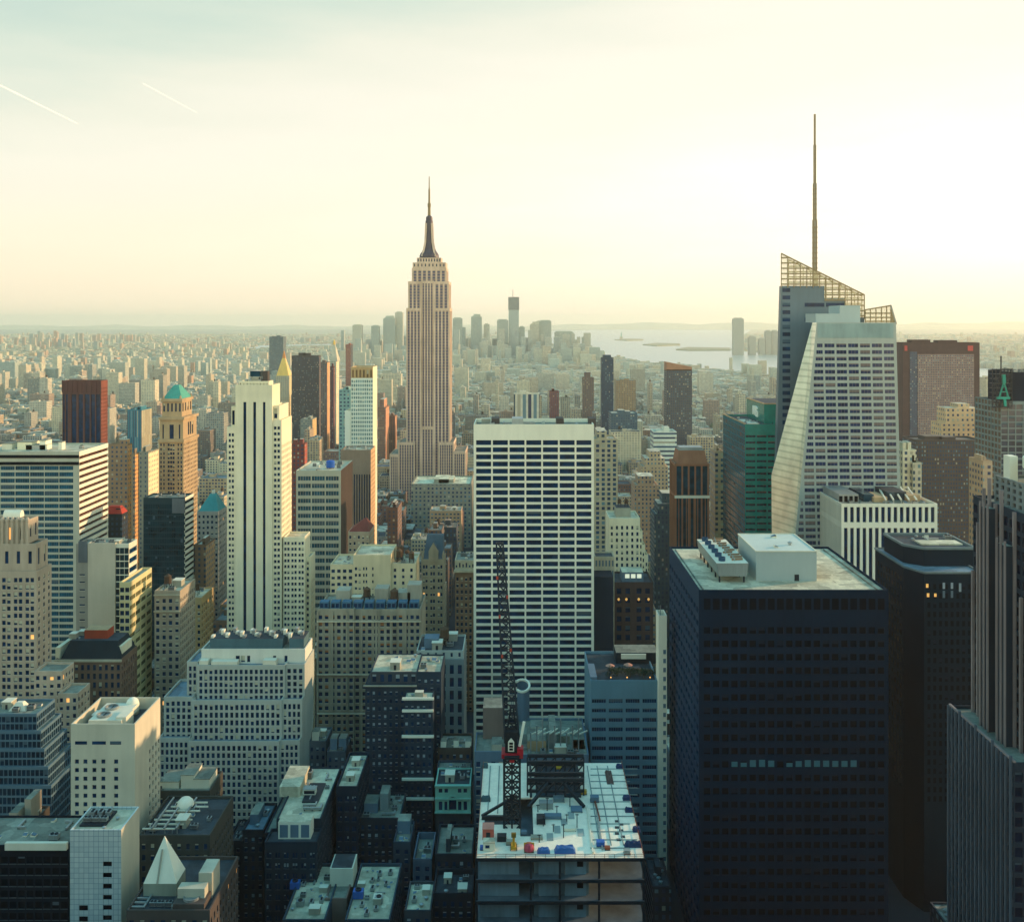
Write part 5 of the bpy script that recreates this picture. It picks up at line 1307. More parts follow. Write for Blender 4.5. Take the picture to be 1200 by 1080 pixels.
t = hero('blank_slab', 'plain beige slab with a small-windowed edge strip and a glass corner', 560, 89, 161, 13)
ws = []
blk(t, 560, 89, 103, 637, 13, n=dict(us=[(.3, .75)], fl=4.2, fh=.18, mt=15, d=.2, g=NAVY), wall=mat('mouse_grey', '#8f8d80'), roof=RFM, wins=ws)
b = MB(); b.box(wx(92, 560), wx(102.5, 560), 559.8, 559.97, wz(659, 560), wz(634, 560), mat('grey_screen', '#5b6468')); b.obj('screen_panel', t)
blk(t, 559.6, 103, 135, 636, 13.5, wall=mat('beige_panel', '#b8b09a', var=.1), roof=RFM, wins=ws)
blk(t, 560.4, 135, 151, 637, 12.5, n=dict(nc=3, fw=.94, fl=3.8, fh=.86, mt=2, d=.1, g=glass('deep_teal_glass', '#0a2a33', rough=.08)), w=dict(nc=1, fw=.9, fl=5.2, fh=.55, mt=2, d=.5, g=NAVY), wall=PALE, roof=RFM, wins=ws)
finish_windows(t, ws, dict(pblind=.15, blind=BLINDD), cap=80)
clutter(t, wx(104, 562), wx(149, 562), 562, 572, wz(637, 560) - 1, 97, 8, s=.8)
t = hero('striped_flank_block', 'narrow block with a pale striped flank in front of the plain beige slab', 528, 140, 152, 33)
ws = []
blk(t, 528, 140, 152, 682, 32, n=dict(nc=2, fw=.8, fl=4, fh=.6, mt=2, d=.3, g=NAVY), w=dict(nc=4, fw=.92, fl=5, fh=.5, mt=1.5, d=.5, g=mat('olive_glass', '#5c5c3a', var=.2)), wall=mat('buff_panel', '#d2c48e', var=.1), roof=RFM, wins=ws)
finish_windows(t, ws, dict(pblind=.1, blind=BLIND), cap=70)

t = hero('grid_loft', 'grey loft with a square window grid and a sunlit warm flank', 545, 181, 228, 26)
ws = []
gl = dict(bay=3.1, fw=.52, fl=3.9, fh=.56, mt=3.5, d=.4, g=NAVY)
blk(t, 545, 181, 211, 692, 26, n=dict(gl), w=dict(gl, bay=3.4), wall=mat('shade_stone', '#a79b84', var=.2), roof=RFL, wins=ws)  # one greyish stone on all walls
finish_windows(t, ws, S, cap=95)
for y in (697, 716):
    b = MB(); b.box(wx(180.5, 545), wx(211.3, 545), 544.3, 544.98, wz(y, 545) - .3, wz(y, 545) + .3, STONE); b.obj('string_course', t)
put(t, 'water_tank', wx(196, 552), 553, wz(692, 545) - 1, 1.1)
clutter(t, wx(183, 546), wx(209, 546), 547, 569, wz(692, 545) - 1, 101, 6)
t = hero('small_loft', 'small ochre loft tucked behind the grey square-gridded loft', 610, 215, 246, 24)
ws = []
blk(t, 610, 212, 236, 700, 24, n=gl, w=dict(gl, bay=4), wall=mat('ochre_stone', '#b99f70', var=.2), roof=RFL, wins=ws)
finish_windows(t, ws, S, cap=40)
put(t, 'water_tank', wx(230, 620), 620, wz(700, 610) - 1, 1.1); clutter(t, wx(214, 611), wx(234, 611), 612, 632, wz(700, 610) - 1, 103, 4)

t = hero('mansard_building', 'brown building with a dark mansard roof and a red roof box', 500, 65, 160, 20)
ws = []
blk(t, 500, 65, 142, 772, 21, n=dict(bay=2.9, fw=.5, fl=4.2, fh=.62, mt=2, d=.4, g=NAVY), w=dict(bay=3.2, fw=.45, fl=4.2, fh=.6, mt=2, d=.4, g=NAVY), wall=mat('chestnut_stone', '#7d6552', var=.25), roof=RFD, wins=ws)
finish_windows(t, ws, S, cap=80)
z0 = wz(772, 500); zt2 = wz(751, 503); xa, xb = wx(70, 500), wx(142, 500); MS = mat('mansard_slate', '#1a2a30', var=.25)
b = MB(); b.prism([(xa, 500.5), (xb, 500.5), (xb, 520), (xa, 520)], z0 - .6, zt2, MS, top=RFD, poly2=[(xa + 3.5, 504), (xb - 3, 504), (xb - 3, 517), (xa + 3.5, 517)]); b.obj('mansard_roof', t)
b = MB(); b.box(wx(100, 508), wx(127, 508), 507, 515, zt2, wz(738, 507), mat('red_box', '#a2442c', var=.2), top=TAN); b.obj('roof_box', t)
b = MB(); b.box(wx(64, 500), wx(143, 500), 499.2, 499.95, z0 - 1.2, z0 - .2, STONE); b.obj('cornice', t)
b = MB(); b.box(wx(66, 503), wx(71, 503), 502, 518, z0 - 1, z0 + 5, CREAM); b.obj('chimney', t)
b = MB(); b.box(wx(143, 503) - 2, wx(143, 503), 503, 516, z0 - 1, z0 + 5.5, CREAM); b.obj('chimney', t)
clutter(t, wx(78, 508), wx(98, 508), 505, 516, zt2, 105, 4, s=.7)

t = hero('gridded_white_tower', 'pale glassy tower of fine white grid with a tan louvred crown', 850, 404, 442, 26)
ws = []
blk(t, 850, 411.5, 437, 443, 26, n=dict(nc=10, fw=.7, fl=3.4, fh=.66, mt=1, d=.2, g=glass('pale_glass', '#6f8f8c', rough=.15, var=.3)), w=None, wall=mat('white_grid', '#d6dccb', var=.06), sidewall=CREAM, roof=None, par=0, wins=ws)
blk(t, 850, 411.5, 437, 430, 26, z0=wz(443, 850), n=dict(nc=6, fw=.5, zs=[(.05, .75)], d=.8, g=mat('tan_louvre', '#7d664a')), w=None, wall=mat('tan_crown', '#b79a6c'), sidewall=CREAM, roof=RFL, wins=ws, name='crown')
blk(t, 852, 404, 411.3, 481, 20, n=None, wall=mat('white_grid', '#d6dccb', var=.06), roof=RFL, wins=ws, name='side_wing')
finish_windows(t, ws, dict(pblind=.1, blind=BLIND), cap=95)
t = hero('brown_podium_tower', 'brown ribbed tower standing in front of the pale gridded tower', 800, 395, 442, 20)
ws = []
blk(t, 800, 399, 434.5, 527, 26, n=dict(nc=12, fw=.5, zs=[(.05, .87)], d=.6, g=NAVY), w=dict(bay=3.5, fw=.3, fl=3.6, fh=.45, mt=2, d=.3, g=NAVY), wall=mat('mink_stone', '#8a7a68', var=.2), sidewall=mat('peach_stone', '#c9a277', var=.15), roof=RFL, wins=ws)  # flank is the front stone with warm sunlight put into its colour
finish_windows(t, ws, dict(pblind=0), cap=60)
clutter(t, wx(401, 801), wx(432, 801), 802, 823, wz(527, 800) - 1, 107, 9)
t = hero('red_roofed_block', 'stone block with a dark red pyramid roof and a sunlit striped flank', 640, 408, 442, 20)
ws = []
blk(t, 640, 408, 433, 623, 22, n=dict(bay=2.8, fw=.45, fl=3.8, fh=.5, mt=1.5, d=.3, g=NAVY), w=dict(nc=1, fw=1, fl=4, fh=.4, mt=1.5, d=.3, g=TAN), wall=mat('shade_stone', '#a79b84', var=.2), roof=RFD, wins=ws)
finish_windows(t, ws, S, cap=50)
xa, xb = wx(408, 640), wx(433, 640); z0 = wz(623, 640) - .2; ap = ((xa + xb) / 2 + 3, 651, wz(606, 650)); q = [(xa, 640.4, z0), (xb, 640.4, z0), (xb, 661, z0), (xa, 661, z0)]
b = MB(); RM = mat('oxblood_tile', '#7a3f33', var=.25)
for i in range(4): b.face((q[i], q[(i + 1) % 4], ap), RM)
b.obj('pyramid_roof', t)

t = hero('teal_roofed_house', 'grey block with a small teal pyramid roof behind the ribbed cream tower', 760, 230, 263, 20)
ws = []
blk(t, 760, 231, 256, 599, 22, n=dict(bay=3.4, fw=.5, fl=4, fh=.5, mt=2, d=.3, g=NAVY), w=dict(bay=3.4, fw=.5, fl=4, fh=.5, mt=2, d=.3, g=NAVY), wall=mat('dove_stone', '#a5a598', var=.2), roof=RFD, wins=ws)
finish_windows(t, ws, S, cap=60)
xa, xb = wx(232, 760), wx(256, 760); z0 = wz(599, 760) - .2; q = [(xa, 760.4, z0), (xb, 760.4, z0), (xb, 780, z0), (xa, 780, z0)]; zt2 = wz(578, 770); xm = (xa + xb) / 2 + 1
q2 = [(xm - 2, 768, zt2), (xm + 2, 768, zt2), (xm + 2, 772, zt2), (xm - 2, 772, zt2)]; b = MB(); TR = mat('teal_copper', '#3b8f8c', var=.2)
for i in range(4): b.face((q[i], q[(i + 1) % 4], q2[(i + 1) % 4], q2[i]), TR)
b.face(q2, TR); b.obj('pyramid_roof', t)
b = MB(); b.box(xm - 1, xm + 1, 769, 771, zt2, zt2 + 2.4, PALE); b.obj('lantern', t)

# ---- cylinder and roofscape behind the crane
t = hero('rooftop_service_block', 'low service block crowded with ducts and a curved white-rimmed cylinder, behind the crane', 440, 560, 690, 40)
ws = []
blk(t, 425, 556, 600, 880, 20, n=gl, wall=BLUEGREY, roof=RFM, wins=ws, name='wing')
blk(t, 432, 606, 690, 884, 40, n=dict(gl, bay=4), wall=BLUEGREY, roof=RFM, wins=ws, name='wing')
finish_windows(t, ws, S, cap=40)
zr = wz(884, 432) - 1
b = MB(); xx = wx(612, 478); n_ = 20
prof = [(3.6, 0), (3.6, wz(800, 478))]
for i in range(n_):
    a0, a1 = math.pi * (i / n_ * 1.5 - .75), math.pi * ((i + 1) / n_ * 1.5 - .75)
    p0, p1 = (xx + 3.4 * math.cos(a0), 478 + 8 * math.sin(a0)), (xx + 3.4 * math.cos(a1), 478 + 8 * math.sin(a1))
    b.face(((*p0, zr - 40), (*p1, zr - 40), (*p1, wz(803, 478)), (*p0, wz(803, 478))), BLUEGREY); b.bar((*p0, wz(803, 478)), (*p1, wz(803, 478)), .9, WHITE)
b.obj('stair_cylinder', t)
for a, c, y0, y1, yt, m in ((566, 590, 440, 452, 829, mat('dusty_brick', '#77685e')), (618, 640, 438, 452, 868, TAN), (622, 636, 455, 464, 852, PALE), (644, 652, 440, 460, 858, METAL), (656, 668, 445, 455, 862, RFM), (672, 686, 440, 450, 878, BLUEGREY), (576, 588, 428, 436, 872, GREY)):
    b = MB(); b.box(wx(a, y0), wx(c, y0), y0, y1, zr, wz(yt, y0), m, top=RFM); b.obj('plant_room', t)
for i in range(9):
    b = MB(); xx = wx(622 + 7 * i, 436); b.bar((xx, 436, zr), (xx, 436, zr + 9 + (i % 3) * 3), .5, METAL); b.bar((xx, 436, zr + 8), (xx + 4, 440, zr + 8 + i % 2), .5, PALE); b.obj('pipe', t)
clutter(t, wx(610, 433), wx(688, 433), 433, 440, zr, 111, 8, s=.8)

# ============================================================ the building site
DECK = mat('fresh_deck', '#f8ecd0', rough=.35, spec=.5, var=.16, scale=.6, streak=False); CONC = mat('raw_concrete', '#6d7c7e', var=.35); RUST = mat('primer_steel', '#8a4a30', rough=.6)
t = thing('construction_site', 'unfinished steel and concrete floors with a pale top deck, open at the sides', 'building site', (round((wx(558, 330) + wx(755, 330)) / 2, 2), 330, 0))
Z = wz(1005, 330); xa, xb = wx(558, 330), wx(755, 330); occupy(xa, xb, 330, 401, Z)
fh = 7.0
for i in range(9):
    b = MB(); z = Z - fh * i
    if i == 0:
        b.box(xa, wx(610, 330), 330, 352, z - .6, z, DECK); b.box(wx(610, 330), wx(626, 330), 330, 344, z - .6, z, DECK); b.box(wx(626, 330), xb, 330, 401, z - .6, z, DECK)
        b.box(xa, wx(590, 330), 356, 401, z - .6, z, DECK); b.box(wx(590, 330), wx(626, 330), 372, 401, z - .6, z, DECK)
        b.box(xa, wx(565, 330), 352, 356, z - .6, z, DECK)
    else: b.box(xa, xb, 330, 401, z - .6, z, mat('poured_floor', '#56646a', var=.35, streak=False))
    b.obj('floor_slab', t)
    b = MB(); b.box(xa - .2, xb + .2, 329.6, 329.97, z - .9, z + .1, DMETAL); b.obj('edge_beam', t)
for i in range(8):
    z = Z - fh * (i + 1)
    for px in (559, 622, 656, 702, 754):
        b = MB(); xx = wx(px, 331); b.box(xx - .35, xx + .35, 330.5, 331.2, z, z + fh - .6, DMETAL); b.obj('column', t)
    for yy in (348, 366, 384, 400):
        for xx in (xa + .5, xb - .5):
            b = MB(); b.box(xx - .35, xx + .35, yy - .7, yy, z, z + fh - .6, DMETAL); b.obj('column', t)
b = MB(); b.box(wx(626, 334), wx(690, 334), 334, 352, Z - 60, Z - .7, CONC); b.obj('concrete_core', t)
for i in range(3):
    for px, w in ((562, 48), (631, 27), (662, 26)):
        z = Z - fh * (i + 1); b = MB(); xx = wx(px, 333); b.box(xx, xx + w * .27, 333.2, 333.5, z, z + fh - .9, mat('wrap_sheet', '#6c848c', var=.4)); b.obj('wall_panel', t)
        if px > 640: b = MB(); b.box(xx + 4, xx + 6, 333, 333.18, z + 2.6, z + 4.8, BLACKG); b.obj('opening', t)
# dark trusses over the core
for j, (yy, h, w) in enumerate(((396, 3.2, 1), (386, 4.6, 1), (378, 3.4, 1), (371, 4.0, 1))):
    b = MB(); x0, x1 = wx(618, yy), wx(684, yy); z = Z + 1.2 + .4 * j
    b.box(x0, x1, yy - .5, yy + .5, z + h, z + h + 1.2, DMETAL); b.box(x0, x1, yy - .5, yy + .5, z, z + .9, DMETAL)
    for k in range(7):
        xx = x0 + (x1 - x0) * k / 6; b.bar((xx, yy, z - 1.2), (xx, yy, z + h), .5, DMETAL)
        if k < 6: b.bar((xx, yy, z), (xx + (x1 - x0) / 6, yy, z + h), .45, DMETAL)
    b.obj('roof_truss', t)
b = MB()
for s_ in (-1, 1):
    xm = wx(651, 372); b.bar((xm + s_ * 3, 370, Z + 6), (xm + s_ * 10, 364, Z + .3), 1.0, DMETAL); b.bar((xm + s_ * 9, 372, Z), (xm + s_ * 9, 398, Z + 4), .8, DMETAL)
b.obj('knee_brace', t)
b = MB(); b.box(wx(628, 376), wx(680, 376), 372, 398, Z + .05, Z + .7, mat('core_shadow_deck', '#2a3941')); b.obj('core_deck', t)  # dark slab laid over the core beneath the trusses
b = MB(); x0, x1 = wx(564, 352), wx(611, 352); b.box(x0, x1, 355.2, 356.4, Z - .2, Z + 1.2, DMETAL); b.bar((x0, 356, Z + 1), (wx(606, 362), 362, Z + 5.5), .8, DMETAL); b.obj('tie_beam', t)
for i in range(12):
    b = MB(); yy = 336 + i * 5.4; b.box(wx(692, yy), wx(747 if i % 3 else 738, yy), yy, yy + .3, Z, Z + .22, mat('rebar_line', '#7f8b86')); b.obj('rebar_mat', t)
for px in (699, 712, 726, 570, 582):
    b = MB(); xx = wx(px, 350); b.box(xx, xx + .3, 338 if px > 600 else 360, 398, Z, Z + .26, mat('rebar_line', '#7f8b86')); b.obj('rebar_mat', t)
for k in range(2):
    b = MB()
    for i in range(24):
        yy = 330.3 + i * 3
        xx = (xa + .15, xb - .15)[k]; b.bar((xx, yy, Z), (xx, yy, Z + 1.2), .12, RUST)
    for h in (.6, 1.2): b.bar((xx, 330.3, Z + h), (xx, 400, Z + h), .12, RUST)
    b.obj('guard_rail', t)
b = MB()
for i in range(18):
    xx = xa + (xb - xa) * i / 17; b.bar((xx, 330.2, Z), (xx, 330.2, Z + 1.2), .12, RUST)
for h in (.6, 1.2): b.bar((xa, 330.2, Z + h), (xb, 330.2, Z + h), .12, RUST)
b.obj('guard_rail', t)

# loose things on the deck
TARP = mat('blue_tarp', '#2c5f97', rough=.5, var=.25, scale=1, streak=False); YEL = mat('safety_yellow', '#c8962a', rough=.5); PINK = mat('pink_wrap', '#b8465a', rough=.5); REDB = mat('faded_red', '#c0604e', var=.2)


def tarp(px, py, w, d, h, label, m=TARP, seed=0):
    Y = (EYE - Z) * F / (py - CY); x = wx(px, Y); rr = random.Random(seed); b = MB(); n = 8
    hgt = lambda i, j: 0 if i in (0, n) or j in (0, n) else h * (.75 + .35 * rr.random())
    g = [[(x - w / 2 + w * i / n + (0 if i in (0, n) else rr.uniform(-.1, .1)), Y - d / 2 + d * j / n, Z + .02 + hgt(i, j)) for j in range(n + 1)] for i in range(n + 1)]
    for i in range(n):
        for j in range(n): b.face((g[i][j], g[i + 1][j], g[i + 1][j + 1], g[i][j + 1]), m)
    o = b.obj('tarpaulin', None); o['label'] = label; o['category'] = 'tarpaulin'; o['group'] = 'tarpaulins on the building site deck'


tarp(637, 998, 4.2, 2.8, 1.2, 'blue tarpaulin with a straight square outline at the front deck edge', seed=1)
tarp(662, 997, 7.0, 3.2, 1.6, 'widest blue tarpaulin lying near the front deck edge', seed=2)
tarp(742, 991, 6.0, 2.2, 1.5, 'dark blue tarpaulin at the front right deck corner', mat('navy_tarp', '#183458', var=.2), seed=3)
tarp(746, 973, 2.8, 2.4, 1.3, 'dark blue tarpaulin on the deck edge behind the checkered sheets', mat('navy_tarp', '#183458', var=.2), seed=4)
tarp(737, 950, 2.8, 2.4, 1.2, 'small dark blue tarpaulin halfway along the deck edge', mat('navy_tarp', '#183458', var=.2), seed=5)
tarp(735, 936, 3.4, 2.6, 1.2, 'dark tarpaulin third from the back corner of the deck', mat('navy_tarp', '#183458', var=.2), seed=6)
tarp(726, 899, 2.8, 3, 1.2, 'dark tarpaulin at the far corner of the deck', mat('navy_tarp', '#183458', var=.2), seed=7)
tarp(569, 937, 3.6, 3, 1.4, 'grey green tarpaulin beside the crane mast', mat('slate_tarp', '#38565a', var=.2), seed=8)
tarp(568, 898, 2.6, 3, 1.2, 'grey green tarpaulin at the far end of the deck behind the crane mast', mat('slate_tarp', '#38565a', var=.2), seed=9)
tarp(714, 911, 2.6, 11, 1.1, 'long brown covered heap of timber on the back of the deck', mat('brown_tarp', '#5a4640', var=.3), seed=10)


def deckthing(name, label, cat, px, py, parts, group=None):
    Y = (EYE - Z) * F / (py - CY); x = wx(px, Y); r = thing(name, label, cat, (x, Y, Z), group)
    for pn, boxes in parts:
        b = MB()
        for (x0, x1, y0, y1, z0, z1, m) in boxes: b.box(x + x0, x + x1, Y + y0, Y + y1, Z + z0, Z + z1, m)
        b.obj(pn, r)
    return r


deckthing('container', 'pale red site container with a dark doorway near the crane foot', 'container', 572, 984, [('body', [(-1.9, 1.9, 0, 4.5, .1, 3.6, REDB)]), ('door', [(-.7, .7, -.05, 0, .3, 2.6, DMETAL)]), ('roof', [(-2, 2, -.1, 4.6, 3.6, 3.75, mat('pink_roof', '#cf8672'))])])
deckthing('site_cabin', 'pale site cabin in front of the red container', 'cabin', 573, 997, [('body', [(-1.9, 1.9, 0, 3.4, .1, 2.6, PALE)]), ('roof', [(-2, 2, -.1, 3.5, 2.6, 2.75, RFL)]), ('window', [(-1.2, .2, -.04, 0, 1, 2, NAVY)])])
deckthing('boom_lift', 'yellow boom lift standing on the front of the deck', 'lift', 602, 997, [('chassis', [(-.9, .9, 0, 3.4, .5, 1.3, YEL)]), ('wheel', [(-1.1, -.9, .2, 1, 0, .9, DMETAL)]), ('wheel', [(.9, 1.1, .2, 1, 0, .9, DMETAL)]), ('wheel', [(-1.1, -.9, 2.4, 3.2, 0, .9, DMETAL)]), ('wheel', [(.9, 1.1, 2.4, 3.2, 0, .9, DMETAL)]), ('boom', [(-.4, .4, .4, 1, 1.3, 5, YEL)]), ('basket', [(-.8, .8, -.2, .9, 4.6, 5.8, mat('dark_yellow', '#7d6224'))])])
r_ = deckthing('wrapped_bundle', 'bright pink and orange wrapped bundle beside the yellow boom lift', 'bundle', 620, 999, [('pallet', [(-1.6, 1.6, 0, 2.6, 0, .3, WOOD)]), ('strap', [(-1.7, 1.7, 1.1, 1.4, .3, 2.75, YEL)])])
b = MB(); x, y = r_.location.x, r_.location.y; b.lathe(x, y + 1.3, [(1.6, Z + .3), (1.7, Z + 1.4), (1.3, Z + 2.4), (.3, Z + 2.7)], PINK, 10); b.obj('load', r_)
for i, (px, py, w, m, lab) in enumerate(((588, 986, 3, DMETAL, 'dark stack of steel parts at the foot of the crane'), (597, 990, 2, GREY, 'grey machine box behind the yellow boom lift'), (614, 978, 1.8, BLUEGREY, 'blue grey crate beside the dark crane foot'), (566, 996, 1.8, BLM, 'blue toolbox at the front left deck corner'), (684, 931, 2.2, YEL, 'yellow hoist motor at the edge of the dark core'), (704, 992, 2.6, BLM, 'blue material skip in the middle of the front deck edge'), (712, 996, 1.6, RUST, 'rust coloured skip beside the blue material skip'), (697, 940, 3, BLUEGREY, 'blue grey pump beside the dark core'), (655, 903, 2, YEL, 'yellow crate beneath the dark trusses'), (735, 1001, 2, METAL, 'grey crate at the front edge of the deck, nearest the corner tarpaulin'))):
    kind = ('steel_stack', 'machine_box', 'crate', 'toolbox', 'hoist_motor', 'skip', 'skip', 'pump', 'crate', 'crate')[i]
    deckthing(kind, lab, kind.replace('_', ' '), px, py, [('body', [(-w / 2, w / 2, 0, w * .8, .2, w * .55, m)]), ('base', [(-w / 2 - .1, w / 2 + .1, -.1, w * .8 + .1, 0, .2, DMETAL)]), ('lid', [(-w / 2 - .08, w / 2 + .08, -.08, w * .8 + .08, w * .55, w * .55 + .15, m)])])
lab_ = ['grey formwork panel standing on the pale middle deck', 'grey formwork stack near the dark trusses', 'bluish formwork stack in the middle of the deck', 'pale formwork stack beside the wide blue tarpaulin', 'dark formwork stack against the core edge', 'low grey formwork stack behind the pink bundle', 'flat bluish formwork stack near the yellow hoist motor']
for i, (px, py, w_, d_, h_, m) in enumerate(((640, 948, 5, 3, 2.2, METAL), (655, 940, 4, 3, 1.4, CONC), (648, 960, 6, 2.5, 1.2, BLUEGREY), (668, 974, 4, 3, 1, PALE), (634, 966, 3, 4, 2, DMETAL), (629, 984, 4, 2.4, .8, GREY), (676, 952, 4, 4, .7, BLUEGREY))):
    deckthing('formwork_stack', lab_[i], 'formwork', px, py, [('panel', [(-w_ / 2, w_ / 2, 0, d_, .2, h_, m)]), ('bearer', [(-w_ / 2, -w_ / 2 + .3, 0, d_, 0, .2, WOOD)]), ('bearer', [(w_ / 2 - .3, w_ / 2, 0, d_, 0, .2, WOOD)])], 'formwork stacks on the deck')
for i in range(10):
    b = MB(); xx = wx(631 + 5.6 * (i % 9), 352); yy = 340 + (i * 11 % 26); b.bar((xx, yy, Z), (xx, yy, Z + 2.6 + i % 3), .3, DMETAL); b.bar((xx - .6, yy, Z + 2.4 + i % 3), (xx + .6, yy, Z + 2.4 + i % 3), .2, DMETAL); b.obj('starter_column', t)
for i in range(5):
    b = MB(); xx = wx(640 + 9 * i, 350); b.box(xx, xx + 2.2, 341 + 5 * i % 17, 346 + 5 * i % 17, Z + .01, Z + .12, mat('wet_patch', '#9aa39a')); b.obj('cover_plate', t)
for i in range(7):
    px, py = 723 + (i % 2) * 5 + (0 if i < 5 else 2), 962 + 3.6 * i
    deckthing('checker_sheet', 'black sheet lying in the checkered patch of sheets on the deck', 'sheet', px, py, [('sheet', [(-.7, .7, -.7, .7, 0, .14, DMETAL)])], 'checkered sheets on the deck')
for i, (px, p0, p1, m, lab) in enumerate(((692, 945, 1000, PALE, 'pale long pipe lying along the deck'), (700, 935, 962, RUST, 'rust red pipe lying along the deck'), (703, 948, 996, METAL, 'grey long pipe lying beside the pale one'))):
    Y0, Y1 = (EYE - Z) * F / (p1 - CY), (EYE - Z) * F / (p0 - CY); b = MB(); b.bar((wx(px + 3, Y0), Y0, Z + .4), (wx(px - 4, Y1), Y1, Z + .4), .55, m)
    o = b.obj('pipe', None); o['label'] = lab; o['category'] = 'pipe'

# ---- luffing crane
t = thing('tower_crane', 'dark lattice tower crane with a red slewing platform and raised jib', 'crane', (round(wx(600, 352), 2), 352, Z))
cx = t.location.x; Yc = 352
b = MB(); hw = 2.7; z0, z1 = Z - 12, wz(884, Yc)
for sx in (-1, 0, 1):
    for sy in (-1, 1): b.bar((cx + sx * hw, Yc + sy * 2.4, z0), (cx + sx * hw, Yc + sy * 2.4, z1), .75 if sx else .6, DMETAL)
n = 7
for k in range(n):
    za, zb = z0 + (z1 - z0) * k / n, z0 + (z1 - z0) * (k + 1) / n; zm = (za + zb) / 2
    for sy in (-1, 1):
        y = Yc + sy * 2.4
        b.bar((cx - hw, y, za), (cx + hw, y, za), .5, DMETAL)
        for sx in (-1, 1): b.bar((cx, y, za), (cx + sx * hw, y, zm), .42, DMETAL); b.bar((cx + sx * hw, y, zm), (cx, y, zb), .42, DMETAL)
    for sx in (-1, 1): b.bar((cx + sx * hw, Yc - 2.4, za), (cx + sx * hw, Yc + 2.4, zb), .42, DMETAL)
b.obj('mast', t)
b = MB(); CRED = mat('crane_red', '#b3202c', rough=.45, var=.15)
b.box(cx - 3.6, cx + 3.8, Yc - 3.2, Yc + 3, z1, z1 + 1.4, CRED); b.box(cx + 1.8, cx + 3.9, Yc - 3.4, Yc, z1 + 1.4, z1 + 3.4, CRED); b.box(cx - .8, cx + .8, Yc - 3.5, Yc - 2.6, z1 - 1.2, z1, CRED); b.obj('slewing_platform', t)
b = MB(); b.box(cx - 2.4, cx + 2, Yc - 1.8, Yc + 2.6, z1 + 1.4, z1 + 8.5, mat('machine_black', '#0e1a20')); b.obj('machine_house', t)
b = MB(); zc_ = z1 + 2.2
pts = [(-1.05, 0), (1.05, 0), (1.05, 3.1), (0, 4.4), (-1.05, 3.1)]
b.face([(cx - .3 + x, Yc - 2.6, zc_ + z) for x, z in pts], WHITE); b.face([(cx - .3 + x, Yc - 1.85, zc_ + z) for x, z in pts][::-1], WHITE)
for i in range(5): p, q = pts[i], pts[(i + 1) % 5]; b.face([(cx - .3 + p[0], Yc - 2.6, zc_ + p[1]), (cx - .3 + p[0], Yc - 1.85, zc_ + p[1]), (cx - .3 + q[0], Yc - 1.85, zc_ + q[1]), (cx - .3 + q[0], Yc - 2.6, zc_ + q[1])], WHITE)
cab = b.obj('cab', t)
b = MB()
for i in range(3): b.box(cx - .95, cx + .35, Yc - 2.66, Yc - 2.61, zc_ + .4 + i, zc_ + 1.15 + i, BLACKG)
b.obj('cab_window', cab)
b = MB(); b.bar((cx + 2.6, Yc - 1, z1 + 3.4), (cx + 4.2, Yc, z1 + 11.5), .9, WHITE); b.obj('hydraulic_ram', t)
jb = np.array((cx, Yc + 2, z1 + 4)); jt = np.array(W3(585.5, 636, 376.0)); b = MB(); n = 22
dv = (jt - jb) / n; prev = None
for k in range(n + 1):
    c = jb + dv * k; w = 2.5 - 1.3 * k / n; h = (1.9 - 1.0 * k / n)
    cor = [c + np.array((sx * w, -h, 0)) for sx in (-1, 1)] + [c + np.array((sx * w, h, 0)) for sx in (1, -1)]
    if prev is not None:
        for i in range(4): b.bar(prev[i], cor[i], .58, DMETAL); b.bar(prev[i], cor[(i + 1) % 4], .36, DMETAL)
    for i in range(4): b.bar(cor[i], cor[(i + 1) % 4], .26, DMETAL)
    prev = cor
b.obj('jib', t)
b = MB(); zb = z1 + 17; b.bar((cx - 1.6, Yc + 1, z1 + 8.4), (cx - .4, Yc - 1.5, zb), .6, DMETAL); b.bar((cx + 1.6, Yc + 1, z1 + 8.4), (cx + .4, Yc - 1.5, zb), .6, DMETAL); b.bar((cx - .4, Yc - 1.5, zb), (cx + .4, Yc - 1.5, zb), .6, DMETAL)
for i in range(4): zz = z1 + 9 + i * 2; b.bar((cx - 1.3 + .25 * i, Yc + .6 - .5 * i, zz), (cx + 1.3 - .25 * i, Yc + .6 - .5 * i, zz), .35, DMETAL)
b.obj('a_frame', t)
b = MB(); b.bar((cx, Yc - 1.5, zb), tuple(jt), .14, DMETAL); b.bar((cx + .6, Yc - 1.5, zb), tuple(jt + np.array((.5, 0, 0))), .14, DMETAL); b.obj('cable', t)
b = MB(); b.box(cx - 2.6, cx + 2.6, Yc - 4.6, Yc - 3.3, z1 + .2, z1 + 1.2, DMETAL); b.obj('counterweight', t)
for k, (fr, s_) in enumerate(((.42, -1), (.45, 1), (.62, -1), (.72, 1), (.82, -1))):
    b = MB(); c = jb + (jt - jb) * fr; b.box(c[0] + s_ * 1.6 - .35, c[0] + s_ * 1.6 + .35, c[1] - 2, c[1] - 1.4, c[2] - .5, c[2] + .6, mat('marker_red', '#c04a34')); b.obj('warning_marker', t)

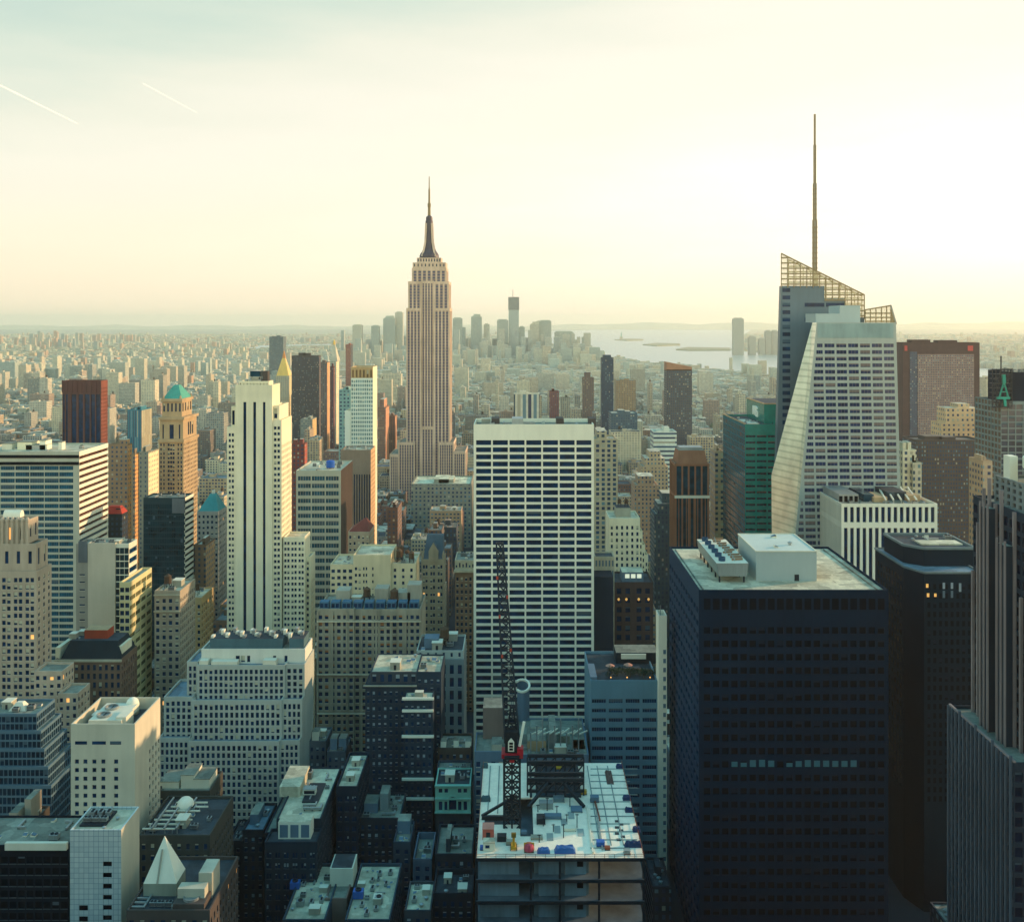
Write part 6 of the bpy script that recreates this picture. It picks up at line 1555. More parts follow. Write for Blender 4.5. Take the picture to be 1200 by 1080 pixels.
# ============================================================ further towers with pixel-sized windows
def mid(label, Y, xl, xr, xs, ytop, wall, roof='#b9b197', win=(.32, .36, .45, .5), side=None, name='building', setb=(), cap=None, D=None, floor=None):
    """xs: photo column where the side wall ends; setb: extra (xl, xr, ytop) blocks on top"""
    t = thing(name, label, 'building', (round((wx(xl, Y) + wx(xr, Y)) / 2, 2), Y, 0))
    if D is None:
        D = 24
        if xs is not None:
            e = xr if xs > xr else xl
            D = max(6, Y * ((e - CX) / (xs - CX) - 1)) if abs(xs - CX) > 3 else 24
    c = lin(wall); rc = lin(roof); x0, x1, z1 = wx(xl, Y), wx(xr, Y), wz(ytop, Y)
    m = CityMB(); m.box(x0, x1, Y, Y + D, 0, z1, c, win, rc)
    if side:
        for k in (1, 3): m.c[k] = (*lin(side), 1)  # sunlit flanks: warm sunlight put into the side wall colour
    m.obj('wall', t); occupy(x0, x1, Y, Y + D, z1)
    b = MB(); tt = min(1.2, (x1 - x0) / 10); PM = mat('parapet_' + wall[1:], wall, var=.1)
    for q in ((x0, x1, Y, Y + tt), (x0, x1, Y + D - tt, Y + D), (x0, x0 + tt, Y + tt, Y + D - tt), (x1 - tt, x1, Y + tt, Y + D - tt)): b.box(*q, z1, z1 + 1.2, PM)
    b.obj('parapet', t)
    for i, (a, cc, yt) in enumerate(setb):
        m = CityMB(); Ys = Y + 2 + 2 * i; m.box(wx(a, Ys), wx(cc, Ys), Ys, Y + D - 2 - 2 * i, wz(ytop, Y) - 1, wz(yt, Ys), c, win, rc)
        if side:
            for k in (1, 3): m.c[k] = (*lin(side), 1)  # same sunlight colour on the setback's sides
        m.obj('setback', t)
    if not setb:
        r = random.Random(label); w = x1 - x0
        for i in range(2):
            m = CityMB(); a = x0 + w * r.uniform(.1, .6); m.box(a, a + w * .25, Y + D * .2, Y + D * .7, z1, z1 + r.uniform(2, 6), c, (.3, .3, 0, 0), rc); m.obj('penthouse', t)
    return t, (x0, x1, Y, Y + D, z1)


NOWIN = (.3, .3, 0, 0); VST = (.28, 9, .45, 1.0); HST = (9, .4, 1.0, .5)
mid('teal glass block with a pale striped side, beyond the flat-roofed striped slab', 1400, 149, 166, 178, 481, '#2f7480', win=VST, side='#c6b98c', name='glass_block')
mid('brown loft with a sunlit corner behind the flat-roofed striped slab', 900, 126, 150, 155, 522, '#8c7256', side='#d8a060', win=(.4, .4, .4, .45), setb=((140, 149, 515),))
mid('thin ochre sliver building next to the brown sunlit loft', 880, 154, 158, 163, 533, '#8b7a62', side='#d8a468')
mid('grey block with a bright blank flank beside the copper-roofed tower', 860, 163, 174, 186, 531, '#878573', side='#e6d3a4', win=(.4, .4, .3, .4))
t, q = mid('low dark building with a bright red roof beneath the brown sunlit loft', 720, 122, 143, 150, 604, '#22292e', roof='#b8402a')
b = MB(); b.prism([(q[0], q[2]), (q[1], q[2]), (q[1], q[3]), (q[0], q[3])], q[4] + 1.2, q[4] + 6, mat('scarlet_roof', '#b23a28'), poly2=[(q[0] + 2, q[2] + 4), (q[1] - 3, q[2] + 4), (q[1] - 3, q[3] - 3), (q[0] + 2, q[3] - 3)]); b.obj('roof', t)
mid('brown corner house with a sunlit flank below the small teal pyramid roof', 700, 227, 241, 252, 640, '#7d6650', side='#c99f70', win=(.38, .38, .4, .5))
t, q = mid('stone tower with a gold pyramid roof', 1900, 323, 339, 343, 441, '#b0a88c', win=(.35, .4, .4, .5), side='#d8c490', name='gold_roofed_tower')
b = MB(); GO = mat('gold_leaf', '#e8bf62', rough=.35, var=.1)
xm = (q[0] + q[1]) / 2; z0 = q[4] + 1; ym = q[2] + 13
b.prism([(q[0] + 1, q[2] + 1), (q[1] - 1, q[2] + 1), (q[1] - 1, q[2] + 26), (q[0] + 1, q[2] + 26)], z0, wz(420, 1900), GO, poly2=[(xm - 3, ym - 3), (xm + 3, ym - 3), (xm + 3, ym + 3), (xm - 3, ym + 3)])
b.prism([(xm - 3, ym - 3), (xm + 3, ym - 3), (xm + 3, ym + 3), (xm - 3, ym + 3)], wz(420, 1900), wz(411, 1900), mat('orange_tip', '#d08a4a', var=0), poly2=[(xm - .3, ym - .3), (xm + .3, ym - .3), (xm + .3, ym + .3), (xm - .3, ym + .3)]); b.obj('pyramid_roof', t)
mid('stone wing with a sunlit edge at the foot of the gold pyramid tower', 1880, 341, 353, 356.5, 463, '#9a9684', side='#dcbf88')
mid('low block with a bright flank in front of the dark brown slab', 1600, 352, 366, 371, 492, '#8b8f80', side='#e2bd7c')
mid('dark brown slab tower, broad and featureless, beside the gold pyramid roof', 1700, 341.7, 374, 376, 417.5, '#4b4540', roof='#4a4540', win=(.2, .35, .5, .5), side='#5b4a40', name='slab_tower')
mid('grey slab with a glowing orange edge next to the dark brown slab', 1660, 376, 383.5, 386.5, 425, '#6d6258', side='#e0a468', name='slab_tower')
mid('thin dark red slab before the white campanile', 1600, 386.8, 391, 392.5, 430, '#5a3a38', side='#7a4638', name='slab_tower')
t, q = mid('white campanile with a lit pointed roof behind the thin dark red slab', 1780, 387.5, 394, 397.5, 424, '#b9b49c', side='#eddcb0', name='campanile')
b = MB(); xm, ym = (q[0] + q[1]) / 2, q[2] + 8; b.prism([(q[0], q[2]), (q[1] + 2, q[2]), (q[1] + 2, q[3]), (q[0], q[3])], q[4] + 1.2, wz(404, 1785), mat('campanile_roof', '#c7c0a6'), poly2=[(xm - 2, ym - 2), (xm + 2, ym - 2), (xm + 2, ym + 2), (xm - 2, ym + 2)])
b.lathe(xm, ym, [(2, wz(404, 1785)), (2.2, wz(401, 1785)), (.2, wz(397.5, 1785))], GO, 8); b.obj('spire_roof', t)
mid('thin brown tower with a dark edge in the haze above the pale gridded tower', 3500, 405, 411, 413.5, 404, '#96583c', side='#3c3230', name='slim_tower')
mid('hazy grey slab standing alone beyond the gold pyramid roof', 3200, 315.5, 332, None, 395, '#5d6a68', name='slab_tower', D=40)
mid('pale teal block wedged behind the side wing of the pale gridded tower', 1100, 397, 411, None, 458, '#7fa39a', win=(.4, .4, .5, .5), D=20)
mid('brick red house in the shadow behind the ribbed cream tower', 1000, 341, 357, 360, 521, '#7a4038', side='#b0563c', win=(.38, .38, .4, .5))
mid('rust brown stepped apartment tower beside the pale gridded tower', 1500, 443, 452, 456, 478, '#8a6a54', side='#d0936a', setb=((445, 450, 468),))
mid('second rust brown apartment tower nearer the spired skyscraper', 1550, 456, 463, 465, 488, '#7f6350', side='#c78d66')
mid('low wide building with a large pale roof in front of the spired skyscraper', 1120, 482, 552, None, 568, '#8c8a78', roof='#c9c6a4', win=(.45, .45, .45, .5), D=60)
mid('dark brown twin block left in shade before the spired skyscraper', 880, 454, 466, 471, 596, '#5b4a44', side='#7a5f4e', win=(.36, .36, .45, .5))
mid('beige tower of fine vertical piers just behind the white grid tower', 760, 694, 724, None, 516, '#b9aa88', win=(.42, .36, .55, .62), setb=((700, 711, 505),), D=28)
mid('pale striped block with a blank white top in the middle distance', 1150, 766, 793, None, 507, '#cdd3c0', win=(9, .5, 1, .4), D=30)
mid('beige stepped tower behind the dark navy tower', 920, 752, 783, None, 548, '#b59f7c', win=(.32, .36, .42, .5), setb=((756, 779, 537), (761, 774, 529)), D=30)
mid('brownish stepped block in front of the beige stepped tower', 860, 744, 772, None, 570, '#a58a6c', win=(.32, .36, .42, .5), setb=((748, 766, 558),), D=26)
mid('dark teal terraced block beside the copper-toned tower', 780, 767, 789, None, 604, '#3f5a60', win=(.3, .36, .45, .55), setb=((771, 789, 590), (776, 788, 578)), D=24)
mid('thin cream strip building squeezed between the copper-toned and green glass towers', 760, 838, 848, None, 530, '#a69478', win=(.4, .4, .5, .5), D=20)
t, q = mid('dark tower with a slanted tan top rising from the hazy middle distance', 1500, 781, 811, None, 434, '#585652', win=(.3, .36, .5, .55), D=24, name='slant_topped_tower')
m = CityMB(); z = q[4]; c = lin('#a5795a')
xa, xb = q[0], q[1]; za, zb = wz(424, 1500), wz(430, 1500)
m.quad([(xa, 1500, z), (xb, 1500, z), (xb, 1500, zb), (xa, 1500, za)], c, NOWIN); m.quad([(xb, 1524, z), (xa, 1524, z), (xa, 1524, za), (xb, 1524, zb)], c, NOWIN); m.quad([(xa, 1500, za), (xb, 1500, zb), (xb, 1524, zb), (xa, 1524, za)], c, NOWIN); m.quad([(xb, 1500, z), (xb, 1524, z), (xb, 1524, zb), (xb, 1500, zb)], c, NOWIN); m.quad([(xa, 1524, z), (xa, 1500, z), (xa, 1500, za), (xa, 1524, za)], c, NOWIN); m.obj('slanted_top', t)
mid('slim dark blue tower with a rounded top in the middle distance', 1750, 705, 719, None, 420, '#34434e', roof='#3a4650', win=(.3, .36, .5, .6), D=22, name='slim_tower', setb=((707, 716, 416),))
mid('slim brown stepped tower beside the slim dark blue tower', 1900, 683, 696, None, 443, '#7a6656', D=22, name='slim_tower', setb=((685, 692, 436),))
mid('tan block with a flat teal roof behind the slim dark blue tower', 2000, 722, 745, None, 446, '#a08662', roof='#6f9a92', D=40)
mid('dark teal block below the tan flat-topped one', 1500, 716, 747, None, 485, '#4b6068', win=(.35, .4, .5, .5), D=40)
mid('dark and white striped block peeping over the white grid tower', 1600, 602, 632, None, 462, '#c9c4ab', win=(.85, 9, .6, 1), D=24)
mid('dull red block just right of the striped block above the white grid tower', 1700, 644, 655, None, 459, '#7d4f48', D=20)
mid('beige block behind the roof edge of the white grid tower', 1750, 657, 668, None, 466, '#a8a28a', D=20)
mid('brown slab tower framed by darker edges beside the faceted tower', 1300, 1058, 1148, None, 402.5, '#4d3834', roof='#4d3a35', win=NOWIN, D=30, name='framed_slab')
t = [o for o in col.objects if o.name.startswith('framed_slab')][0]
m = CityMB(); m.box(wx(1075, 1300), wx(1141, 1300), 1299, 1299.9, 20, wz(415, 1300), lin('#8c7468'), (.22, .3, .5, .5), lin('#8c7468')); m.obj('facade_panel', t)
m = CityMB(); m.box(wx(1066, 1300), wx(1074.5, 1300), 1299.2, 1299.9, 20, wz(412, 1300), lin('#4b4f5a'), (.22, .3, .5, .5), lin('#4b4f5a')); m.obj('glazed_strip', t)
for a, c in ((1060, 1063), (1134, 1140)):
    m = CityMB(); m.box(wx(a, 1300), wx(c, 1300), 1299.2, 1299.9, wz(411, 1300), wz(405, 1300), lin('#c05048'), NOWIN, lin('#c05048')); m.obj('logo_panel', t)
mid('cream stepped hotel tower before the framed brown slab', 1050, 1103, 1152, None, 497, '#cfae82', win=(.5, .5, .4, .45), setb=((1108, 1148, 478), (1122, 1136, 473)), D=26)
mid('dark brown grid tower with scattered lights before the cream stepped hotel', 850, 1073, 1152, None, 517, '#54473f', roof='#6a5e50', win=(.22, .34, .5, .5), D=30, name='grid_tower')
mid('white stepped block of square windows beside the faceted tower', 680, 1058, 1074, None, 529, '#d5ccac', win=(.36, .42, .5, .55), D=20, setb=())
mid('pale low shoulder block stepping down from the white square-windowed block', 676, 1070, 1080, None, 544, '#cbc3a6', win=(.36, .42, .5, .55), D=20)
mid('tan loft in front of the half-finished dark tower', 640, 1152, 1163, None, 542, '#b0987a', win=(.4, .4, .5, .5), D=20)
mid('tan brick warehouse between the framed slab and the half-finished tower', 1000, 1158, 1172, None, 489, '#b8875c', D=30, win=(.5, .45, .4, .45))

# ---- small old buildings in the shaded back streets at the bottom
def small(label, Y, xl, xr, ytop, wall, D=18, roof=RFM, n=5, blind='#93a5a8', par=1.0, seed=0, extra=None):
    t = thing('old_building', label, 'building', (round((wx(xl, Y) + wx(xr, Y)) / 2, 2), Y, 0)); ws = []
    w = dict(bay=2.9, fw=.42, fl=3.5, fh=.5, mt=2, d=.3, g=NAVY)
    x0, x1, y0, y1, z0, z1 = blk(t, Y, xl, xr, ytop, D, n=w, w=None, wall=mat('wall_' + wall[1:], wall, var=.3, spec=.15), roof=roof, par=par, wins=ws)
    finish_windows(t, ws, dict(blind=mat('pale_blind', blind), pblind=.45), cap=30)
    clutter(t, x0 + .6, x1 - .6, y0 + .6, y1 - .6, z1 - par, seed or xl, n, ('cooling_unit', 'duct', 'stair_bulkhead', 'exhaust_fan', 'roof_hatch', 'cooling_unit'), s=.75)
    if extra:
        for a, c, d0, d1, h, m in extra: b = MB(); b.box(wx(a, Y), wx(c, Y), Y + d0, Y + d1, z1 - par, z1 - par + h, m, top=RFM); b.obj('roof_room', t)
    return t


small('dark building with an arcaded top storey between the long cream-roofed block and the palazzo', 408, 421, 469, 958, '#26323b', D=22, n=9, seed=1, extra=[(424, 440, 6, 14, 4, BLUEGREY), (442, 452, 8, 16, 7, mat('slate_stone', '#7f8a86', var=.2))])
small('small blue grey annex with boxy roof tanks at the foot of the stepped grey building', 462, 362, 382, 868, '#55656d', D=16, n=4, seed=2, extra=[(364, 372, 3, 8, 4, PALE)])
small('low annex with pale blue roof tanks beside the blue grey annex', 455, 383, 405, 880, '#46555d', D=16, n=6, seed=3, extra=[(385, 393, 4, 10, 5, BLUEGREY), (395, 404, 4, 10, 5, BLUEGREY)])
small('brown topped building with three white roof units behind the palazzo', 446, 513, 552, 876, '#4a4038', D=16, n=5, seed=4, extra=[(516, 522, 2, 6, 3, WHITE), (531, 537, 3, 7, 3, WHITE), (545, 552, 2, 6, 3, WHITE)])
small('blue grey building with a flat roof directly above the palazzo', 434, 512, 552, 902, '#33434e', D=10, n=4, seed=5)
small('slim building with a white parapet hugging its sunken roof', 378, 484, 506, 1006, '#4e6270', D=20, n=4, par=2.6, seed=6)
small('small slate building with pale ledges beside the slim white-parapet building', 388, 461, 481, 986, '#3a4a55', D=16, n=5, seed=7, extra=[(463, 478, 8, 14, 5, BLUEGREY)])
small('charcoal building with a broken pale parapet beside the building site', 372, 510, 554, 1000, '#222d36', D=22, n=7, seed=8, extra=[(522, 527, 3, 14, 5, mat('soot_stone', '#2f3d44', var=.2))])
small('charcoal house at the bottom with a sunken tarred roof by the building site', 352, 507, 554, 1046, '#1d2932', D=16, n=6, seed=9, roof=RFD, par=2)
small('low house with a cluttered pale roof beside the brick courtyard block', 344, 474, 505, 1066, '#3a444a', D=18, n=8, seed=10, roof=RFL)
small('narrow house with a pale blue roof left of the long cream-roofed block', 388, 284, 309, 972, '#2a343c', D=22, n=5, seed=11, roof=RFB, extra=[(288, 298, 6, 16, 4, BLUEGREY)])
small('low charcoal house under the stepped grey building with a tarred roof', 412, 266, 300, 985, '#2b353d', D=18, n=6, seed=12, roof=RFD)
small('old house with stepped roof rooms left of the white tiled tower', 360, 0, 28, 975, '#4a463f', D=20, n=5, seed=13, extra=[(4, 14, 4, 12, 6, OLD), (16, 24, 8, 16, 9, OLD)])

# ============================================================ lower end of the island, across the harbour
far = [(413, 424, 381, 'hazy flat block at the far edge of the downtown cluster'), (435, 444, 382, 'hazy domed block second from the edge of the downtown cluster'), (449, 463, 373, 'hazy stepped tower beside the taller thin one, left of the spired skyscraper'), (463, 472, 366, 'hazy thin tower tallest of those left of the spired skyscraper'),
       (530.5, 541.5, 373, 'hazy block touching the right side of the spired skyscraper'), (552, 564.5, 371, 'hazy tower with a small mast near the spired skyscraper'), (567, 573.6, 380, 'hazy short thin tower between two broader downtown towers'), (582.5, 595.5, 375, 'hazy broad block leaning on the tall unfinished downtown tower'),
       (608, 615, 383, 'hazy low tower on the far side of the tall unfinished downtown tower'), (621, 632, 380, 'hazy slope-shouldered downtown tower, lower half'), (632, 646, 376, 'hazy square downtown tower joined to the slope-shouldered one'), (650, 672, 389, 'hazy broad dark block near the harbour'), (672, 680, 399, 'hazy low block between the broad dark block and the harbour edge'), (682, 689, 395, 'hazy thin tower at the harbour edge'), (689, 694, 405, 'hazy shortest block at the harbour edge')]
for i, (a, c, y, lab) in enumerate(far):
    t = thing('downtown_tower', lab, 'building', (wx((a + c) / 2, 6500), 6500, 0), 'towers of the far downtown'); m = CityMB()
    g_ = (.36, .40, .32) if i % 3 else (.50, .48, .35)  # downtown walls lightened so their colour carries part of the haze
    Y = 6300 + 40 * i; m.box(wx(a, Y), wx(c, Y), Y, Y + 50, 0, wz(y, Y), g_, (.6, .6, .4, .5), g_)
    if i in (2, 5, 9): m.box(wx(a + 3, Y), wx(c - 2, Y), Y + 5, Y + 45, wz(y, Y), wz(y - 3, Y), g_, NOWIN, g_)
    if i == 9: m.quad([(wx(a, Y), Y, wz(y, Y)), (wx(c, Y), Y, wz(y, Y)), (wx(c, Y), Y, wz(y - 5, Y))], g_, NOWIN)
    m.obj('wall', t); m = CityMB(); m.box(wx(a + 1.5, Y), wx(c - 1.5, Y), Y + 8, Y + 42, wz(y, Y), wz(y - 1, Y), g_, NOWIN, g_); m.obj('roof', t)
    occupy(wx(a, Y), wx(c, Y), Y, Y + 50, 200)
t = thing('unfinished_downtown_tower', 'tallest hazy downtown tower with a darker unclad top', 'building', (wx(601.5, 6600), 6600, 0)); m = CityMB()
m.box(wx(596, 6600), wx(608, 6600), 6600, 6665, 0, wz(363, 6600), (.36, .42, .36), (.6, .6, .3, .5), (.2, .2, .2)); m.obj('wall', t); m = CityMB()
m.box(wx(595.6, 6600), wx(608.4, 6600), 6598, 6667, wz(363, 6600), wz(348, 6600), (.17, .19, .16), (.8, .5, .5, .5), (.1, .1, .1)); m.obj('bare_floors', t)
b = MB(); b.bar((wx(601, 6630), 6630, wz(348, 6600)), (wx(601, 6630), 6630, wz(339, 6600)), 3, DMETAL); b.obj('crane_mast', t)
for i, (a, c, y, lab) in enumerate(((859.5, 871.7, 373.5, 'tall rounded tower alone across the harbour'), (878, 886, 395, 'low hazy block across the harbour, nearest the tall rounded tower'), (890, 896.5, 397, 'lowest hazy block across the harbour'), (897.5, 904, 388, 'hazy tower across the harbour, twin of the one by the faceted tower'), (905, 912, 388, 'hazy tower across the harbour touching the faceted tower'))):
    t = thing('waterfront_tower', lab, 'building', (wx((a + c) / 2, 7500), 7500, 0), 'towers across the harbour'); m = CityMB(); Y = 7400 + 30 * i
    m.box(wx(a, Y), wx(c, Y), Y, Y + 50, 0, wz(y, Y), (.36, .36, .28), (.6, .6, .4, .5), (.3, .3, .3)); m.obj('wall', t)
    m = CityMB(); m.box(wx(a + 1.5, Y), wx(c - 1.5, Y), Y + 5, Y + 45, wz(y, Y), wz(y - 1.2, Y), (.36, .36, .28), NOWIN, (.2, .2, .2)); m.obj('roof', t)

# ============================================================ ground, water, islands, hills
def ground_mat():
    m = bpy.data.materials.new('city_ground'); m.use_nodes = True; nt = m.node_tree; N = nt.nodes.new; L = nt.links.new; b = nt.nodes['Principled BSDF']
    g = N('ShaderNodeNewGeometry'); n1 = N('ShaderNodeTexVoronoi'); n1.inputs['Scale'].default_value = .012; L(g.outputs['Position'], n1.inputs[0])
    n2 = N('ShaderNodeTexNoise'); n2.inputs['Scale'].default_value = .0012; n2.inputs['Detail'].default_value = 8; L(g.outputs['Position'], n2.inputs[0])
    s = N('ShaderNodeSeparateXYZ'); L(g.outputs['Position'], s.inputs[0])
    fr = N('ShaderNodeMapRange'); L(s.outputs[1], fr.inputs[0]); fr.inputs[1].default_value = 5000; fr.inputs[2].default_value = 9000
    rp = N('ShaderNodeValToRGB'); L(n2.outputs[0], rp.inputs[0]); e = rp.color_ramp.elements; e[0].position = .35; e[0].color = (*lin('#8b907a'), 1); e[1].position = .65; e[1].color = (*lin('#b5ad8c'), 1)  # far ground paled, with haze put into its colour
    mv = N('ShaderNodeMix'); mv.data_type = 'RGBA'; mv.inputs['Factor'].default_value = .35; L(rp.outputs[0], mv.inputs['A']); L(n1.outputs['Color'], mv.inputs['B'])
    mv.blend_type = 'OVERLAY'
    mx = N('ShaderNodeMix'); mx.data_type = 'RGBA'; L(fr.outputs[0], mx.inputs['Factor']); mx.inputs['A'].default_value = (*lin('#222c34'), 1); L(mv.outputs['Result'], mx.inputs['B'])
    L(mx.outputs['Result'], b.inputs['Base Color']); b.inputs['Roughness'].default_value = .9
    return m


b = MB(); b.box(-31900, 31900, -900, 43900, -.9, 0, ground_mat()); b.obj('ground', None, 'structure')
wm = bpy.data.materials.new('harbour_water'); wm.use_nodes = True; nt = wm.node_tree
pb = nt.nodes['Principled BSDF']; pb.inputs['Base Color'].default_value = (*lin('#8fa39c'), 1); pb.inputs['Roughness'].default_value = .28; pb.inputs['Specular IOR Level'].default_value = .9
nz = nt.nodes.new('ShaderNodeTexNoise'); nz.inputs['Scale'].default_value = .01; nz.inputs['Detail'].default_value = 4; bp = nt.nodes.new('ShaderNodeBump'); bp.inputs['Strength'].default_value = .25; bp.inputs['Distance'].default_value = 8
g_ = nt.nodes.new('ShaderNodeNewGeometry'); nt.links.new(g_.outputs['Position'], nz.inputs[0]); nt.links.new(nz.outputs[0], bp.inputs['Height']); nt.links.new(bp.outputs[0], pb.inputs['Normal'])
HARB = [(600, 389), (700, 386.5), (880, 386.5), (862, 399), (856, 410.5), (915, 416), (1060, 428), (1170, 432), (1300, 436), (1300, 462), (1165, 456), (1060, 447), (912, 443), (800, 434), (755, 430), (715, 421), (694, 412), (660, 404), (600, 396)]
RIV = [(285, 408), (305, 405), (340, 404), (388, 403), (388, 405), (350, 406), (310, 408), (290, 409.5)]
def poly_obj(px, z, m, name, kind):
    pts = [ground_at(*p) for p in px]; b = MB(); b.prism(pts[::-1], 0.0 if z < .5 else -.5, z, m); return b.obj(name, None, kind), pts
_, HP = poly_obj(HARB, .25, wm, 'harbour_water', 'structure'); _, RP = poly_obj(RIV, .25, wm, 'river_water', 'structure')
LAND = mat('shore_land', '#9c9876', var=.3, scale=.02, streak=False)
for px in ([(720, 398.6), (735, 397.4), (754, 398), (754, 399), (735, 399.6)], [(753, 404.4), (770, 402.6), (797, 403.4), (797, 405), (770, 405.8)], [(792, 410.2), (806, 407.6), (856, 408.6), (856, 411), (806, 411.2)]):
    pts = [ground_at(*p) for p in px]; b = MB(); b.prism(pts[::-1], .2, 9, LAND); b.obj('island', None, 'structure')
Yq = ground_at(728, 398.4)[1]; xq = wx(728, Yq); k = Yq / F
t = thing('statue', 'tiny hazy statue on its pedestal on the small island in the harbour', 'statue', (xq, Yq, 9))
b = MB(); b.box(xq - 1.7 * k, xq + 1.7 * k, Yq - 20, Yq + 20, 9, 9 + 3 * k, STONE); b.obj('pedestal', t)
b = MB(); z0 = 9 + 3 * k; b.lathe(xq, Yq, [(.7 * k, z0), (.55 * k, z0 + 3 * k), (.3 * k, z0 + 4 * k), (.3 * k, z0 + 4.6 * k)], COPPER, 8); b.bar((xq + .4 * k, Yq, z0 + 3.4 * k), (xq + .9 * k, Yq, z0 + 6.4 * k), .35 * k, COPPER); b.obj('figure', t)
b = MB(); rr = random.Random(8); n = 90; HL = mat('far_hills', '#cfc8a2', var=.3, scale=.002, streak=False); prev = None  # hills lightened to stand in for thicker haze
for i in range(n + 1):
    px = -60 + 1500 * i / n; Y = 30000; u = i / n
    h = 92 + 70 * math.exp(-((px - 740) / 70) ** 2) + 90 * math.exp(-((px - 900) / 120) ** 2) + 120 * math.exp(-((px - 1250) / 160) ** 2) + 25 * math.sin(i * .9) + 15 * math.sin(i * 2.3)
    c = [(wx(px, Y), Y, -.4), (wx(px, Y), Y + 1200, h * .8), (wx(px, Y), Y + 3000, h), (wx(px, Y), Y + 7000, -.4)]
    if prev:
        for a in range(3): b.face((prev[a], c[a], c[a + 1], prev[a + 1]), HL)
    prev = c
b.obj('hills', None, 'structure', smooth=True)


def inside(x, y, P):
    c = False; j = len(P) - 1
    for i in range(len(P)):
        if (P[i][1] > y) != (P[j][1] > y) and x < (P[j][0] - P[i][0]) * (y - P[i][1]) / (P[j][1] - P[i][1]) + P[i][0]: c = not c
        j = i
    return c


# ============================================================ the ordinary city between the towers
PAL = [('tan brick', '#a58a68', 3), ('red brick', '#7d5646', 2), ('brown', '#6d5a4a', 3), ('cream', '#c9bb97', 4), ('grey', '#8f8f82', 3), ('pale stone', '#b9b199', 3), ('dark', '#454a4c', 2), ('buff', '#b59e78', 2), ('rust', '#8f6448', 1), ('slate grey', '#4f5c66', 0), ('charcoal', '#2b363f', 0), ('blue grey', '#687880', 0), ('dark brown', '#443f3c', 0)]; npick = [9, 9, 10, 10, 11, 12, 12, 6]  # nearest lots pick cooler, darker walls that carry the teal street shade
RPAL = ['#5a6266', '#8b8d80', '#c2baa0', '#3d474c', '#a8a089', '#6f7a78', '#94795f']
rng = random.Random(20); pick = [i for i, p in enumerate(PAL) for _ in range(p[2])]
FA = np.array(FOOT)
def clash(x0, x1, y0, y1, g=3):
    return bool(np.any((FA[:, 0] < x1 + g) & (FA[:, 1] > x0 - g) & (FA[:, 2] < y1 + g) & (FA[:, 3] > y0 - g)))
lots = []
Y = 300.0
while Y < 6200:
    rowd = 62 if Y < 2800 else 70; street = 18
    for half in (0, 1):
        y0 = Y + half * rowd / 2; dep = rowd / 2 - 1
        lim = .56 * (y0 + 60) + 60; X = -lim; off = 35 if Y < 1500 else rng.uniform(0, 270)
        nextav = 0
        while X < lim:
            ph = (X + 20000 + off) % 270
            if ph < 28: X += 28 - ph + .1; continue
            w = rng.choice((8, 12, 16, 20, 26, 34, 44)) * (1 if Y < 2600 else 1.3)
            w = min(w, 270 - ph)
            d = dep * rng.choice((1, 1, .9, .75)); r = rng.random()
            if Y < 640: h = rng.uniform(14, 40)
            elif Y < 1250: h = rng.uniform(18, 58) + (12 if r > .85 else 0)
            elif Y < 2000: h = rng.uniform(16, 55) + (rng.uniform(20, 50) if r > .9 else 0)
            elif Y < 3200: h = rng.uniform(12, 40) + (rng.uniform(25, 70) if r > .95 else 0)
            elif Y < 4800: h = rng.uniform(10, 26) + (rng.uniform(25, 60) if r > .965 else 0)
            else: h = rng.uniform(12, 40) + (rng.uniform(30, 90) if r > .93 and abs(X + 250) < 700 else 0)
            if X < -1100 and Y > 1500 and r > .96: h += rng.uniform(15, 40)
            x0, x1 = X, X + w - .4; X += w
            if Y > 3400 and (inside((x0 + x1) / 2, y0, HP)): continue
            if Y < 460 and h > 26: h = rng.uniform(12, 26)
            pxl, pxr, pyt = CX + min(x0 / y0, x0 / (y0 + d)) * F, CX + max(x1 / y0, x1 / (y0 + d)) * F, CY + (EYE - h) / y0 * F
            if 436 < (pxl + pxr) / 2 < 560 and Y < 1260: h = min(h, EYE - (572 + (1250 - Y) * .12 - CY) * y0 / F) if Y > 700 else h
            if h < 8: h = 8
            if clash(x0, x1, y0, y0 + d): continue
            lots.append((x0, x1, y0, y0 + d, h, rng.choice(npick if Y < 700 else pick), rng.random()))
    Y += rowd + street
# who shows: front to back on a coarse grid, hand-built blocks hiding what is behind them
G = 2; WW, HH = 1200 // G, 1080 // G; taken = np.zeros((HH, WW), bool); seen = {}
items = [(f[2], f, -1) for f in FOOT] + [(l[2], l, i) for i, l in enumerate(lots) if l[2] < 3200]
items.sort(key=lambda r: r[0])
for Yn, q, i in items:
    x0, x1, y0, y1, h = q[:5]
    xl = CX + min(x0 / y0, x0 / y1) * F; xr = CX + max(x1 / y0, x1 / y1) * F; yt = CY + (EYE - h) / (y1 if h < EYE else y0) * F
    if i < 0: xl, xr, yt = CX + x0 / y0 * F, CX + x1 / y0 * F, CY + (EYE - h) / y0 * F
    a, c, r0, r1 = max(0, int(xl / G)), min(WW, int(xr / G) + 1), max(0, int(yt / G)), min(HH, int((CY + EYE / y0 * F) / G))
    if a >= c or r0 >= r1: continue
    sub = taken[r0:r1, a:c]; n = int((~sub).sum())
    if i >= 0 and n:
        rs, cs = np.nonzero(~sub); seen[i] = (n * G * G, (a + cs.mean()) * G, (r0 + rs.mean()) * G)
    sub[:] = True
order = sorted(seen, key=lambda i: -seen[i][0]); single = set(order[:175])
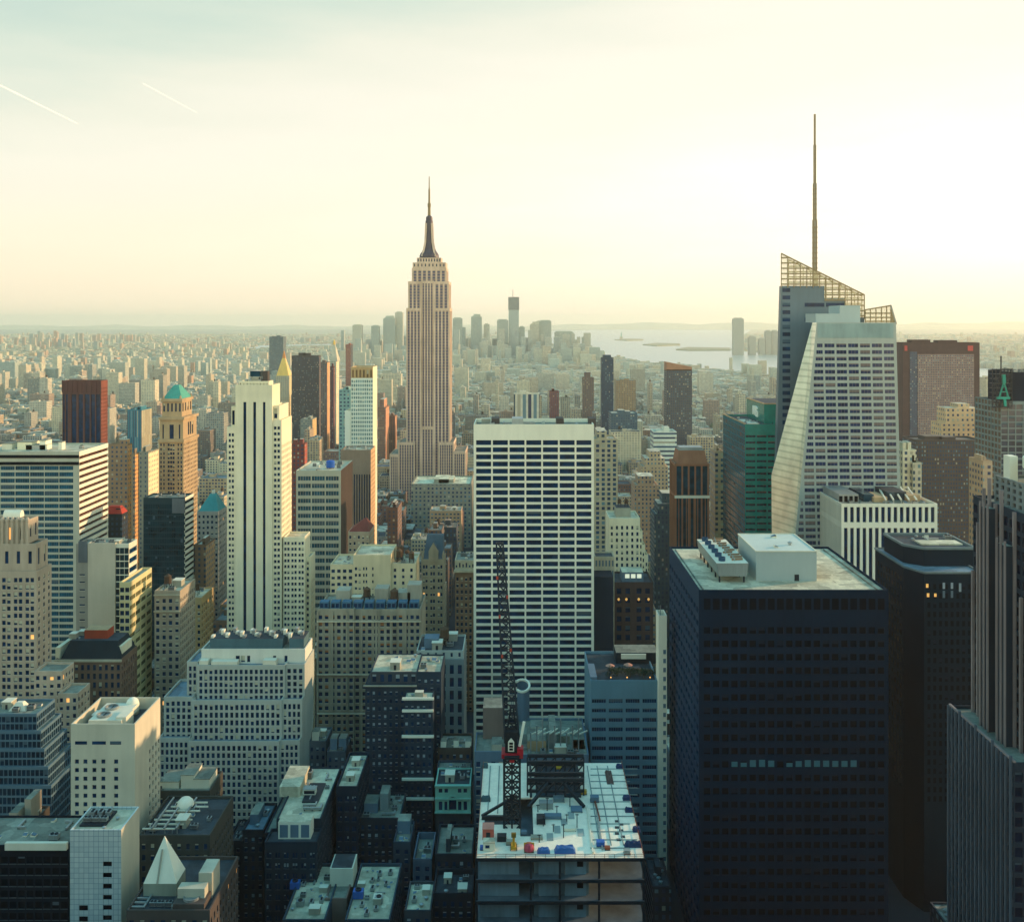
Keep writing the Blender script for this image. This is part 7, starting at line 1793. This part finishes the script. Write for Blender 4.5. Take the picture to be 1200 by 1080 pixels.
LM = [(503, 470, 1290, 'spired skyscraper'), (625, 560, 560, 'white grid tower'), (298, 560, 600, 'ribbed cream tower'), (205, 520, 900, 'copper-roofed tower'), (985, 480, 600, 'faceted glass tower'), (96, 480, 1000, 'dark red striped tower'), (358, 470, 1700, 'dark brown slab'), (424, 490, 850, 'pale gridded tower'), (878, 550, 680, 'green glass tower'), (810, 590, 720, 'copper-toned tower'), (1103, 450, 1300, 'framed brown slab'), (711, 455, 1750, 'slim dark blue tower'), (796, 470, 1500, 'slant-topped tower'), (332, 460, 1900, 'gold pyramid roof'), (190, 620, 680, 'dark glass block'), (50, 610, 650, 'flat-roofed striped slab'), (507, 665, 720, 'gabled tower'), (735, 640, 640, 'cream stepped block'), (374, 600, 700, 'ribbon-windowed office'), (275, 850, 440, 'stepped grey building'), (455, 840, 450, 'dark corniced brick block'), (655, 950, 330, 'building site'), (120, 900, 350, 'plain cream tower'), (930, 850, 390, 'dark navy tower'), (350, 950, 370, 'long cream-roofed block'), (163, 505, 1400, 'teal glass block'), (430, 780, 520, 'dormered grey block'), (530, 935, 420, 'sea-green palazzo')]
city = CityMB(); pend = {}
ORD = ['', 'second', 'third', 'fourth', 'fifth', 'sixth', 'seventh', 'eighth', 'ninth', 'tenth', 'eleventh', 'twelfth']
def spec_of(l):
    r = random.Random(int(l[6] * 1e9)); return (r.uniform(.24, .42), r.uniform(.32, .4), r.uniform(.35, .6), r.uniform(.42, .62))
for i, l in enumerate(lots):
    x0, x1, y0, y1, h, ci, rv = l; r = random.Random(int(rv * 1e9)); k = r.uniform(.8, 1.15); c = tuple(v * k for v in lin(PAL[ci][1])); rc = lin(r.choice(RPAL)); sp = spec_of(l)
    if y0 > 1000:
        f = min(.85, (y0 - 1000) / 3800); q = r.choice(((.57, .57, .41), (.45, .52, .42), (.64, .56, .38))); c = tuple(v * (1 - f) + w * f for v, w in zip(c, q)); rc = tuple(v * (1 - f) + w * f for v, w in zip(rc, q))  # walls and roofs paled with distance: painted haze
    if i not in single:
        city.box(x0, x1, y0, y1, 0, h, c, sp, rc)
        if h > 14 and y0 < 4000:
            w, d = x1 - x0, y1 - y0
            for _ in range(r.choice((1, 2, 2))): a, e = x0 + w * r.uniform(.05, .65), y0 + d * r.uniform(.05, .6); city.box(a, a + w * .25, e, e + d * .3, h, h + r.uniform(2, 5), c if r.random() < .6 else rc, NOWIN, rc)
        continue
    area, px, py = seen[i]
    lm = min(LM, key=lambda m: (m[0] - px) ** 2 + ((m[1] - py) * .8) ** 2)
    rel = ('behind' if y0 > lm[2] + 60 else 'before' if y0 < lm[2] - 60 else 'next to')
    size = 'low' if h < 24 else 'mid-height' if h < 48 else 'tall'
    shape = 'narrow' if x1 - x0 < 14 else 'wide' if x1 - x0 > 30 else 'square'
    tank = r.random() < .45 and h > 16 and area > 90
    lab = f"{'tank-topped ' if tank else ''}{size} {shape} {PAL[ci][0]} building {rel} the {lm[3]}"
    pend.setdefault(lab, []).append(((lm[0] - px) ** 2 + (lm[1] - py) ** 2, i, tank, area))
for lab, rows in pend.items():
    rows.sort()
    for n, (_, i, tank, area) in enumerate(rows):
        x0, x1, y0, y1, h, ci, rv = lots[i]; r = random.Random(int(rv * 1e9)); k = r.uniform(.8, 1.15); c = tuple(v * k for v in lin(PAL[ci][1])); rc = lin(r.choice(RPAL)); sp = spec_of(lots[i]); f = min(.75, max(0, (y0 - 1000) / 3800)); c = tuple(v * (1 - f) + w * f for v, w in zip(c, (.54, .53, .39)))  # wall colour paled with distance as painted haze
        full = lab if len(rows) == 1 else f"{lab}, {(ORD[n] + ' ') if n else ''}nearest to it"
        if len(full.split()) > 16: full = full.replace(' narrow ', ' ').replace(' wide ', ' ').replace(' square ', ' ') if False else full.replace('mid-height ', '')
        t = thing(PAL[ci][0].replace(' ', '_') + '_building', full, 'building', (round((x0 + x1) / 2, 2), round(y0, 2), 0), 'ordinary buildings between the towers')
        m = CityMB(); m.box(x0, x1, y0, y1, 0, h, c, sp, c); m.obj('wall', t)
        w, d = x1 - x0, y1 - y0; tt = min(.6, w / 10); m = CityMB(); m.box(x0 + tt, x1 - tt, y0 + tt, y1 - tt, h, h + .3, rc, NOWIN, rc); m.obj('roof', t)
        m = CityMB()
        for q in ((x0, x1, y0, y0 + tt), (x0, x1, y1 - tt, y1), (x0, x0 + tt, y0 + tt, y1 - tt), (x1 - tt, x1, y0 + tt, y1 - tt)): m.box(*q, h, h + 1.1, c, NOWIN, c)
        m.obj('parapet', t)
        a, e = x0 + w * r.uniform(.1, .55), y0 + d * r.uniform(.2, .6); m = CityMB(); m.box(a, a + min(6, w * .3), e, e + min(8, d * .3), h + .3, h + r.uniform(3, 5.5), c, NOWIN, rc); m.obj('stair_bulkhead', t)
        if tank: put(t, 'water_tank', x0 + w * r.uniform(.2, .8), y0 + d * .8, h + .3, r.uniform(.8, 1.15))
        if area > 160: clutter(t, x0 + 1, x1 - 1, y0 + 1, y1 - 1, h + .3, rv, 3 if area < 500 else 7, s=.85)
for _ in range(120):
    px = rng.choice((rng.uniform(395, 474), rng.uniform(530, 692), rng.uniform(560, 680))); Y = rng.uniform(6000, 6900); x = wx(px, Y); w = rng.uniform(14, 46); yt = rng.uniform(383, 411) if rng.random() < .4 else rng.uniform(392, 411)
    if clash(x, x + w, Y, Y + 40): continue
    city.box(x, x + w, Y, Y + 40, 0, wz(yt, Y), rng.choice(((.4, .44, .36), (.5, .48, .36), (.34, .38, .32))), (.6, .6, .4, .5), (.5, .5, .4))  # pale wall colours carry part of the downtown haze
# unseen dark blocks added behind and below the view to keep north light off nearer streets
for x0, x1, y0, y1, h in ((-70, 60, -130, -8, 236), (-330, -190, -170, -40, 215), (-180, -90, -160, -60, 200), (90, 180, -150, -30, 225), (210, 300, -190, -60, 235), (330, 430, -160, -20, 230), (-470, -350, -180, -30, 200), (120, 200, 60, 150, 70), (-120, -40, 60, 150, 60), (-260, -160, 40, 140, 75), (62, 128, 150, 246, 98), (135, 220, 160, 250, 92), (60, 132, 258, 322, 54), (138, 230, 330, 372, 20), (-135, -12, 150, 246, 96), (-230, -145, 170, 250, 88), (-140, -20, 255, 290, 66), (-8, 52, 160, 240, 100), (-8, 50, 250, 300, 64)):
    city.box(x0, x1, y0, y1, 0, h, lin('#333d44'), (.3, .36, .45, .55), lin('#333d44'))
# the outer boroughs: countless low blocks in colours paled to carry part of the haze
for _ in range(15000):
    Y = 6200 + (rng.random() ** 1.5) * 12500; X = rng.uniform(-.56, .56) * Y
    if inside(X, Y, HP) or inside(X, Y, RP): continue
    px = CX + X / Y * F
    if X > 0 and Y > 8500 and px < 860 and px > 640: continue
    w, d = rng.uniform(18, 70), rng.uniform(15, 50); h = rng.uniform(7, 16); r = rng.random()
    if r > .96: h = rng.uniform(25, 60); w = rng.uniform(18, 40)
    c = lin(rng.choice(('#c9bf9c', '#a8b09a', '#c4ad86', '#98a594', '#d2cbae', '#b59a7c'))); city.box(X, X + w, Y, Y + d, 0, h, c, (.5, .5, .4, .5), lin(rng.choice(('#b5b59c', '#9aa390', '#cfc6a6', '#a39a80'))))
for cx_, Y_, n, hh in ((30, 10500, 14, 90), (80, 9500, 16, 80), (60, 11500, 14, 130), (130, 12000, 16, 90), (230, 9000, 10, 60), (15, 5600, 10, 60), (120, 5200, 14, 65), (160, 4600, 16, 60), (90, 4300, 8, 55), (200, 4200, 10, 60), (340, 12000, 8, 60), (1110, 9000, 12, 70), (1050, 8500, 8, 60)):
    for _ in range(n):
        px = cx_ + rng.uniform(-38, 38); Y = Y_ + rng.uniform(-500, 500); x = wx(px, Y); w = rng.uniform(16, 30) * (Y / 6000) ** .5
        if clash(x, x + w, Y, Y + 20): continue
        c = lin(rng.choice(('#c09a78', '#a8947c', '#b8ac92', '#98a094'))); city.box(x, x + w, Y, Y + 25, 0, hh * rng.uniform(.6, 1.1), c, (.4, .4, .4, .5), lin('#8b8d80'))
# clumps of trees in the far squares and along the outer streets
TG = ['#3f4a34', '#566043', '#6b6a48', '#4c5a44']
for _ in range(5200):
    Y = 1500 + 9000 * rng.random(); X = rng.uniform(-.55, .55) * Y
    if inside(X, Y, HP) or inside(X, Y, RP): continue
    if Y < 6000 and clash(X - 6, X + 6, Y - 6, Y + 6): continue
    f = min(.6, max(0, (Y - 2200) / 6000)); c = tuple(v * (1 - f) + w * f for v, w in zip(lin(rng.choice(TG)), (.42, .46, .34)))  # leaf colour paled with distance to imitate haze
    for _k in range(3):
        x, y, r = X + rng.uniform(-12, 12), Y + rng.uniform(-12, 12), rng.uniform(5, 10); h = rng.uniform(12, 22); q = [(x + r * math.cos(a), y + r * math.sin(a), h * rng.uniform(.4, .7)) for a in (.3, 1.5, 2.8, 4.0, 5.2)]
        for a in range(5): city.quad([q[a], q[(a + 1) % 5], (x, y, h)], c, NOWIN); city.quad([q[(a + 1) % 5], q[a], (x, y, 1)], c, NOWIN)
o = city.obj('distant_city', None, 'stuff'); o['label'] = 'countless small buildings filling the streets between the towers and fading into haze'

# ---- vapour trails
CT = bpy.data.materials.new('vapour'); CT.use_nodes = True; pb = CT.node_tree.nodes['Principled BSDF']; pb.inputs['Base Color'].default_value = (.95, .93, .88, 1); pb.inputs['Roughness'].default_value = 1; pb.inputs['Alpha'].default_value = .22
pb.inputs['Subsurface Weight'].default_value = 0
for lab, p0, p1, r0, r1 in (('thin straight vapour trail crossing the upper left edge of the sky', (-14, 93), (93, 146), 45, 22), ('faint short vapour trail higher and nearer the middle of the sky', (168, 98), (232, 133), 22, 12)):
    Y0 = 40000.0; a = np.array((wx(p0[0], Y0), Y0, wz(p0[1], Y0))); c = np.array((wx(p1[0], Y0 + 9000), Y0 + 9000, wz(p1[1], Y0 + 9000))); b = MB(); n = 14; prev = None
    for k in range(n + 1):
        u = k / n; p = a + (c - a) * u; r = (r0 + (r1 - r0) * u) * (1 if k < n else .05) * (1 + .15 * math.sin(k * 2.1))
        ring = [tuple(p + r * np.array((0, math.cos(q * math.pi / 4), math.sin(q * math.pi / 4)))) for q in range(8)]
        if prev:
            for q in range(8): b.face((prev[q], prev[(q + 1) % 8], ring[(q + 1) % 8], ring[q]), CT)
        prev = ring
    o = b.obj('vapour_trail', None, smooth=True); o['label'] = lab; o['category'] = 'vapour trail'

# ---- the air
b = MB(); HZ = bpy.data.materials.new('haze_air'); HZ.use_nodes = True; nt = HZ.node_tree; nt.nodes.remove(nt.nodes['Principled BSDF'])
pv = nt.nodes.new('ShaderNodeVolumePrincipled'); pv.inputs['Color'].default_value = (.95, .96, .84, 1); pv.inputs['Density'].default_value = 3.8e-5; pv.inputs['Anisotropy'].default_value = .5
nt.links.new(pv.outputs[0], nt.nodes['Material Output'].inputs['Volume'])
b.box(-32000, 32000, -1000, 44000, -1.9, 460, HZ); b.obj('haze', None, 'stuff')
print('objects', len(bpy.data.objects), 'lots', len(lots), 'single', len(single))
